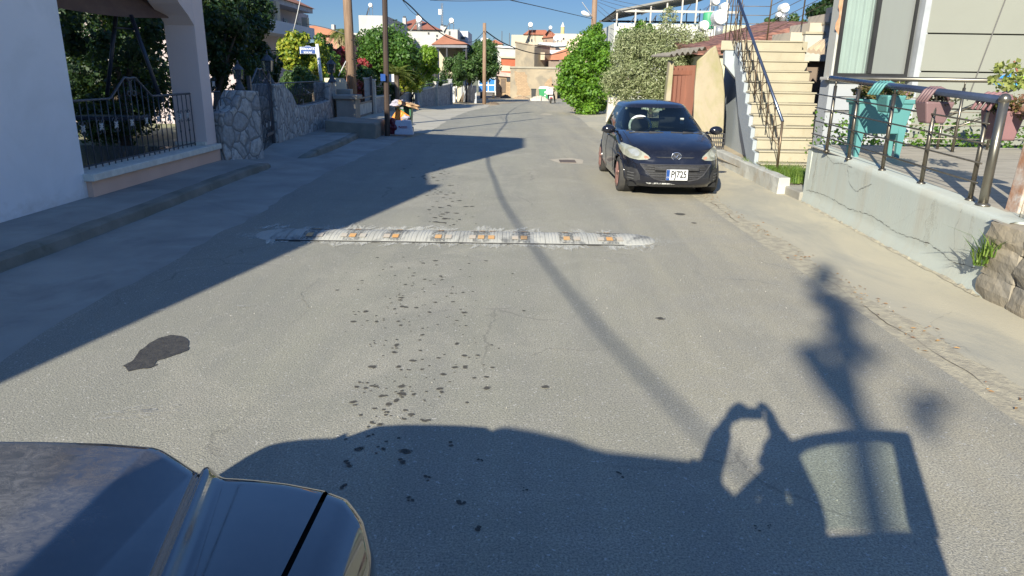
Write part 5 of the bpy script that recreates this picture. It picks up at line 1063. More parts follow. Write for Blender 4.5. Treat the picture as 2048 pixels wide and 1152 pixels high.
def patch(name, poly, mat, off=.006, parent=None, nx=18, rim=0):
    """fill polygon (x,z) and lay it on the body front"""
    bm = bmesh.new(); vs = [bm.verts.new((x, z, 0)) for x, z in poly]; f = bm.faces.new(vs); bmesh.ops.triangulate(bm, faces=[f])
    for _ in range(3): bmesh.ops.subdivide_edges(bm, edges=[e for e in bm.edges if e.calc_length() > .03], cuts=1); bmesh.ops.triangulate(bm, faces=bm.faces)
    b = MB(); bm.verts.index_update(); b.add([proj(q.co.x, q.co.y, off) for q in bm.verts], [tuple(q.index for q in f.verts) for f in bm.faces]); bm.free()
    return b.obj(name, mat, parent or car, fix=False, smooth=True)
def mirror(p): return [(-x, z) for x, z in p][::-1]
HLC = M('headlamp_cloudy', (.36, .37, .29), (.26, .27, .22), 12, .15, coat=1); HLB = M('headlamp_bulb', (.75, .76, .68), (.6, .6, .52), 10, .08, metal=.6); AMB = M('indicator_amber', (.45, .17, .11), (.4, .22, .15), 9, .3)
# headlamps: swept, pointed toward the nose
hl = [(.405, .635), (.43, .668), (.50, .715), (.59, .762), (.68, .795), (.765, .812), (.812, .79), (.80, .71), (.77, .645), (.70, .612), (.58, .598), (.46, .608)]
for pts_ in (hl, mirror(hl)):
    s_ = 1 if pts_ is hl else -1; o = patch('headlight', pts_, HLC, .012)
    patch('lamp_surround', [(.64 + .115 * math.cos(a), .695 + .082 * math.sin(a)) if s_ == 1 else (-.64 - .115 * math.cos(a), .695 + .082 * math.sin(a)) for a in np.linspace(0, 2 * math.pi, 14)[:-1]], M('lamp_shade_grey', (.27, .275, .225), (.20, .205, .17), 9, .25), .015, o); rr_ = [(.64 + .08 * math.cos(a), .698 + .056 * math.sin(a)) for a in np.linspace(0, 2 * math.pi, 14)[:-1]]; rr_ = rr_ if s_ == 1 else mirror(rr_); patch('lamp_bowl', rr_, HLB, .018, o)
    am = [(.425, .634), (.45, .660), (.495, .668), (.50, .635), (.46, .618)]; patch('indicator', am if s_ == 1 else mirror(am), AMB, .018, o)
# grille
gr_ = [(-.55, .535), (.55, .535), (.50, .47), (.43, .385), (.34, .325), (.20, .295), (-.20, .295), (-.34, .325), (-.43, .385), (-.50, .47)]
GRM = M('grille_mesh', (.035, .035, .037), (.015, .015, .016), 60, .6, .9, 60, stretch=(1, 1, 2)); go = patch('grille', gr_, GRM, .005)
for zz_ in (.505, .47, .43, .395, .36, .33):
    hw_ = li(1 - zz_, [(1 - .535, .55), (1 - .47, .50), (1 - .385, .43), (1 - .325, .34), (1 - .295, .2)]) - .02; b = MB(); b.tube([proj(-hw_ + 2 * hw_ * k / 20, zz_, .012) for k in range(21)], .007, 5); b.obj('grille_bar', BPL, go)
b = MB(); b.tube([proj(*p, .012) for p in [(-.56 + .01 * k, .54 - .0 * k) for k in range(0, 113, 4)]], .008, 5); b.tube([proj(*(lambda q: (gr_[q][0], gr_[q][1]))(k), .01) for k in (1, 2, 3, 4, 5, 6, 7, 8, 9, 0)], .010, 5); b.obj('grille_surround', M('grille_rim', (.05, .05, .055), (.07, .07, .075), 5, .35), go)
b = MB(); b.box((CX - .0, CY - .012, .485), (.70, .03, .06)); b.obj('plate_beam', BPL, go, bevel=.01)
for s_ in (1, -1):
    fg_ = [(.545, .30), (.56, .38), (.60, .455), (.68, .475), (.745, .46), (.755, .35), (.72, .275), (.62, .262)]; fg_ = fg_ if s_ == 1 else mirror(fg_); o = patch('fog_recess', fg_, BPL, .006)
    for k in range(3): b = MB(); z_ = .30 + k * .045; b.tube([proj(s_ * (.64 + .02 * q), z_, .016) for q in range(5)], .008, 5); b.obj('fog_slat', M('fog_slat_grey', (.10, .10, .10)), o)
sc_ = [(-.47, .258), (-.30, .262), (-.12, .258), (0, .24), (-.1, .232), (-.26, .24), (-.42, .235)]
patch('scuffed_lip', sc_, dustmat('paint_scuff', (.55, .55, .52), .47, .52, 30, 30), .010)
patch('upper_slot', [(-.32, .655), (.30, .655), (.26, .640), (-.28, .640)], BPL, .006)
# badge: oval ring round a winged shape
CHR = M('chrome', (.72, .73, .75), (.66, .67, .69), 4, .12, metal=.95); bd = MB(); bc = proj(0, .668, .03)
bd.tube([bc + Vector((.075 * math.cos(a), 0, .058 * math.sin(a))) for a in np.linspace(0, 2 * math.pi, 25)], .009, 6); bo = bd.obj('badge_ring', CHR, car, smooth=True)
b = MB(); b.tube([bc + Vector(p) for p in ((-.068, 0, .018), (-.035, 0, .022), (-.012, 0, -.008), (0, 0, -.022), (.012, 0, -.008), (.035, 0, .022), (.068, 0, .018))], [.003, .010, .009, .010, .009, .010, .003], 6)
b.tube([bc + Vector(p) for p in ((-.058, 0, -.02), (-.02, 0, -.03), (0, 0, -.05))], [.003, .007, .003], 5); b.tube([bc + Vector(p) for p in ((.058, 0, -.02), (.02, 0, -.03), (0, 0, -.05))], [.003, .007, .003], 5); b.obj('badge_wings', CHR, bo)
b = MB(); b.lathe([(.06, 0), (.06, .008)], (bc.x, bc.y + .004, bc.z), 20, 'y'); b.obj('badge_field', BPL, bo)
# number plate
PW = M('plate_white', (.80, .81, .80), (.77, .78, .77), 5, .4); py_ = CY - .045; b = MB(); b.box((CX, py_, .395), (.335, .010, .165)); pt_ = b.obj('number_plate', PW, car, bevel=.004)
b = MB(); b.box((CX - .141, py_ - .007, .395), (.052, .003, .160)); b.obj('blue_band', BLUE, pt_)
b = MB(); b.box((CX, py_ + .008, .395), (.355, .010, .185)); b.obj('plate_holder', BPL, pt_)
TXT = M('plate_black', (.02, .02, .02)); text('plate_text', 'PJ725', (CX + .027, py_ - .008, .400), (R(90), 0, 0), .145, TXT, pt_, .001, sx=.76, bold=.004)
text('band_letter', 'CY', (CX - .141, py_ - .010, .355), (R(90), 0, 0), .03, PW, pt_, .001)
# mirrors
for s_ in (-1, 1):
    b = MB(); b.sphere((CX + s_ * .93, CY + 1.34, .985), (.115, .07, .075), 14, 10); b.tube([(CX + s_ * .76, CY + 1.38, .94), (CX + s_ * .88, CY + 1.36, .955)], .025, 6); b.obj('wing_mirror', NAVY, car, smooth=True)
b = MB(); b.tube([(CX, CY + 1.97, 1.44), (CX, CY + 2.0, 1.475)], .006, 5); b.obj('aerial', BPL, car)
# wheels
TYR = M('tyre_rubber', (.035, .034, .032), (.06, .056, .05), 9, .85, .4, 40); RIM = M('pink_bronze_rim', (.28, .15, .125), (.21, .12, .10), 9, .4, metal=.2)
for (wy, _) in WH:
    for s_ in (-1, 1):
        cx_w = CX + s_ * .722; ww = .095; c = (cx_w, CY + wy, .295)
        b = MB(); b.lathe([(.20, 0), (.20, -ww), (.27, -ww * .98), (.290, -ww * .8), (.295, -ww * .4), (.295, ww * .4), (.290, ww * .8), (.27, ww * .98), (.20, ww), (.20, 0)], c, 36, 'x'); ty = b.obj('wheel', TYR, car, smooth=True)
        b = MB(); b.lathe([(.206, s_ * ww * 1.0 - .004), (.206, s_ * ww * 1.06), (.185, s_ * ww * 1.03), (.178, s_ * ww * .75), (.03, s_ * ww * .7)], c, 28, 'x'); b.obj('rim', RIM, ty, smooth=False)
        for k in range(5):
            a = 2 * math.pi * k / 5 + .3; b = MB(); b.tube([(c[0] + s_ * ww * .92, c[1] + .03 * math.cos(a), c[2] + .03 * math.sin(a)), (c[0] + s_ * ww * 1.0, c[1] + .195 * math.cos(a), c[2] + .195 * math.sin(a))], [.032, .02], 6); b.obj('spoke', RIM, ty)
        b = MB(); b.lathe([(.31, -.14 * s_), (.31, .02 * s_)], (CX + s_ * .70, CY + wy, .30), 24, 'x'); b.obj('wheel_housing', BLK, car)
        fl = MB(); lp = [BV.ray_cast(Vector((CX + s_ * 2, CY + wy + .345 * math.cos(a), .29 + .345 * math.sin(a))), Vector((-s_, 0, 0)))[0] for a in np.linspace(-.2, math.pi + .2, 22)]; fl.tube([p for p in lp if p and abs(p.x - CX) > .6], .012, 6); fl.obj('arch_lip', NAVY, car, smooth=True)
b = MB(); b.bb(CX - .70, CX + .70, CY + .25, CY + 3.75, .17, .24); b.bb(CX - .74, CX + .74, CY + 1.12, CY + 2.95, .16, .24); b.obj('underbody', BLK, car)
# door seams, handles, bonnet shut line
b = MB()
for yy_, z0_, z1_ in ((1.32, .28, .93), (2.24, .25, .95), (3.02, .55, .97)):
    for s_ in (-1, 1):
        pts_ = []
        for k in range(12):
            z_ = z0_ + (z1_ - z0_) * k / 11; h_ = BV.ray_cast(Vector((CX + s_ * 2, CY + yy_, z_)), Vector((-s_, 0, 0)))
            if h_[0]: pts_.append(h_[0] + Vector((s_ * .001, 0, 0)))
        if len(pts_) > 2: b.tube(pts_, .004, 4)
for s_ in (-1, 1):
    pts_ = []
    for k in range(14):
        y_ = .22 + 1.0 * k / 13; x_ = s_ * li(y_, [(.2, .60), (.5, .66), (1.2, .70)]); h_ = BV.ray_cast(Vector((CX + x_, CY + y_, 3)), Vector((0, 0, -1)))
        if h_[0]: pts_.append(h_[0] + Vector((0, 0, .001)))
    b.tube(pts_, .004, 4)
b.obj('shut_line', BLK, car)
for s_ in (-1, 1):
    for yy_ in (2.05, 2.92): b = MB(); b.box((CX + s_ * .845, CY + yy_, .84), (.03, .17, .025)); b.obj('door_handle', NAVY, car, bevel=.008)

# ================================================================ the vehicle in the foreground and its driver
DUSTP = paint('dark_dusty_paint', (.022, .021, .021), (.20, .175, .145), .08, .36, .80, 2.6)
SILVERISH = M('worn_trim', (.16, .15, .13), (.10, .095, .09), 20, .35, metal=.3)
suv = thing('suv', 'dark dusty off-roader whose ridged bonnet fills the lower left corner', 'car', (-1.17, -.6, 0))
def dusty_sunlit_bonnet():
    m = paint('bonnet_base', (.010, .011, .013), (.16, .14, .12), .05, .46, .86, 3.5); m.name = 'bonnet_dust_and_sun_tone'; n = m.node_tree; b = n.nodes['Principled BSDF']; co = coords(n)
    s_ = N(n, 'ShaderNodeSeparateXYZ'); n.links.new(co, s_.inputs[0]); nz = noise(n, co, 5, 8, .7, .6); a = N(n, 'ShaderNodeMath', operation='MULTIPLY_ADD'); n.links.new(nz, a.inputs[0]); a.inputs[1].default_value = .35; n.links.new(s_.outputs[0], a.inputs[2])
    mk = ramp(n, a.outputs[0], .0, 1.0); mr = N(n, 'ShaderNodeMapRange'); n.links.new(a.outputs[0], mr.inputs[0]); mr.inputs[1].default_value = -.78; mr.inputs[2].default_value = -.60; mr.inputs[3].default_value = 1; mr.inputs[4].default_value = 0  # dust fades by x; its split also paints sunlit left against shaded right
    sp = ramp(n, noise(n, coords(n, (1, 1.6, 1)), 22, 7, .75, 1.2), .40, .60, (.35, .35, .35), (1, 1, 1)); ml = N(n, 'ShaderNodeMath', operation='MULTIPLY'); n.links.new(mr.outputs[0], ml.inputs[0]); n.links.new(sp, ml.inputs[1]); m2 = N(n, 'ShaderNodeMath', operation='MULTIPLY'); n.links.new(ml.outputs[0], m2.inputs[0]); m2.inputs[1].default_value = .9
    cw_ = N(n, 'ShaderNodeMath', operation='MULTIPLY_ADD'); n.links.new(m2.outputs[0], cw_.inputs[0]); cw_.inputs[1].default_value = -.75; cw_.inputs[2].default_value = 1; n.links.new(cw_.outputs[0], b.inputs['Coat Weight'])
    src = b.inputs['Base Color'].links[0].from_socket; n.links.new(mixc(n, m2.outputs[0], src, mixc(n, ramp(n, noise(n, coords(n, (1.2, 1, 1)), 1.7, 3), .42, .56), (.155, .15, .148), (.080, .066, .052))), b.inputs['Base Color'])
    rs = b.inputs['Roughness'].links[0].from_socket; r2_ = N(n, 'ShaderNodeMath', operation='MULTIPLY_ADD'); n.links.new(m2.outputs[0], r2_.inputs[0]); r2_.inputs[1].default_value = .25; n.links.new(rs, r2_.inputs[2]); n.links.new(r2_.outputs[0], b.inputs['Roughness'])
    b.inputs['Coat IOR'].default_value = 1.75; return m
BONN = dusty_sunlit_bonnet()
XR = -.262; XC = -1.17; XL = 2 * XC - XR
def yfront(x):
    ax = abs(x - XC) + XC if x > XC else XC + abs(x - XC); x = ax
    return li(x, [(-1.3, 1.60), (-1.0, 1.595), (-.86, 1.58), (-.78, 1.545), (-.72, 1.52), (-.62, 1.50), (-.52, 1.485), (-.43, 1.462), (-.37, 1.43), (-.32, 1.37), (-.285, 1.29), (XR, 1.15)])
def hz(x, y):
    x = XC + abs(x - XC)
    yf = yfront(x); z = 1.010 - .030 * max(0, min(1, (x + .88) / .12)) * max(0, 1 - (yf - y) / .9)   # centre bulge above the outer parts near the nose
    cr = -.725 + (1.52 - y) * .22; z += .028 * math.exp(-((x - cr) / .020) ** 2) - .010 * math.exp(-((x - cr) / .07) ** 2)
    z += .018 * math.cos((x - XC) / .9 * 1.4) + .03 * max(0, 1 - (y - .5) / 1.0) * .6 - .015
    e = x + .385
    if e > 0: r_ = .125; z -= r_ - math.sqrt(max(0, r_ * r_ - min(e, r_ * .995) ** 2))
    d = yf - y
    if d < .06: r_ = .06; q = (r_ - max(0, d)); z -= (r_ - math.sqrt(max(0, r_ * r_ - min(q, r_) ** 2 * .98))) * .8
    return z
def sheetxy(x0, x1, nx, y0=.45, ny=90, skirt=True, fender=False):
    gr = []
    for i in range(nx + 1):
        x = x0 + (x1 - x0) * i / nx; yf = yfront(x); row = [(x, y0 + (yf - y0) * (1 - (1 - j / ny) ** 1.6), hz(x, y0 + (yf - y0) * (1 - (1 - j / ny) ** 1.6))) for j in range(ny + 1)]
        zl = row[-1][2]
        if skirt: row += [(x, yf + .012, zl - .05), (x, yf + .02, zl - .12)]
        gr.append(row)
    return gr
b = MB(); b.sheet(sheetxy(XC - .745, -.425, 420)); b.obj('bonnet', BONN, suv, smooth=True, fix=False)
for s_ in (1, -1):
    b = MB(); g = sheetxy(-.413, -.268, 26, -.1)
    g = [[(x if s_ > 0 else 2 * XC - x, y, z) for x, y, z in row] for row in g]
    lastr = g[-1]; g.append([(p[0] + s_ * .004, p[1], p[2] - .10) for p in lastr]); g.append([(p[0] + s_ * .012, p[1] + .0, p[2] - .28) for p in lastr]); g.append([(p[0] + s_ * .008, p[1], .45) for p in lastr])
    b.sheet(g); b.obj('wing', BONN, suv, smooth=True, fix=False)
    b = MB(); b.sheet([[(x if s_ > 0 else 2 * XC - x, y, hz(x, y) - .03) for y in np.linspace(.3, 1.46, 40)] for x in (-.44, -.40)]); b.obj('shut_gap', BLK, suv, fix=False)
    b = MB(); b.sphere((XC + s_ * (XC * -1 - .315), 1.235, .80), (.048, .115, .085), 18, 12); b.obj('headlight', M('headlamp_clear', (.62, .64, .66), (.5, .52, .55), 8, .08, coat=1), suv, smooth=True)
b = MB(); b.prism([(x, yfront(x) + .015, .86) for x in np.linspace(XL + .03, XR - .03, 30)] + [(XR - .03, .9, .86), (XL + .03, .9, .86)], (0, 0, -.42)); b.obj('grille_panel', BPL, suv)
b = MB(); b.prism([(x, yfront(x) + .09, .62) for x in np.linspace(XL, XR, 30)] + [(XR, .9, .62), (XL, .9, .62)], (0, 0, -.28)); b.obj('bumper', DUSTP, suv, bevel=.03)
# body sides, cabin, roof
for s_ in (1, -1):
    xo = XR + .01 if s_ > 0 else XL - .01
    pts_ = [(1.0, .40), (1.0, .45)] ; pr_ = [(.98, .42), (.98, .90), (.45, .97), (-.05, .98), (-2.25, .98), (-2.30, .42), (-2.0, .42), (-1.9, .62), (-1.55, .66), (-1.25, .62), (-1.15, .38), (.35, .38), (.5, .60), (.75, .66), (.95, .6)]
    if s_ > 0: # driver's door stands open: leave its bay out
        for q in ([(-.08, .38), (.35, .38), (.5, .60), (.75, .66), (.98, .62), (.98, .88), (.45, .95), (-.08, .97)], [(-1.02, .38), (-1.02, .98), (-2.25, .98), (-2.30, .42), (-2.0, .42), (-1.9, .62), (-1.55, .66), (-1.25, .62), (-1.15, .38)]):
            b = MB(); b.prism([(xo, y, z) for y, z in q], (-.10, 0, 0)); b.obj('side_panel', DUSTP, suv, bevel=.02)
        b = MB(); b.bb(xo - .12, xo, -1.02, -.08, .34, .42); b.obj('door_sill', BPL, suv)
    else:
        b = MB(); b.prism([(xo, y, z) for y, z in pr_], (.10, 0, 0)); b.obj('side_panel', DUSTP, suv, bevel=.02)
b = MB(); gr = []
for i in range(25):
    x = XC - .88 + 1.76 * i / 24; u = (x - XC) / .88; zc = 1.70 - .06 * abs(u) ** 2.6; yf = -.42 - .06 * abs(u) ** 3
    gr.append([(x, yf + .03, zc - .05)] + [(x, yf - (yf + 2.15) * j / 10, zc + .02 * math.sin(math.pi * min(1, j / 4) / 2)) for j in range(11)] + [(x, -2.2, zc - .05)])
b.sheet(gr); gr2 = [[(p[0], p[1], p[2] - .05) for p in row] for row in gr]; b.sheet(gr2); b.obj('roof', DUSTP, suv, smooth=True, fix=False)
b = MB(); b.prism([(x, y, 1.722) for x, y in ((-1.43, -.06), (-1.36, -.03), (-1.2, -.08), (-1.0, -.17), (-.92, -.24), (-.83, -.29), (-.6, -.33), (-.41, -.37), (-.33, -.45), (-.33, -1.6), (-1.43, -1.6))], (0, 0, .085)); b.obj('added_shade_slab', BPL, suv, bevel=.02)  # unseen slab added above the roof to shade the right of the bonnet
for s_ in (1, -1):
    b = MB(); xt, xb = XC + s_ * .70, XC + s_ * .86
    for y0, y1 in ((.55, -.44), (-1.05, -.98), (-2.2, -2.05)): b.tube([(xb, y0, .96), (xt, y1, 1.60)], .04, 6)
    b.tube([(xt, -.44, 1.60), (xt, -2.1, 1.60)], .035, 6); b.obj('pillar', DUSTP, suv)
    b = MB(); b.quad((xb, -1.1, .97), (xt, -1.03, 1.6), (xt, -2.02, 1.6), (xb, -2.15, .97)); b.obj('rear_quarter_glass', SGL, suv, fix=False)
b = MB(); b.quad((XC - .84, .58, .97), (XC + .84, .58, .97), (XC + .69, -.46, 1.61), (XC - .69, -.46, 1.61)); b.obj('windscreen', SGL, suv, fix=False)
b = MB(); b.bb(XC - .72, XC + .72, -2.3, -2.2, .5, 1.62); b.obj('tailgate', DUSTP, suv, bevel=.03)
b = MB(); b.bb(XC - .8, XC + .8, -2.2, 1.0, .36, .46); b.obj('floor_pan', BLK, suv); b = MB(); b.bb(XC - .8, XC + .8, .1, .58, .46, .96); b.obj('bulkhead', BPL, suv)
for x in (-.38, .38): b = MB(); b.box((XC + x, -.75, .62), (.5, .5, .2)); b.box((XC + x, -1.0, .98), (.5, .14, .62), rx=-.15); b.obj('seat', M('seat_fabric', (.03, .03, .034)), suv, bevel=.04)
for y in (.72, -1.58):
    for s_ in (-1, 1):
        b = MB(); c = (XC + s_ * .80, y, .35); b.lathe([(.2, -.11), (.32, -.11), (.35, -.08), (.35, .08), (.32, .11), (.2, .11)], c, 30, 'x'); o = b.obj('wheel', TYR, suv, smooth=True); b = MB(); b.lathe([(.21, s_ * .112), (.17, s_ * .08), (.03, s_ * .09)], c, 20, 'x'); b.obj('rim', GAL, o)
# open driver's door, hinged at its front edge, standing out square to the car
dt = MB(); DY = .10; dx0, dx1 = XR + .03, .90
def door_pt(s_, z): return (dx0 + (dx1 - dx0) * s_, DY + .0, z)
b = MB(); b.prism([door_pt(0, .42), door_pt(.98, .42), door_pt(1, .55), door_pt(.985, 1.30), door_pt(0, 1.24)], (0, -.09, 0)); do = b.obj('door', DUSTP, suv, bevel=.02)
def xz(px, py): 
    g = gnd(px, py); t_ = (g[1] - DY) / SD.y; return (g[0] - SD.x * t_, DY, -SD.z * t_)
outer = [(1553, 905), (1580, 880), (1620, 868), (1690, 858), (1760, 858), (1810, 863), (1862, 1135)]; inner = [(1605, 892), (1640, 882), (1700, 876), (1750, 876), (1782, 882), (1803, 1045)]
O_ = [xz(*p) for p in outer]; I_ = [xz(*p) for p in inner]
fr = MB(); oo = [(-.10, DY, 1.30)] + [(.12, DY, 1.52)] + O_[1:6] + [(.905, DY, 1.28)]; ii = [(.0, DY, 1.30)] + [(.16, DY, 1.49)] + I_[0:5] + [(.795, DY, 1.30)]
for k in range(len(oo) - 1): fr.prism([oo[k], oo[k + 1], ii[k + 1], ii[k]], (0, -.05, 0))
fr.prism([(-.235, DY, 1.22), (-.235, DY, 1.58), (-.16, DY, 1.56), (.0, DY, 1.30), (.0, DY, 1.22)], (0, -.05, 0)); fr.obj('window_frame', DUSTP, do); b = MB(); b.quad(*[(p[0], DY - .025, p[2]) for p in ii]); b.obj('window_glass', glass('tinted_door_glass', (.3, .4, .3), .10, .02), do, fix=False)
b = MB(); b.sphere((.0, DY + .03, 1.20), (.10, .05, .07), 12, 8); b.obj('door_mirror', BPL, do, smooth=True)
b = MB(); b.box((.70, DY + .01, 1.08), (.16, .03, .03)); b.obj('handle', BPL, do)
# ------------------------------------------------ skinned people
SKIN = M('skin', (.42, .25, .17), (.38, .22, .15), 10, .55); SHIRT = M('navy_shirt', (.05, .06, .09), (.04, .05, .075), 8, .9); JEAN = M('dark_trousers', (.045, .05, .06), (.035, .04, .05), 8, .9); HAIR = M('dark_hair', (.02, .015, .012), (.03, .022, .018), 20, .7)
def skinned(name, nodes, edges, mat, parent=None, sub=1, rootn=0):
    me = bpy.data.meshes.new(name); o0 = rootloc(parent); me.from_pydata([(p[0] - o0.x, p[1] - o0.y, p[2] - o0.z) for p, r_ in nodes], edges, []); me.materials.append(mat)
    o = link(bpy.data.objects.new(name, me)); o.parent = parent
    m = o.modifiers.new('skin', 'SKIN'); m.use_smooth_shade = True; sv = me.skin_vertices[0].data
    for i, (p, r_) in enumerate(nodes): sv[i].radius = r_ if isinstance(r_, tuple) else (r_, r_); sv[i].use_root = (i == rootn)
    s_ = o.modifiers.new('sub', 'SUBSURF'); s_.levels = sub; s_.render_levels = sub; return o
def person(label, J, mats=(SKIN, SHIRT, JEAN, HAIR), hands=True, fing=None, group=None, headdir=(0, 1, 0), face=True):
    """J: joints dict. one continuous body skin plus clothes and hair as children"""
    t = thing('person', label, 'person', (J['pelvis'][0], J['pelvis'][1], min(J['footL'][2], J['footR'][2])))
    nd = []; ed = []; idx = {}
    def add(k, p, r_, par=None):
        nd.append((p, r_)); idx[k] = len(nd) - 1
        if par is not None: ed.append((idx[par], idx[k]))
    V_ = lambda k: Vector(J[k])
    add('pelvis', V_('pelvis'), (.15, .11)); add('waist', V_('pelvis').lerp(V_('neck'), .38), (.135, .10), 'pelvis'); add('chest', V_('pelvis').lerp(V_('neck'), .75), (.165, .115), 'waist'); add('neckb', V_('neck'), .062, 'chest'); hd = V_('head'); add('neckt', V_('neck').lerp(hd, .5), .055, 'neckb'); add('head', hd, (.078, .092), 'neckt'); add('crown', hd + Vector((0, 0, .085)), (.066, .078), 'head')
    for s_ in 'LR':
        sh = V_('sh' + s_); el = V_('el' + s_); wr_ = V_('wr' + s_); add('sh' + s_, sh, .062, 'chest'); add('ua' + s_, sh.lerp(el, .5), .052, 'sh' + s_); add('el' + s_, el, .050, 'ua' + s_); add('fa' + s_, el.lerp(wr_, .4), .052, 'el' + s_); add('wr' + s_, wr_, .038, 'fa' + s_)
        pm = V_('palm' + s_); add('palm' + s_, pm, (.042, .024), 'wr' + s_)
        d = (pm - wr_).normalized(); side = V_('thumbdir' + s_).normalized(); curl = V_('curl' + s_).normalized(); fwd = d
        sp = side
        if hands:
            for k, (off, L) in enumerate(((.028, .070), (.010, .078), (-.009, .072), (-.027, .056))):
                b0 = pm + sp * off + fwd * .03; add('f%d' % k + s_, b0, .010, 'palm' + s_); p1 = b0 + (fwd * .7 + curl * .5).normalized() * L * .5; add('g%d' % k + s_, p1, .0085, 'f%d' % k + s_); add('h%d' % k + s_, p1 + (fwd * .1 + curl).normalized() * L * .5, .007, 'g%d' % k + s_)
            t0 = pm + sp * .034 - fwd * .02; add('t0' + s_, t0, .012, 'palm' + s_); t1 = t0 + (sp * .8 + fwd * .7).normalized() * .035; add('t1' + s_, t1, .010, 't0' + s_); add('t2' + s_, t1 + (fwd + curl * .4).normalized() * .03, .008, 't1' + s_)
        hp = V_('hip' + s_); kn = V_('kn' + s_); ft = V_('foot' + s_); an = ft + Vector((0, 0, .09)); add('hip' + s_, hp, .092, 'pelvis'); add('th' + s_, hp.lerp(kn, .45), .080, 'hip' + s_); add('kn' + s_, kn, .058, 'th' + s_); add('ca' + s_, kn.lerp(an, .35), .056, 'kn' + s_); add('an' + s_, an, .036, 'ca' + s_); fd = Vector(J.get('toe', (0, 1, 0))).normalized(); add('to' + s_, ft + fd * .16 + Vector((0, 0, .03)), (.04, .028), 'an' + s_)
    body = skinned('body', nd, ed, mats[0], t)
    # clothing shells
    def shell(name, keys, mat, grow):
        ks = list(keys); mp = {idx[k]: i for i, k in enumerate(ks)}; e2 = [(mp[a], mp[c]) for a, c in ed if a in mp and c in mp]
        n2 = []
        for k in ks: p, r_ = nd[idx[k]]; n2.append((p, tuple(x + grow for x in r_) if isinstance(r_, tuple) else r_ + grow))
        return skinned(name, n2, e2, mat, t)
    shell('shirt', ['chest', 'waist', 'pelvis', 'neckb'] + [a + s_ for s_ in 'LR' for a in ('sh', 'ua', 'el', 'fa', 'wr')], mats[1], .017); shell('trousers', ['pelvis'] + [a + s_ for s_ in 'LR' for a in ('hip', 'th', 'kn', 'ca', 'an')], mats[2], .014)
    hdv = Vector(headdir).normalized(); c = hd + Vector((0, 0, .05))
    b = MB(); b.sphere(c - hdv * .018 + Vector((0, 0, .012)), (.083, .096, .095), 16, 12); b.obj('hair', mats[3], t, smooth=True)
    if face:
        b = MB(); sdv = Vector((hdv.y, -hdv.x, 0)); b.sphere(hd + hdv * .096 + Vector((0, 0, .01)), (.014, .02, .022), 8, 6); b.obj('nose', mats[0], t, smooth=True)
        for q in (-1, 1): b = MB(); b.sphere(hd + hdv * .082 + sdv * q * .03 + Vector((0, 0, .04)), (.012, .012, .009), 8, 6); b.obj('eye', M('eye_white', (.7, .7, .7), (.1, .08, .06), 60, .2), t, smooth=True); b = MB(); b.sphere(hd + sdv * q * .084 + Vector((0, 0, .02)), (.012, .02, .032), 8, 6); b.obj('ear', mats[0], t, smooth=True)
        b = MB(); b.box(hd + hdv * .088 + Vector((0, 0, -.035)), (.045, .012, .010)); b.obj('mouth', M('lips', (.35, .13, .11)), t, bevel=.003)
    for s_ in 'LR': b = MB(); ft = V_('foot' + s_); fd = Vector(J.get('toe', (0, 1, 0))).normalized(); b.box(ft + fd * .06 + Vector((0, 0, .045)), (.095, .26, .085), rz=math.atan2(-fd.x, fd.y)); b.obj('shoe', BLK, t, bevel=.03, seg=2)
    return t
J = dict(pelvis=(.02, -.55, .98), neck=(-.01, -.46, 1.65), head=(.02, -.40, 1.80), shL=(-.19, -.47, 1.60), shR=(.18, -.47, 1.60), elL=(-.255, -.22, 1.62), elR=(.20, -.22, 1.62), wrL=(-.155, -.06, 1.84), wrR=(.125, -.06, 1.83), palmL=(-.115, -.035, 1.90), palmR=(.105, -.035, 1.895), thumbdirL=(0.1, -.9, -.3), thumbdirR=(-.1, -.9, -.3), curlL=(1, .1, -.1), curlR=(-1, .1, -.1), hipL=(-.08, -.56, .93), hipR=(.12, -.56, .93), knL=(-.10, -.55, .50), knR=(.16, -.52, .50), footL=(-.12, -.62, .0), footR=(.20, -.58, .0))
person('person in a dark shirt holding up a phone behind the open car door', J)
ph = MB(); ph.box((0, 0, 0), (.162, .008, .074)); 
o = ph.obj('phone', M('phone_black', (.02, .02, .022), (.03, .03, .03), 5, .2), bevel=.004); o.location = (-.003, -.016, 1.893); o.rotation_euler = (-R(10), 0, 0); tag(o, 'phone held sideways in both raised hands', 'phone')
# utility pole behind the viewpoint: its shadow crosses the road with box and ivy
t = thing('utility_pole', 'tall wooden utility pole with a switch box behind the viewpoint, seen only as a shadow', 'utility pole', (-4.23, -13.1, 0))
b = MB(); b.tube([(-4.20, -13.1, -.5), (-4.26, -13.1, 9.4)], [.11, .07], 12); b.obj('shaft', WOOD, t, smooth=True)
def backz(px, py, y0=-13.1):
    g = gnd(px, py); t_ = (g[1] - y0) / SD.y; return (g[0] - SD.x * t_, y0, -SD.z * t_)
bx = [backz(*p) for p in ((1578, 688), (1628, 690), (1660, 775), (1700, 800), (1660, 808), (1630, 770))]; b = MB(); b.prism(bx, (0, -.5, 0)); b.obj('bracket_lamp', GAL, t)
for (p_, q_) in (((1628, 690), (1690, 690)), ((1685, 790), (1720, 810))): b = MB(); b.tube([backz(*p_), backz(*q_)], .05, 6); b.obj('bracket', GAL, t)
iv = MB(); r_ = np.random.default_rng(4)
cs = [(1650, 545, .22), (1660, 590, .25), (1640, 560, .2), (1690, 650, .28), (1680, 620, .25), (1700, 680, .2), (1715, 710, .2), (1640, 600, .15), (1850, 820, .13), (1840, 845, .12), (1865, 800, .1)]
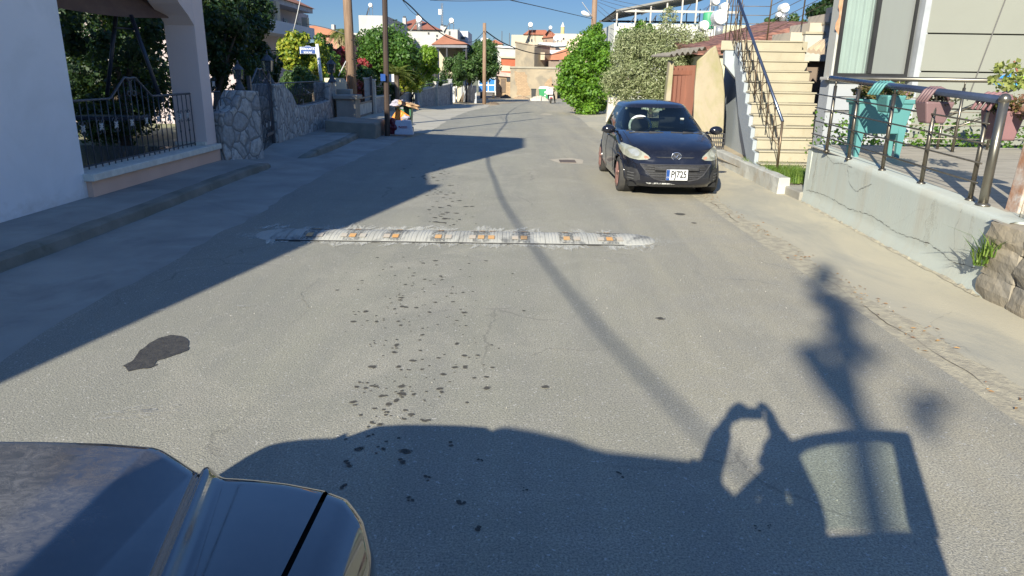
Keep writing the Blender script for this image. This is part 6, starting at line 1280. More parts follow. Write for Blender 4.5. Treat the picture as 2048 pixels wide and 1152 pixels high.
for (px, py, s_) in cs:
    c = backz(px, py)
    for k in range(42 if px < 1800 else 14): p = Vector(c) + Vector(r_.normal(size=3)) * s_ * .30; d = Vector(r_.normal(size=3)).normalized() * .09; e = d.cross(Vector(r_.normal(size=3))).normalized() * .045; iv.add([p, p + d * .5 + e, p + d, p + d * .5 - e], [(0, 1, 2, 3)])
iv.obj('ivy', GRN, t, fix=False)
# ================================================================ trees and shrubs
BARK = M('bark', (.16, .12, .09), (.10, .08, .06), 6, .95, .8, 20, stretch=(3, 3, .6)); BARKP = M('palm_bark', (.40, .32, .18), (.26, .20, .11), 8, .95, .8, 12)
LM = dict(
 dark=leafmat('leaf_dark', [(.010, .026, .010), (.018, .045, .013), (.034, .075, .018)], .2),
 citrus=leafmat('leaf_citrus', [(.03, .085, .015), (.06, .14, .02), (.10, .20, .03)], .3),
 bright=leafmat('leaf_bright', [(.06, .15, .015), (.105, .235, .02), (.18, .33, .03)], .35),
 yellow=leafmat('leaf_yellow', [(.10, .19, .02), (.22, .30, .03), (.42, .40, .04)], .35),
 lime=leafmat('leaf_lime', [(.12, .24, .02), (.20, .36, .03), (.30, .42, .05)], .4),
 olive=leafmat('leaf_olive', [(.13, .16, .065), (.23, .26, .12), (.34, .36, .20), (.16, .20, .08)], .15),
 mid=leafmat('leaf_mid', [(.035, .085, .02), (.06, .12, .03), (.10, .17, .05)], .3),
 red=leafmat('leaf_red', [(.32, .03, .05), (.50, .06, .08), (.10, .12, .04)], .3),
 palm=leafmat('leaf_palm', [(.07, .10, .02), (.14, .18, .04), (.20, .22, .06)], .2))
def crown(c, r, n, size, rng, clumps=26, shell=.55, elong=1.9, squash=1.0, gap=.35):
    c = np.array(c); r = np.array(r)
    d = rng.normal(size=(clumps, 3)); d /= np.linalg.norm(d, axis=1)[:, None]; rad = shell + (1 - shell) * rng.random(clumps) ** .6
    cc = c + d * r * rad[:, None] * .86; cr = (r.mean() * rng.uniform(.15, .42, clumps))
    k = rng.integers(0, clumps, n); g = rng.normal(size=(n, 3)); g /= np.linalg.norm(g, axis=1)[:, None]; q = rng.random(n) ** gap
    p = cc[k] + g * (cr[k] * q)[:, None] * np.array([1, 1, squash])
    nrm = g + rng.normal(size=(n, 3)) * .55 + np.array([0, 0, .25]); nrm /= np.linalg.norm(nrm, axis=1)[:, None]
    a = np.cross(nrm, rng.normal(size=(n, 3))); a /= np.linalg.norm(a, axis=1)[:, None]; b_ = np.cross(nrm, a); s_ = size * rng.uniform(.6, 1.3, n)[:, None]
    P0 = p - a * s_ * .5; P1 = p + b_ * s_ * .5 / elong + nrm * s_ * .05; P2 = p + a * s_ * .5; P3 = p - b_ * s_ * .5 / elong + nrm * s_ * .05
    return np.stack([P0, P1, P2, P3], 1).reshape(-1, 3), cc
def leafobj(name, V, mat, parent):
    me = bpy.data.meshes.new(name); o0 = rootloc(parent); V = V - np.array(o0); n = len(V) // 4
    me.vertices.add(len(V)); me.vertices.foreach_set('co', V.astype(np.float32).ravel()); me.loops.add(len(V)); me.loops.foreach_set('vertex_index', np.arange(len(V), dtype=np.int32))
    me.polygons.add(n); me.polygons.foreach_set('loop_start', np.arange(0, len(V), 4, dtype=np.int32)); me.polygons.foreach_set('loop_total', np.full(n, 4, dtype=np.int32)); me.materials.append(mat); me.update(calc_edges=True); me.validate()
    o = link(bpy.data.objects.new(name, me)); o.parent = parent; return o
def tree(name, label, cat, base, lobes, n, size, leaf, trunk=.12, group=None, seed=1, clumps=26, elong=1.9, bark=None, shell=.55, limbs=7, core=True):
    rng = np.random.default_rng(seed); t = thing(name, label, cat, base, group); Vs = []; cs = []
    tot = sum(l[3] * l[4] * l[5] for l in lobes) ** 1
    for l in lobes:
        m = int(n * (l[3] * l[4] * l[5]) / tot); v_, c_ = crown(l[:3], l[3:6], m, size, rng, clumps, shell, elong); Vs.append(v_); cs += list(c_)
    leafobj('crown', np.concatenate(Vs), LM[leaf], t)
    if trunk:
        b = MB(); B0 = Vector(base); top = Vector((lobes[0][0], lobes[0][1], lobes[0][2])); f = B0.lerp(top, .45); f.x += .1; b.tube([B0 - Vector((0, 0, .3)), B0.lerp(f, .5) + Vector((.05, 0, 0)), f], [trunk * 1.2, trunk, trunk * .8], 8)
        for k in range(limbs): c_ = Vector(cs[int(rng.integers(len(cs)))]); b.tube([f, f.lerp(c_, .5) + Vector((0, 0, .1)), c_], [trunk * .6, trunk * .35, trunk * .1], 5)
        b.obj('trunk', bark or BARK, t, smooth=True)
    return t
def lobe(px0, px1, py0, py1, y, ry=None, fx=1.0):
    a, c = at(px0, (py0 + py1) / 2, y), at(px1, (py0 + py1) / 2, y); zt = at((px0 + px1) / 2, py0, y)[2]; zb = at((px0 + px1) / 2, py1, y)[2]; rx = (c[0] - a[0]) / 2 * fx; rz = (zt - zb) / 2; return ((a[0] + c[0]) / 2, y, (zt + zb) / 2, rx, ry or rx, rz)
G5 = 'trees of the left garden'
# left garden, deep shade
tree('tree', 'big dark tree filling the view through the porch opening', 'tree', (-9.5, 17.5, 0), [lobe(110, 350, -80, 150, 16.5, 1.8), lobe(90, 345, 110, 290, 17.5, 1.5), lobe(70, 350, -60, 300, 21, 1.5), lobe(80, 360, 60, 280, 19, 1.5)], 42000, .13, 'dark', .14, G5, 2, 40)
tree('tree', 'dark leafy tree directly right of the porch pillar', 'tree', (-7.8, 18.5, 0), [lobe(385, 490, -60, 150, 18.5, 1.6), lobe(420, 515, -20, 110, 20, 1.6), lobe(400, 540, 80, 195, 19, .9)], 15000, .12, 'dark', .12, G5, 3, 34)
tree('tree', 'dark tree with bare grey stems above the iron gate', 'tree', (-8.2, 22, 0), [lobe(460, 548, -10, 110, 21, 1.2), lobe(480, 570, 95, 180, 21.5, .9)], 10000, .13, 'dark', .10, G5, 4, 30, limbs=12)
tree('shrub', 'sunlit yellow-green shrub directly behind the street sign', 'shrub', (-7.2, 26.5, 0), [lobe(560, 640, 68, 150, 26.5, 1.0), lobe(600, 670, 80, 165, 27.5, .9), lobe(575, 600, 62, 100, 27, .5)], 9000, .13, 'yellow', .05, G5, 5, 26, 1.6)
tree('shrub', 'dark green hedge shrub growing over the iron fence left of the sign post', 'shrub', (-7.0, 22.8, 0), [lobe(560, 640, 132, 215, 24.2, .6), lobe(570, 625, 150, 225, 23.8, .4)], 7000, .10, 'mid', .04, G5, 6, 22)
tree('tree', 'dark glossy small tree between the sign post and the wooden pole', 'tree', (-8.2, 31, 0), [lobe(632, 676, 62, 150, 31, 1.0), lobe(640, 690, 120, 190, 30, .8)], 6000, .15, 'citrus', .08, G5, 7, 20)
# palm trunk with shaggy skirt
t = thing('palm_tree', 'short palm with shaggy straw-coloured trunk left of the wooden pole', 'palm tree', gnd(684, 200)); yb = 44; rng = np.random.default_rng(9)
b = MB(); p0, p1 = at(684, 160, yb), at(684, 62, yb); b.tube([(p0[0], yb, -.5), p0, (p1[0], yb, p1[2])], [.22, .26, .30], 10); b.obj('trunk', BARKP, t); b = MB()
for k in range(160): a = rng.random() * 6.28; z_ = p1[2] - rng.random() * (p1[2] - p0[2]); q = Vector((p1[0] + .28 * math.cos(a), yb + .28 * math.sin(a), z_)); b.quad(q, q + Vector((.25 * math.cos(a), .25 * math.sin(a), -.3)), q + Vector((.22 * math.cos(a + .4), .22 * math.sin(a + .4), -.34)), q + Vector((.02, .02, .06)))
b.obj('dead_fronds', BARKP, t, fix=False)
def fronds(b, c, L, n, rng, droop=.6, wid=.10, zup=.5):
    for k in range(n):
        a = 2 * math.pi * k / n + rng.random() * .4; el = rng.uniform(.1, 1.1) * zup; pts = []
        for j in range(9):
            s_ = j / 8; pts.append(Vector((c[0] + math.cos(a) * L * s_ * math.cos(el), c[1] + math.sin(a) * L * s_ * math.cos(el), c[2] + L * (s_ * math.sin(el) * 1.3 - droop * s_ * s_))))
        for j in range(1, 9):
            d = (pts[j] - pts[j - 1]).normalized(); sd_ = d.cross(Vector((0, 0, 1))).normalized()
            for q in range(3):
                p_ = pts[j - 1].lerp(pts[j], q / 3)
                for sg in (-1, 1): l_ = wid * (1.6 - abs(j - 3.5) / 4); b.add([p_, p_ + sd_ * sg * l_ + d * l_ * .6 - Vector((0, 0, .05)), p_ + d * .04], [(0, 1, 2)])
b = MB(); fronds(b, (p1[0], yb, p1[2]), 1.0, 22, rng, .9, .22); b.obj('fronds', LM['palm'], t, fix=False)
tree('tree', 'large round citrus tree with dense dark green crown behind the slim black pole', 'tree', (-10, 47, -.4), [lobe(716, 838, 52, 155, 46, 3.0), lobe(722, 780, 70, 160, 45, 2), lobe(780, 842, 75, 150, 45, 2)], 22000, .20, 'citrus', .16, 'trees of the far garden', 10, 60, 1.7)
t = thing('palm_shrub', 'low cycad with arching yellow-green fronds right of the slim black pole', 'palm', gnd(795, 215)); b = MB(); q = at(793, 150, 43); fronds(b, (q[0], 43, q[2]), 1.35, 26, np.random.default_rng(2), .55, .2, 1.0); b.obj('fronds', LM['palm'], t, fix=False); b = MB(); b.tube([(q[0], 43, -.4), (q[0], 43, q[2])], .14, 8); b.obj('trunk', BARK, t)
tree('tree', 'bright lime green young tree between the round citrus tree and the tiled gazebo', 'tree', (-7.6, 51, -.5), [lobe(830, 880, 92, 160, 51, 1.1), lobe(840, 872, 90, 120, 52, .9)], 8000, .17, 'lime', .07, 'trees of the far garden', 11, 24, 1.5)
tree('tree', 'spreading dark green tree left of the far pole', 'tree', (-5.2, 69, -.8), [lobe(918, 1000, 84, 165, 69, 2.6), lobe(900, 960, 105, 165, 67, 2.0), lobe(940, 995, 78, 120, 71, 1.8)], 16000, .26, 'mid', .16, 'trees of the far garden', 12, 50, 1.8)
tree('tree', 'feathery drooping tree over the end of the stone wall', 'tree', (-6.6, 62, -.7), [lobe(882, 930, 110, 175, 62, 1.6)], 7000, .2, 'mid', .1, 'trees of the far garden', 13, 22, 2.6)
tree('shrub', 'red bougainvillea to the left of the wooden pole base', 'shrub', (-9, 37, -.3), [lobe(664, 700, 95, 135, 36, .7)], 2600, .13, 'red', .03, 'flowering shrubs', 14, 14, 1.3)
tree('shrub', 'red flowering shrub behind the slatted driveway gate', 'shrub', (-8.5, 40, -.35), [lobe(705, 745, 160, 200, 40, .7)], 1800, .13, 'red', .03, 'flowering shrubs', 15, 14, 1.3)
tree('shrub', 'scarlet blossom band under the round citrus tree', 'shrub', (-9.2, 43, -.4), [lobe(708, 745, 118, 140, 42.5, .6)], 1500, .13, 'red', .03, 'flowering shrubs', 16, 12, 1.3)
tree('shrub', 'green garden shrub behind the slatted gate', 'shrub', (-8.6, 42, -.35), [lobe(700, 760, 130, 200, 41.5, 1.0)], 5000, .15, 'mid', .04, 'green garden shrubs', 17, 24, 1.6)
tree('shrub', 'yellow-green croton shrub under the cycad', 'shrub', (-7.9, 46, -.4), [lobe(790, 850, 138, 185, 45.5, 1.1)], 5000, .15, 'yellow', .04, 'green garden shrubs', 18, 22, 1.6)
tree('shrub', 'dark shrub directly behind the low stone wall right of the black pole', 'shrub', (-8.3, 44, -.4), [lobe(750, 800, 165, 205, 43.5, .8)], 3500, .13, 'dark', .04, 'green garden shrubs', 19, 20, 1.6)
tree('shrub', 'loose grey-green shrub above the small gate', 'shrub', (-7, 55, -.6), [lobe(838, 885, 150, 185, 55, 1.0)], 3500, .16, 'mid', .04, 'green garden shrubs', 20, 18, 1.8)
tree('shrub', 'small shaded shrub at the corner of the far stone wall', 'shrub', (-7.2, 63, -.7), [lobe(875, 912, 140, 185, 63, 1.1)], 3500, .18, 'dark', .05, 'green garden shrubs', 21, 18, 1.8)
# right side
tree('tree', 'bright glossy green fig tree bulging over the road beside the bend', 'tree', (4.9, 44.5, -.4), [lobe(1122, 1232, 70, 235, 43, 2.0), lobe(1112, 1180, 110, 205, 42, 1.6), lobe(1160, 1222, 42, 130, 45, 1.6), lobe(1130, 1225, 150, 232, 42, 1.7)], 42000, .155, 'bright', .14, None, 22, 38, 1.35)
tree('tree', 'silvery olive tree between the fig tree and the shed', 'tree', (5.9, 28.5, -.1), [lobe(1205, 1400, 62, 218, 28, 1.8), lobe(1225, 1335, 50, 150, 29, 1.5), lobe(1290, 1435, 45, 150, 27.5, 1.4), lobe(1318, 1355, 8, 100, 28.5, .6), lobe(1205, 1280, 110, 210, 27, 1.1)], 52000, .115, 'olive', .16, None, 23, 60, 3.2)
tree('tree', 'leafy green creeper top between the fig and the white roof parapet', 'tree', (7.5, 40, -.3), [lobe(1225, 1330, 55, 130, 39, 1.4), lobe(1270, 1305, 38, 80, 39, .7)], 8000, .17, 'bright', .1, None, 24, 24, 1.5)
tree('shrub', 'distant dark pine tops behind the stair landing', 'tree', (20, 50, -.5), [lobe(1625, 1668, -5, 50, 48, 2)], 3500, .3, 'dark', .1, None, 25, 16, 2)
tree('shrub', 'small green shrub on the roofs between the landing posts', 'shrub', (14, 40, -.3), [lobe(1512, 1550, 38, 72, 39, 1), lobe(1545, 1620, 30, 60, 41, 1)], 3000, .18, 'mid', .05, None, 26, 16, 1.6)
# ================================================================ far row
WALLW = M('far_white', (.46, .455, .43), (.40, .395, .37), 1, .85, stain=(.5, .48, .43), sscale=.5); WALLC = M('far_cream', (.50, .45, .34), (.44, .40, .31), 1, .85); ROOFR = M('far_red_roof', (.34, .13, .08), (.27, .10, .065), 1.4, .85, .5, 8); ROOFO = M('far_orange_roof', (.44, .19, .11), (.36, .15, .085), 1.5, .85, .5, 8)
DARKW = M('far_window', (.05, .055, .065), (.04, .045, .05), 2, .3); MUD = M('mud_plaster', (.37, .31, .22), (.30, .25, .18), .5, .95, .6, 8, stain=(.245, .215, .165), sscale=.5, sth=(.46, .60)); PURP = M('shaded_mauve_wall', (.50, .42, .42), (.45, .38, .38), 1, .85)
def hbox(b, px0, px1, pyt, y, dep, zb=None, fx=0):
    a, c = at(px0, pyt, y), at(px1, pyt, y); b.bb(a[0], c[0], y, y + dep, gz(y) - .3 if zb is None else zb, (a[2] + c[2]) / 2); return a[0], c[0], (a[2] + c[2]) / 2
def house(label, px0, px1, pyt, y, dep, wall, wins=(), roof=None, cat='house', base=None):
    q = at((px0 + px1) / 2, pyt, y); t = thing('house', label, cat, (q[0], y, gz(y))); b = MB(); x0, x1, z1 = hbox(b, px0, px1, pyt, y, dep, base); b.obj('wall', wall, t)
    for (a, c, d_, e_) in wins:
        p, r_ = at(a, c, y), at(d_, e_, y); b = MB(); b.bb(p[0], r_[0], y - .06, y + .04, r_[2], p[2]); wv = b.obj('window', WALLW, t); b = MB(); k = (r_[0] - p[0]) * .12; b.bb(p[0] + k, r_[0] - k, y - .09, y - .02, r_[2] + k, p[2] - k); b.obj('pane', DARKW, wv)
    if roof:
        kind, pts, mt = roof; P_ = [at(a, c, y) for a, c in pts]; b = MB()
        if kind == 'hip':
            l, a, r_ = P_[0], P_[1], P_[2]; y0, y1 = y - .4, y + dep + .4; ym = (y0 + y1) / 2; b.add([(l[0], y0, l[2]), (r_[0], y0, r_[2]), (r_[0], y1, r_[2]), (l[0], y1, l[2]), (a[0], ym, a[2] + .0)], [(0, 1, 4), (1, 2, 4), (2, 3, 4), (3, 0, 4), (0, 3, 2, 1)])
        else:
            b.prism([(p[0], y - .35, p[2]) for p in P_], (0, dep + .7, 0))
        b.obj('roof', mt, t)
    return t, (x0, x1, z1)
TANK = M('tank_white', (.74, .74, .72), (.66, .66, .64), 3, .45); PANEL = M('solar_panel', (.03, .04, .06), (.05, .06, .08), 3, .15)
def heater(label, px, py, rpx, y, frame=1.0, panel=-1, cyl=True, grp='rooftop water heaters'):
    q = at(px, py, y); r_ = rpx / 1420 * y; t = thing('water_heater', label, 'water tank', (q[0], y, q[2] - r_ * 2 * frame), grp)
    b = MB(); b.lathe([(r_ * .1, -.6 * r_), (r_ * .92, -.6 * r_), (r_, -.45 * r_), (r_, 1.6 * r_), (r_ * .9, 1.75 * r_)], q, 20, 'y'); b.obj('tank', TANK, t, smooth=False)
    b = MB()
    for dx in (-.8, .8):
        for dy in (0, 1.3): b.tube([(q[0] + dx * r_, q[1] + dy * r_, q[2] - r_ * .7), (q[0] + dx * r_, q[1] + dy * r_, q[2] - r_ * (1 + 1.6 * frame))], r_ * .07, 4)
    b.bb(q[0] - r_, q[0] + r_, q[1] - .1 * r_, q[1] + 1.4 * r_, q[2] - r_ * 1.12, q[2] - r_ * 1.02); b.obj('stand', GAL, t)
    if cyl: b = MB(); b.lathe([(r_ * .55, -r_ * (1 + 1.7 * frame)), (r_ * .55, -r_ * 1.15)], q, 14); b.obj('boiler', M('boiler_steel', (.55, .56, .57), (.45, .46, .48), 3, .3, metal=.6), t, smooth=True)
    if panel: b = MB(); s_ = panel; b.add([(q[0] + s_ * 1.0 * r_, y, q[2] - r_ * .9), (q[0] + s_ * 3.2 * r_, y - .3, q[2] - r_ * 2.6 * frame), (q[0] + s_ * 3.2 * r_, y + 2 * r_, q[2] - r_ * 2.6 * frame), (q[0] + s_ * 1.0 * r_, y + 2 * r_, q[2] - r_ * .9)], [(0, 1, 2, 3)]); v_ = b.v[-4:]; b.add([(p[0], p[1], p[2] - .05) for p in v_], [(0, 1, 2, 3)]); b.obj('panel', PANEL, t, fix=False)
    return t
# upper-left house with tiled roof and balcony: its long side faces the street and stays in shade
XA = -10.4; BGR = M('balcony_blue_grey', (.56, .58, .62), (.52, .54, .58), 1)
def onx(px, py, x): d = ray(px, py); t_ = x / d[0]; return (x, d[1] * t_, CAMH + d[2] * t_)
t = thing('house', 'mauve-shaded two-storey house with orange tiled roof and balcony top left', 'house', (XA, 33, 0))
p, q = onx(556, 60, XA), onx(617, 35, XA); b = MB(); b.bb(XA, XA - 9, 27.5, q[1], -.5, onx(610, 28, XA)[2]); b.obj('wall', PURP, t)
for (a, c, d_, e_) in ((590, 40, 601, 56), (566, 36, 575, 56)):
    w0, w1 = onx(a, c, XA), onx(d_, e_, XA); b = MB(); b.bb(XA, XA + .05, w0[1], w1[1], w1[2], w0[2]); wv = b.obj('window', WALLW, t); b = MB(); b.bb(XA, XA + .07, w0[1] + .12, w1[1] - .12, w1[2] + .1, w0[2] - .1); b.obj('pane', DARKW, wv)
XE = XA + .75; p, q = onx(500, 0, XE), onx(624, 18, XE); z0, z1 = onx(622, 26, XE)[2], q[2]; YN = 26.2
b = MB(); b.bb(XE, XE - 10.5, YN, q[1] + .1, z0, z1); b.obj('eaves_fascia', M('grey_fascia', (.42, .42, .46)), t)
b = MB(); ym, xm_ = (YN + q[1]) / 2, XE - 5.2; b.add([(XE + .1, YN - .1, z1 + .01), (XE + .1, q[1] + .2, z1 + .01), (XE - 10.6, q[1] + .2, z1 + .01), (XE - 10.6, YN - .1, z1 + .01), (xm_, ym, z1 + 2.6)], [(0, 1, 4), (1, 2, 4), (2, 3, 4), (3, 0, 4), (0, 3, 2, 1)]); b.obj('roof', ROOFO, t)
XB = XA + 1.0; p, q = onx(540, 60, XB), onx(630, 79, XB); zt_ = onx(628, 57, XB)[2]; b = MB(); b.bb(XB, XB - .2, 25.0, q[1], q[2], zt_); b.bb(XB - .2, XA, q[1] - .2, q[1], q[2], zt_); b.bb(XB - .2, XA, 25.0, 25.2, q[2], zt_); b.bb(XB - .2, XA, 25.2, q[1] - .2, q[2], q[2] + .15); b.obj('balcony', BGR, t)
b = MB(); p = onx(552, 40, XB - .1); b.bb(XB - .04, XB - .5, p[1], p[1] + .4, zt_ - .3, z0 + .02); b.obj('column', WALLC, t)
b = MB(); p = onx(612, 45, XB - .1); b.bb(XB - .04, XB - .3, p[1], p[1] + .3, zt_ - .1, z0 - .3); b.obj('column', WALLC, t)
# tiled roof house between shrub and wooden pole
t, _ = house('low pink-walled house with orange tiled roof left of the wooden pole', 640, 705, 68, 52, 9, M('pink_wall', (.48, .24, .17), (.42, .21, .15), 1), (), ('gable', [(618, 52), (632, 52), (688, 66), (688, 70), (618, 70)], ROOFO))
b = MB(); p, q = at(663, 60, 53), at(668, 49, 53); b.bb(p[0], q[0], 53, 53.5, p[2], q[2] + .0); b.obj('chimney', WALLW, t)
t, _ = house('white flat-roofed block behind the wooden pole', 717, 772, 31, 62, 12, WALLW, ()); 
heater('solar water heater on the white flat-roofed block', 741, 10, 3.6, 63, 3.0, -1, False)
house('low white house end between the wooden pole and citrus tree', 700, 730, 66, 60, 4, WALLW)
# long white house with red hip roof
t, _ = house('long white house with red hipped roof and chimneys behind the slim black pole', 780, 915, 58, 84, 10, WALLW, [(855, 64, 859, 69), (872, 69, 876, 74), (897, 62, 901, 70)], ('hip', [(772, 58), (822, 30), (884, 60)], ROOFR))
for (a, c0, c1) in ((804, 52, 35), (880, 58, 51), (886, 58, 53), (831, 40, 30)): b = MB(); p, q = at(a, c0, 84), at(a + 6, c1, 84); b.bb(p[0], q[0], 84.5, 85.3, p[2] - .5, q[2]); b.obj('chimney', WALLW, t); b = MB(); b.bb(p[0] + .05, q[0] - .05, 84.6, 85.2, q[2] + .05, q[2] + .18); b.obj('chimney_cap', DARKW, t)
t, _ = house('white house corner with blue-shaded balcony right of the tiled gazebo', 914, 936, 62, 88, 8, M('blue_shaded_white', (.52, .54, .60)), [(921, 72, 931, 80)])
heater('large rooftop water tank with boiler before the red hipped roof', 838, 38, 5.5, 78, 1.5, -1); heater('white dish-like tank on the long white house', 903, 41, 4.6, 84, 1.7, -1, False)
t, _ = house('pale rendered wall behind the lime green tree', 828, 872, 76, 72, 6, WALLW)
t = thing('radio_mast', 'thin lattice mast standing on the long white house roof', 'mast', at(884, 50, 90)); b = MB(); 
for px in (882.5, 885.5): b.tube([at(px, 56, 90), at(px, 6, 90)], .04, 4)
for k in range(9): b.tube([at(882.5, 12 + k * 5, 90), at(885.5, 15 + k * 5, 90)], .025, 4)
b.obj('lattice', GAL, t); b = MB(); b.box(at(880, 24, 90), (.35, .3, .6)); b.obj('antenna', TANK, t)
# gazebo
t = thing('gazebo', 'tiled pyramid roof pavilion left of the spreading dark tree', 'gazebo', at(895, 110, 66)); YG = 66
l, a, r_ = at(862, 89, YG), at(884, 68, YG + 2.5), at(936, 88, YG); b = MB(); b.add([(l[0], YG, l[2]), (r_[0], YG, r_[2]), (r_[0], YG + 5, r_[2]), (l[0], YG + 5, l[2]), (a[0] + .35, YG + 2.5, a[2])], [(0, 1, 4), (1, 2, 4), (2, 3, 4), (3, 0, 4), (0, 3, 2, 1)]); b.obj('roof', ROOFO, t)
b = MB(); b.bb(l[0] + .1, r_[0] - .1, YG + .1, YG + 4.9, l[2] - .22, l[2] - .004); b.obj('eaves_beam', M('beam_grey', (.22, .22, .24)), t)
for px in (893, 932, 868): p = at(px, 89, YG); b = MB(); b.tube([(p[0], YG + .3, gz(YG)), (p[0], YG + .3, l[2] - .2)], .09, 6); b.obj('post', IRON, t)
house('dim cream wall of the pavilion yard', 878, 925, 93, 70.5, 3, WALLC)
# middle strip
t, _ = house('white workshop wall left of the mud-brick tower', 985, 1034, 92, 118, 6, WALLW, (), ('gable', [(985, 94), (985, 91), (1034, 94), (1034, 97)], TANK))
t, _ = house('cream flat-roofed house with a red roof line behind the mud-brick tower', 1023, 1087, 70, 140, 10, WALLC, [(1056, 78, 1060, 84), (1062, 78, 1065, 84)], ('gable', [(1046, 69), (1058, 60), (1092, 60), (1098, 70)], ROOFR))
t, _ = house('brown gabled house right of the cream flat-roofed house', 1087, 1112, 70, 138, 8, M('brown_wall', (.34, .24, .18)), [(1091, 79, 1093, 83)], ('gable', [(1084, 76), (1098, 59), (1116, 74)], ROOFR))
t, _ = house('pale building with panels under the minaret', 1105, 1220, 68, 150, 10, M('far_peach', (.66, .55, .42), (.6, .5, .38), 1), [(1125, 75, 1129, 80), (1150, 75, 1154, 80)])
heater('water heater over the cream flat-roofed house', 1061, 49, 4.3, 138, 2.4, -1, False); heater('twin water heater by the brown gable', 1101, 55, 3.2, 137, 1.3, -1, False)
heater('left of two white tanks above the sheet-roofed shed', 1112, 76, 5.0, 112, .6, 0, False, 'pair of tanks'); heater('right of two white tanks above the sheet-roofed shed', 1119.5, 76, 5.0, 112, .6, 0, False, 'pair of tanks')
heater('white tank half hidden by the far pole, left', 965, 79, 3.2, 90, .6, 0, False, 'tanks by the far pole'); heater('white tank right of the far pole', 974, 80, 3.4, 90, .6, 0, False, 'tanks by the far pole')
t = thing('minaret', 'pale yellow minaret tip on the skyline', 'minaret', at(1125, 68, 210)); q = at(1125, 68, 210); z1 = at(1125, 54, 210)[2]; z2 = at(1125, 44, 210)[2]; b = MB(); b.lathe([(.55, -3), (.50, z1 - q[2])], q, 10); b.obj('shaft', M('minaret_yellow', (.70, .52, .22), (.62, .46, .2), 1), t); b = MB(); b.lathe([(.62, z1 - q[2]), (.45, z1 - q[2] + .3), (.02, z2 - q[2])], q, 10); b.obj('spire', M('minaret_cap', (.70, .68, .60)), t)
house('small red-roofed house between the far tank and the workshop', 978, 1005, 88, 150, 6, WALLC, (), ('gable', [(976, 89), (990, 79), (1007, 88)], ROOFR))
t, _ = house('rust-red sheet wall left of the mud-brick tower', 1002, 1031, 115, 112, 2, M('rust_red_wall', (.42, .12, .06), (.36, .10, .05), 1), (), ('gable', [(1001, 116), (1001, 113), (1031, 114), (1031, 117)], WALLC))
# mud-brick ruin
YM = 94
t = thing('ruin', 'mud-plastered farm building with flaking brick patches at the road bend', 'building', (2, YM, gz(YM)))
b = MB(); x0, x1, z1 = hbox(b, 1021, 1116, 137, YM, 9); b.obj('lower_wall', MUD, t)
b = MB(); b.bb(x0 - .12, x1 + .05, YM - .15, YM + 9, z1 + .003, z1 + .22); b.obj('roof_edge', M('mud_grey', (.36, .33, .26), (.28, .26, .21), 1.5, .95, .6, 10), t)
BRK = None
def brick():
    m, n, b = newmat('flaked_brick'); co = coords(n, (1, 1, 1)); mp = n.nodes.new('ShaderNodeCombineXYZ'); s_ = N(n, 'ShaderNodeSeparateXYZ'); n.links.new(co, s_.inputs[0]); n.links.new(s_.outputs[0], mp.inputs[0]); n.links.new(s_.outputs[2], mp.inputs[1])
    br = N(n, 'ShaderNodeTexBrick', Scale=1.0); br.inputs['Brick Width'].default_value = .42; br.inputs['Row Height'].default_value = .17; br.inputs['Mortar Size'].default_value = .02; br.inputs['Color1'].default_value = c4((.42, .30, .19)); br.inputs['Color2'].default_value = c4((.33, .235, .15)); br.inputs['Mortar'].default_value = c4((.26, .19, .115)); n.links.new(mp.outputs[0], br.inputs['Vector']); n.links.new(br.outputs[0], b.inputs['Base Color']); b.inputs['Roughness'].default_value = .95; bumpn(n, b, br.outputs[0], .5, .05); return m
BRK = brick(); rr = random.Random(8)
def rpoly(pts, y, th=.03, jit=.10):
    out = []
    for a, c in zip(pts, pts[1:] + pts[:1]):
        for k in range(5): p = Vector(at(a[0] + (c[0] - a[0]) * k / 5, a[1] + (c[1] - a[1]) * k / 5, y)); out.append((p.x + rr.uniform(-jit, jit), y, p.z + rr.uniform(-jit, jit)))
    b = MB(); b.prism(out, (0, -th, 0)); return b
rpoly([(1029, 143), (1050, 144), (1055, 152), (1054, 165), (1060, 178), (1061, 191), (1034, 191), (1035, 180), (1031, 165)], YM - .003).obj('brick_patch', BRK, t); rpoly([(1104, 152), (1104, 172), (1086, 172), (1092, 163)], YM - .004).obj('brick_patch', BRK, t)
YU = 103; b = MB(); a, m_, c = at(1031, 85, YU), at(1069, 94, YU - 3.0), at(1100, 97, YU + 1); zb_ = z1 - .5
b.prism([(a[0], YU, zb_), (m_[0], YU - 3, zb_), (c[0], YU + 1, zb_), (c[0] - 1, YU + 5, zb_), (a[0] + .5, YU + 5, zb_)], (0, 0, at(1069, 93, YU - 3)[2] - zb_)); 
for i in range(5, 10):
    p = b.v[i]; b.v[i] = (p[0], p[1], p[2] + (.55 if i in (5, 9) else (.0 if i == 6 else .1)))
b.obj('upper_room', MUD, t); b = MB(); p, q = at(1081, 105, YU - 1.6), at(1089, 120, YU - 1.6); b.bb(p[0], q[0], YU - 2.2, YU - 1.2, q[2], p[2]); b.obj('blocked_window', M('mud_pale', (.50, .42, .30)), t)
b = MB(); z_ = at(1069, 92, YU - 3)[2]; b.prism([(a[0] - .1, YU - .1, z_ + .56), (m_[0], YU - 3.15, z_ + .02), (c[0] + .15, YU + .95, z_ + .10), (c[0] - 1, YU + 5, z_ + .14), (a[0], YU + 5, z_ + .56)], (0, 0, .14)); b.obj('tiled_edge', M('old_tiles', (.42, .33, .24), (.30, .24, .18), 4, .95, .9, 8), t)
t, _ = house('sheet-roofed open shed right of the mud-brick tower', 1082, 1140, 100, 108, 6, M('shaded_white', (.52, .54, .58)), (), ('gable', [(1076, 88), (1080, 85), (1126, 86), (1135, 92), (1110, 93)], M('roof_sheet', (.55, .60, .64), (.48, .53, .57), 1, .5)))
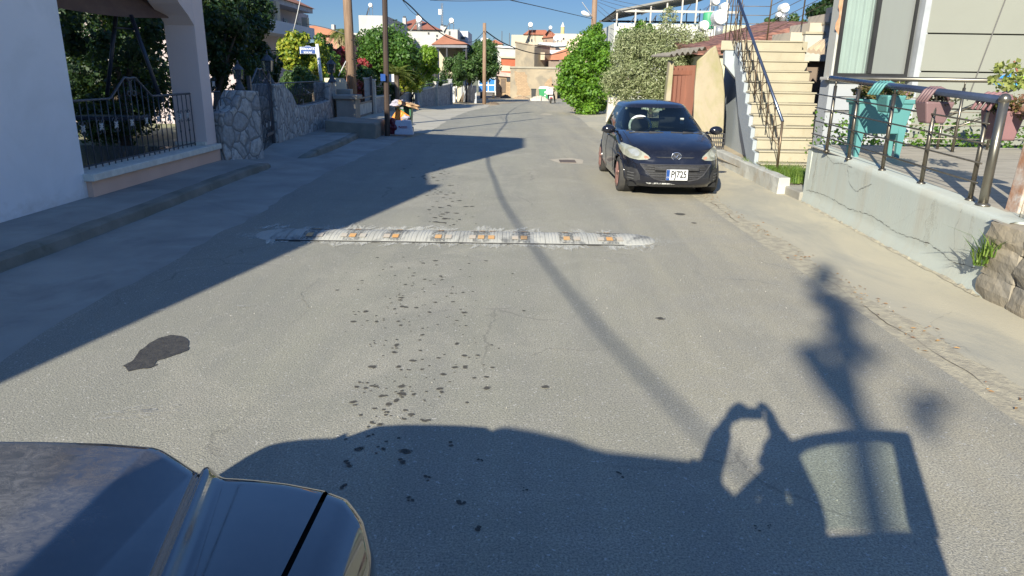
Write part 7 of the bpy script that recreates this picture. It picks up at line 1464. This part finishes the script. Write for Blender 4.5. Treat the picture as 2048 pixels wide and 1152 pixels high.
house('house with red roof slope half hidden by the fig tree', 1098, 1150, 122, 100, 5, M('brown_shade', (.25, .19, .15)), (), ('gable', [(1100, 120), (1104, 108), (1135, 96), (1150, 120)], ROOFO))
t, _ = house('small brick outhouse with corrugated roof left of the ruin', 992, 1021, 152, 97, 4, BRK, (), ('gable', [(984, 151), (990, 143), (1022, 146), (1022, 154)], M('pinkish_sheet', (.45, .30, .28), (.5, .42, .36), 2)))
b = MB(); p, q = at(1001, 185, 97), at(1011, 157, 97); b.bb(p[0], q[0], 96.9, 97.05, p[2], q[2]); b.obj('door', M('old_door', (.16, .12, .09)), t); b = MB(); p, q = at(1013, 163, 97), at(1020, 155, 97); b.bb(p[0], q[0], 96.9, 97.05, p[2], q[2]); b.obj('window', DARKW, t)
b = MB(); p, q = at(985, 142, 98), at(1021, 132, 98); b.prism([(p[0], 98, p[2]), (q[0], 98, p[2]), (q[0], 98, q[2]), (p[0] + .8, 98, q[2] + .1)], (0, 3, 0)); b.obj('back_roof', WALLC, t)
# trailer
t = thing('farm_trailer', 'blue panelled farm trailer with white frame parked behind the far pole', 'trailer', at(973, 192, 88)); YT_ = 86; p, q = at(957, 182, YT_), at(991, 156, YT_)
b = MB(); b.bb(p[0], q[0], YT_, YT_ + 3.6, p[2] - .0, q[2]); b.obj('box', BLUE if False else M('trailer_blue', (.02, .20, .55), (.02, .16, .45), 2, .4), t)
wt = MB(); w_ = q[0] - p[0]
for x in (p[0], p[0] + w_ * .55, q[0] - .1): wt.bb(x, x + .1, YT_ - .05, YT_ - .003, p[2], q[2])
for z_ in (p[2] - .12, p[2] + .62, q[2] - .08): wt.bb(p[0], q[0], YT_ - .06, YT_ - .006, z_, z_ + .12)
wt.obj('frame', WG, t)
for x in (p[0] + .18, q[0] - .38): b = MB(); b.lathe([(.2, -.14), (.46, -.14), (.48, .14), (.2, .14)], (x + .14, YT_ + .6, gz(YT_) + .48), 18, 'x'); b.obj('wheel', TYR, t)
b = MB(); b.bb(p[0] + .3, q[0] - .3, YT_ + .1, YT_ + 3, p[2] - .45, p[2] - .13); b.obj('chassis', IRON, t)
# bins, rubble, drum
t = thing('litter_bin', 'small dark grey bin against the ruin wall', 'bin', gnd(1067, 194)); YB = 85; p, q = at(1062.5, 193, YB), at(1072, 178, YB); b = MB(); frust(b, ((p[0] + q[0]) / 2, YB, gz(YB)), .45, .45, .55, .55, q[2] - gz(YB) - .1); b.obj('body', M('dark_grey_plastic', (.05, .055, .055)), t); b = MB(); b.box(((p[0] + q[0]) / 2, YB, q[2] - .03), (.62, .62, .12)); b.obj('lid', M('dark_grey_plastic', (.05, .055, .055)), t, bevel=.03)
t = thing('waste_container', 'green four-wheeled waste container with white domed lid by the ruin', 'waste container', gnd(1089, 195)); YC_ = 82; p, q = at(1079, 194, YC_), at(1098, 177, YC_); b = MB(); frust(b, ((p[0] + q[0]) / 2, YC_ + .4, gz(YC_) + .15), 1.0, .75, 1.22, .95, q[2] - gz(YC_) - .2); b.obj('body', M('container_green', (.05, .30, .12), (.04, .25, .10), 2, .45), t)
b = MB(); b.prism([((p[0] + q[0]) / 2 - .62, YC_ - .1, q[2] - .04), ((p[0] + q[0]) / 2 + .62, YC_ - .1, q[2] - .04), ((p[0] + q[0]) / 2 + .55, YC_ - .1, q[2] + .16), ((p[0] + q[0]) / 2, YC_ - .1, q[2] + .24), ((p[0] + q[0]) / 2 - .55, YC_ - .1, q[2] + .16)], (0, 1, 0)); b.obj('lid', SWHITE, t)
for dx in (-.4, .4): b = MB(); b.lathe([(.08, -.03), (.08, .03)], ((p[0] + q[0]) / 2 + dx, YC_ + .1, gz(YC_) + .08), 10, 'x'); b.obj('castor', BLK, t)
b = MB(); b.box(((p[0] + q[0]) / 2 + .1, YC_ - .08, gz(YC_) + .85), (.14, .02, .2)); b.box(((p[0] + q[0]) / 2 + .1, YC_ - .06, gz(YC_) + .5), (.16, .02, .14)); b.obj('sticker', SWHITE, t)
def heap(label, px0, px1, py, y, h_, mat, seed):
    p, q = at(px0, py, y), at(px1, py, y); w_ = q[0] - p[0]; rn = random.Random(seed); b = MB(); gr = []
    for i in range(25):
        row = []
        for j in range(13): u, v_ = i / 24 * 2 - 1, j / 12 * 2 - 1; d = max(0, 1 - (u * u + v_ * v_)); row.append((p[0] + w_ * (u + 1) / 2, y + v_ * w_ * .3, gz(y) - .03 + h_ * d ** .8 * (1 + rn.uniform(-.2, .2))))
        gr.append(row)
    b.sheet(gr); tag(b.obj('rubble_heap', mat, fix=False), label, 'rubble')
heap('pale sand heap in front of the dark grey bin', 1055, 1100, 196, 78, .5, M('sand_pale', (.58, .52, .42), (.5, .45, .36), 3, .95, .8, 15), 1); heap('low dark earth heap at the foot of the far pole', 972, 1000, 207, 61, .22, M('earth_dark', (.16, .12, .08), (.11, .08, .06), 5, .95, .8, 15), 2); heap('brown brick rubble strip along the ruin wall', 1025, 1062, 193, 88, .35, M('brick_rubble', (.40, .28, .17), (.28, .2, .13), 5, .95, .9, 12), 3)
heap('low pile of soil left of the trailer shadow', 1000, 1022, 186, 92, .4, M('earth_dark', (.16, .12, .08)), 4)
# poles and wires
def pole(label, px, pyb, pyt, y, r0, r1, zb=None, lean=0, grp=None, mat=None, name='utility_pole'):
    p = at(px, pyt, y); t = thing(name, label, 'utility pole', (p[0], y, gz(y)), grp); b = MB(); b.tube([(p[0] + lean, y, gz(y) - .3), (p[0], y, p[2])], [r0, r1], 10); b.obj('shaft', mat or WOOD, t, smooth=True); return t, p
tfar, pf = pole('short weathered wooden pole at the road bend', 969, 208, 46, 61.75, .17, .14)
tl_, pl_ = pole('wooden pole with street light rising behind the fig tree', 1191, 200, -30, 50, .20, .17)
b = MB(); a0, a1 = at(1187, 36, 50), at(1164, 4, 50); b.tube([a0, a1], .03, 5); b.obj('strut', GAL, tl_); b = MB(); a0, a1, a2 = at(1188, 36, 49.9), at(1182, 32, 49.8), at(1180, 31, 49.7); b.tube([a0, a1, a2], .03, 6); b.obj('lamp_arm', GAL, tl_)
b = MB(); e0, e1 = Vector(at(1181, 32, 49.7)), Vector(at(1163, 24, 49.4)); b.tube([e0, e0.lerp(e1, .3), e0.lerp(e1, .8), e1], [.05, .13, .15, .06], 10); b.obj('street_light_head', SWHITE, tl_, smooth=True)
WIRE = M('black_cable', (.012, .012, .014)); THIN = M('thin_wire', (.10, .10, .11))
def cable(label, pts, r_, sag=0, name='overhead_cable', mat=None, grp=None, smoothn=24):
    P_ = [Vector(p) for p in pts]
    if len(P_) == 2: P_ = [P_[0].lerp(P_[1], k / smoothn) - Vector((0, 0, sag * 4 * (k / smoothn) * (1 - k / smoothn))) for k in range(smoothn + 1)]
    else:
        out = []
        for i in range(len(P_) - 1):
            p0, p1, p2, p3 = P_[max(i - 1, 0)], P_[i], P_[i + 1], P_[min(i + 2, len(P_) - 1)]
            for k in range(8): u = k / 8; out.append(.5 * ((2 * p1) + (p2 - p0) * u + (2 * p0 - 5 * p1 + 4 * p2 - p3) * u * u + (3 * p1 - p0 - 3 * p2 + p3) * u ** 3))
        P_ = out + [P_[-1]]
    b = MB(); b.tube(P_, r_, 6); o = b.obj(name, mat or WIRE, smooth=True); tag(o, label, 'cable', grp); return o
cable('thick sagging black bundled cable from upper left down to the far wooden pole', [(-4.23, -13.1, 7.6), (-4.18, -10.61, 7.03), (-4.11, -7.75, 6.43), (-4.03, -3.97, 5.77), (-3.94, .25, 5.11), (-3.87, 3.59, 4.72), (-3.77, 8.15, 4.25), (-3.60, 16.0, 4.02), (-3.44, 23.33, 3.95), (-3.33, 28.42, 3.64), (-3.16, 36.11, 3.43), (-2.88, 48.92, 3.75), (-2.71, 56.9, 4.49), (-2.6, 61.75, 5.1)], .021)
cable('black cable sagging from the far wooden pole right toward the fig tree', [at(971, 62, 61.7), at(1000, 82, 66), at(1030, 96, 70), at(1060, 105, 73), at(1085, 108.5, 75), at(1110, 108, 77), at(1140, 100, 79)], .045)
cable('thin wire from the top edge to the street light pole', [at(1020, 0, 30), at(1100, 18, 38), at(1186, 38, 50)], .018, mat=THIN)
cable('faint wire along the top edge of the photo', [at(860, 0, 25), at(930, 2.0, 26), at(1050, -1, 28)], .012, mat=THIN)
cable('thin wire rising beside the thick cable to the slim black pole', [at(806, 2, 24), at(822, 22, 28), at(840, 36, 30)], .008, mat=THIN)
cable('pale guy wire crossing the mauve house', [at(602, -6, 26), at(590, 48, 26), at(582, 78, 26.5)], .012, mat=M('pale_wire', (.6, .6, .58))); cable('pale stay wire behind the sunlit lantern', [at(692, 122, 25.8), at(677, 152, 25.5)], .015, mat=M('pale_wire', (.6, .6, .58)))
cable('thin wire from the mauve house to the wooden pole', [at(612, 48, 34), at(650, 55, 30), at(694, 70, 26)], .012, mat=THIN)
cable('dark looping cable at the foot of the wooden pole', [at(694, 168, 25.7), at(700, 184, 25.6), at(712, 192, 25.5)], .02, mat=THIN)
for k, (a, c, d_, e_) in enumerate([(1196, 10, 1236, 42), (1196, 4, 1262, 28), (1200, 0, 1290, 22), (1210, -4, 1310, 16), (1196, 20, 1226, 44)]): cable(['second lowest wire right of the street light pole', 'middle wire fanning right of the street light pole', 'second highest wire fanning right of the street light pole', 'highest wire fanning right of the street light pole', 'lowest wire right of the street light pole'][k], [at(a, c, 49), at((a + d_) / 2, (c + e_) / 2 + 1, 40), at(d_, e_, 34)], .011, mat=THIN, grp='wires fanning from the street light pole')
for k, (px, pt, y) in enumerate([(918, 57, 150), (1004, 62, 170), (972, 64, 160), (1042, 70, 190), (1019, 66, 180)]): pole(['thin skyline post above the white house corner', 'thin skyline post left of the far tank', 'thin skyline post behind the far pole', 'thin skyline post left of the cream house', 'thinnest skyline post near the workshop'][k], px, 100, pt, y, .10, .08, mat=THIN, grp='posts on the skyline', name='skyline_post')
# roof-frame building right
PARA = M('parapet_white', (.68, .68, .60), (.60, .60, .53), 1, .85); YR_ = 50
t, _ = house('white roof terrace building with a steel-framed sloping canopy behind the olive tree', 1229, 1475, 48, YR_, 12, PARA, cat='building')
SHEET = M('canopy_underside', (.20, .20, .19), (.26, .25, .23), 2, .7, stretch=(.3, 3, 1)); FRM = M('canopy_frame_pale', (.55, .50, .44), (.45, .42, .38), 3, .7)
b = MB(); A = [at(1232, 23, YR_ - .5), at(1420, -14, YR_ - .5), at(1470, -24, YR_ - .5)]; y2 = YR_ + 10
g = [[A[0], A[1], A[2]], [(A[0][0] + .2, y2, A[0][2] + .0), (A[1][0], y2, A[1][2] - .0), (A[2][0], y2, A[2][2] - .0)]]; b.sheet(g); b.sheet([[(p[0], p[1], p[2] + .12) for p in r_] for r_ in g]); b.sheet([[p for p in g[0]], [(p[0], p[1], p[2] + .12) for p in g[0]]]); b.obj('canopy_sheet', SHEET, t, fix=False)
b = MB(); p, q = at(1232, 29.5, YR_ - .3), at(1475, 30, YR_ - .3); b.box(((p[0] + q[0]) / 2, YR_ - .3, (p[2] + q[2]) / 2 + .2), (q[0] - p[0], .12, .14), ry=0); b.obj('beam', FRM, t)
b = MB(); b.box(((p[0] + q[0]) / 2, YR_ + 9.5, (p[2] + q[2]) / 2 + .2), (q[0] - p[0], .1, .14)); b.obj('beam', IRON, t)
for px in (1233, 1270, 1300, 1332, 1362, 1390, 1418, 1450):
    p = at(px, 47, YR_ - .3); zt_ = li(px, [(1232, A[0][2]), (1470, A[2][2])]); b = MB(); b.box((p[0], YR_ - .3, (p[2] + zt_) / 2), (.09, .09, zt_ - p[2])); b.obj('post', FRM, t)
for px in (1236, 1256, 1275, 1292, 1310, 1326, 1345, 1372, 1398, 1425, 1445):
    p = at(px, 47, YR_ + 9.5); zt_ = li(px, [(1232, A[0][2]), (1470, A[2][2])]); b = MB(); b.box((p[0], YR_ + 9.5, (p[2] + zt_) / 2), (.07, .07, zt_ - p[2])); b.obj('rear_post', IRON, t)
for k in range(5): px = 1262 + 42 * k; b = MB(); b.tube([at(px, 44, YR_ - .25), at(px + 9, 31, YR_ - .25)], .035, 4); b.tube([at(px + 20, 30, YR_ - .25), at(px + 36, li(px, [(1232, 22), (1470, -15)]) + 4, YR_ - .25)], .03, 4); b.obj('brace', IRON, t)
# big tanks in front of it
heater('large round white tank end above the landing, right of the green tank', 1441, 34, 13.5, 30, .9, 0, True, 'white tanks near the landing'); heater('smaller white tank partly behind the large round one', 1450, 14, 8, 33, .6, 0, False, 'white tanks near the landing'); heater('white tank with a dark centre bolt above the olive tree', 1408, 51, 9, 31, .5, 0, False, 'white tanks near the landing'); heater('highest white tank cluster at the top edge', 1432, 2, 7, 38, .8, -1, False, 'white tanks near the landing')
t = thing('water_drum', 'green plastic drum left of the large round white tank', 'drum', at(1417, 40, 34)); b = MB(); q = at(1417, 42, 34); b.lathe([(.24, -.35), (.26, -.3), (.26, .3), (.24, .35)], q, 14); b.obj('shell', M('drum_green', (.06, .33, .16), (.05, .27, .13), 3, .5), t, smooth=True)
heater('round white tank seen past the stair rail against the sky', 1569, 16, 8.5, 40, 1.0, 0, True, 'tanks beyond the stair'); heater('small white dish-like tank left of the one past the stair rail', 1558, 29, 4.5, 40, .5, 0, False, 'tanks beyond the stair')
# ------------------------------------------------ scooter with rider
YS = 66.9; sx = at(1101, 205, YS)[0]; zg = gz(YS) + .01
sco = thing('scooter', 'delivery scooter with pale top box riding away at the bend', 'scooter', (sx, YS, zg)); SW_ = M('scooter_white', (.60, .60, .60), (.5, .5, .5), 4, .35)
for y_ in (-.62, .62): b = MB(); b.lathe([(.10, -.05), (.22, -.05), (.24, 0), (.22, .05), (.10, .05)], (sx, YS + y_, zg + .24), 18, 'x'); b.obj('wheel', TYR, sco, smooth=True)
b = MB(); b.prism([(sx - .16, YS - .75, zg + .45), (sx - .16, YS - .6, zg + .78), (sx - .16, YS + .05, zg + .74), (sx - .16, YS + .12, zg + .35), (sx - .16, YS + .45, zg + .33), (sx - .16, YS + .55, zg + .9), (sx - .16, YS + .65, zg + .5), (sx - .16, YS + .4, zg + .22), (sx - .16, YS - .3, zg + .24)], (.32, 0, 0)); b.obj('body', SW_, sco, bevel=.04, seg=2)
b = MB(); b.box((sx, YS - .2, zg + .80), (.28, .6, .09)); b.obj('saddle', BLK, sco, bevel=.03); b = MB(); b.tube([(sx - .32, YS + .45, zg + 1.0), (sx, YS + .55, zg + .95), (sx + .32, YS + .45, zg + 1.0)], .02, 6); b.tube([(sx, YS + .55, zg + .95), (sx, YS + .65, zg + .3)], .03, 6); b.obj('handlebar', BPL, sco)
b = MB(); b.box((sx - .15, YS - .70, zg + 1.02), (.62, .45, .45)); b.obj('top_box', M('box_pale', (.62, .58, .55), (.56, .52, .5), 4, .6), sco, bevel=.03)
b = MB(); b.box((sx, YS - .83, zg + .52), (.18, .03, .12)); b.obj('tail_light', M('tail_red', (.35, .02, .02)), sco)
Jr = dict(pelvis=(sx + .05, YS - .12, zg + .92), neck=(sx + .12, YS - .02, zg + 1.42), head=(sx + .14, YS + .03, zg + 1.57), shL=(sx - .08, YS - .0, zg + 1.36), shR=(sx + .30, YS - .0, zg + 1.36), elL=(sx - .22, YS + .18, zg + 1.16), elR=(sx + .42, YS + .18, zg + 1.16), wrL=(sx - .26, YS + .40, zg + 1.04), wrR=(sx + .32, YS + .40, zg + 1.04), palmL=(sx - .27, YS + .46, zg + 1.03), palmR=(sx + .31, YS + .46, zg + 1.03), thumbdirL=(1, 0, 0), thumbdirR=(-1, 0, 0), curlL=(0, .3, -1), curlR=(0, .3, -1), hipL=(sx - .06, YS - .12, zg + .90), hipR=(sx + .18, YS - .12, zg + .90), knL=(sx - .20, YS + .30, zg + .72), knR=(sx + .34, YS + .30, zg + .66), footL=(sx - .18, YS + .30, zg + .28), footR=(sx + .42, YS + .22, zg + .02))
person('rider in pale shirt and dark trousers seen from behind on the scooter', Jr, (SKIN, M('pale_shirt', (.55, .45, .40)), BLK, BLK))
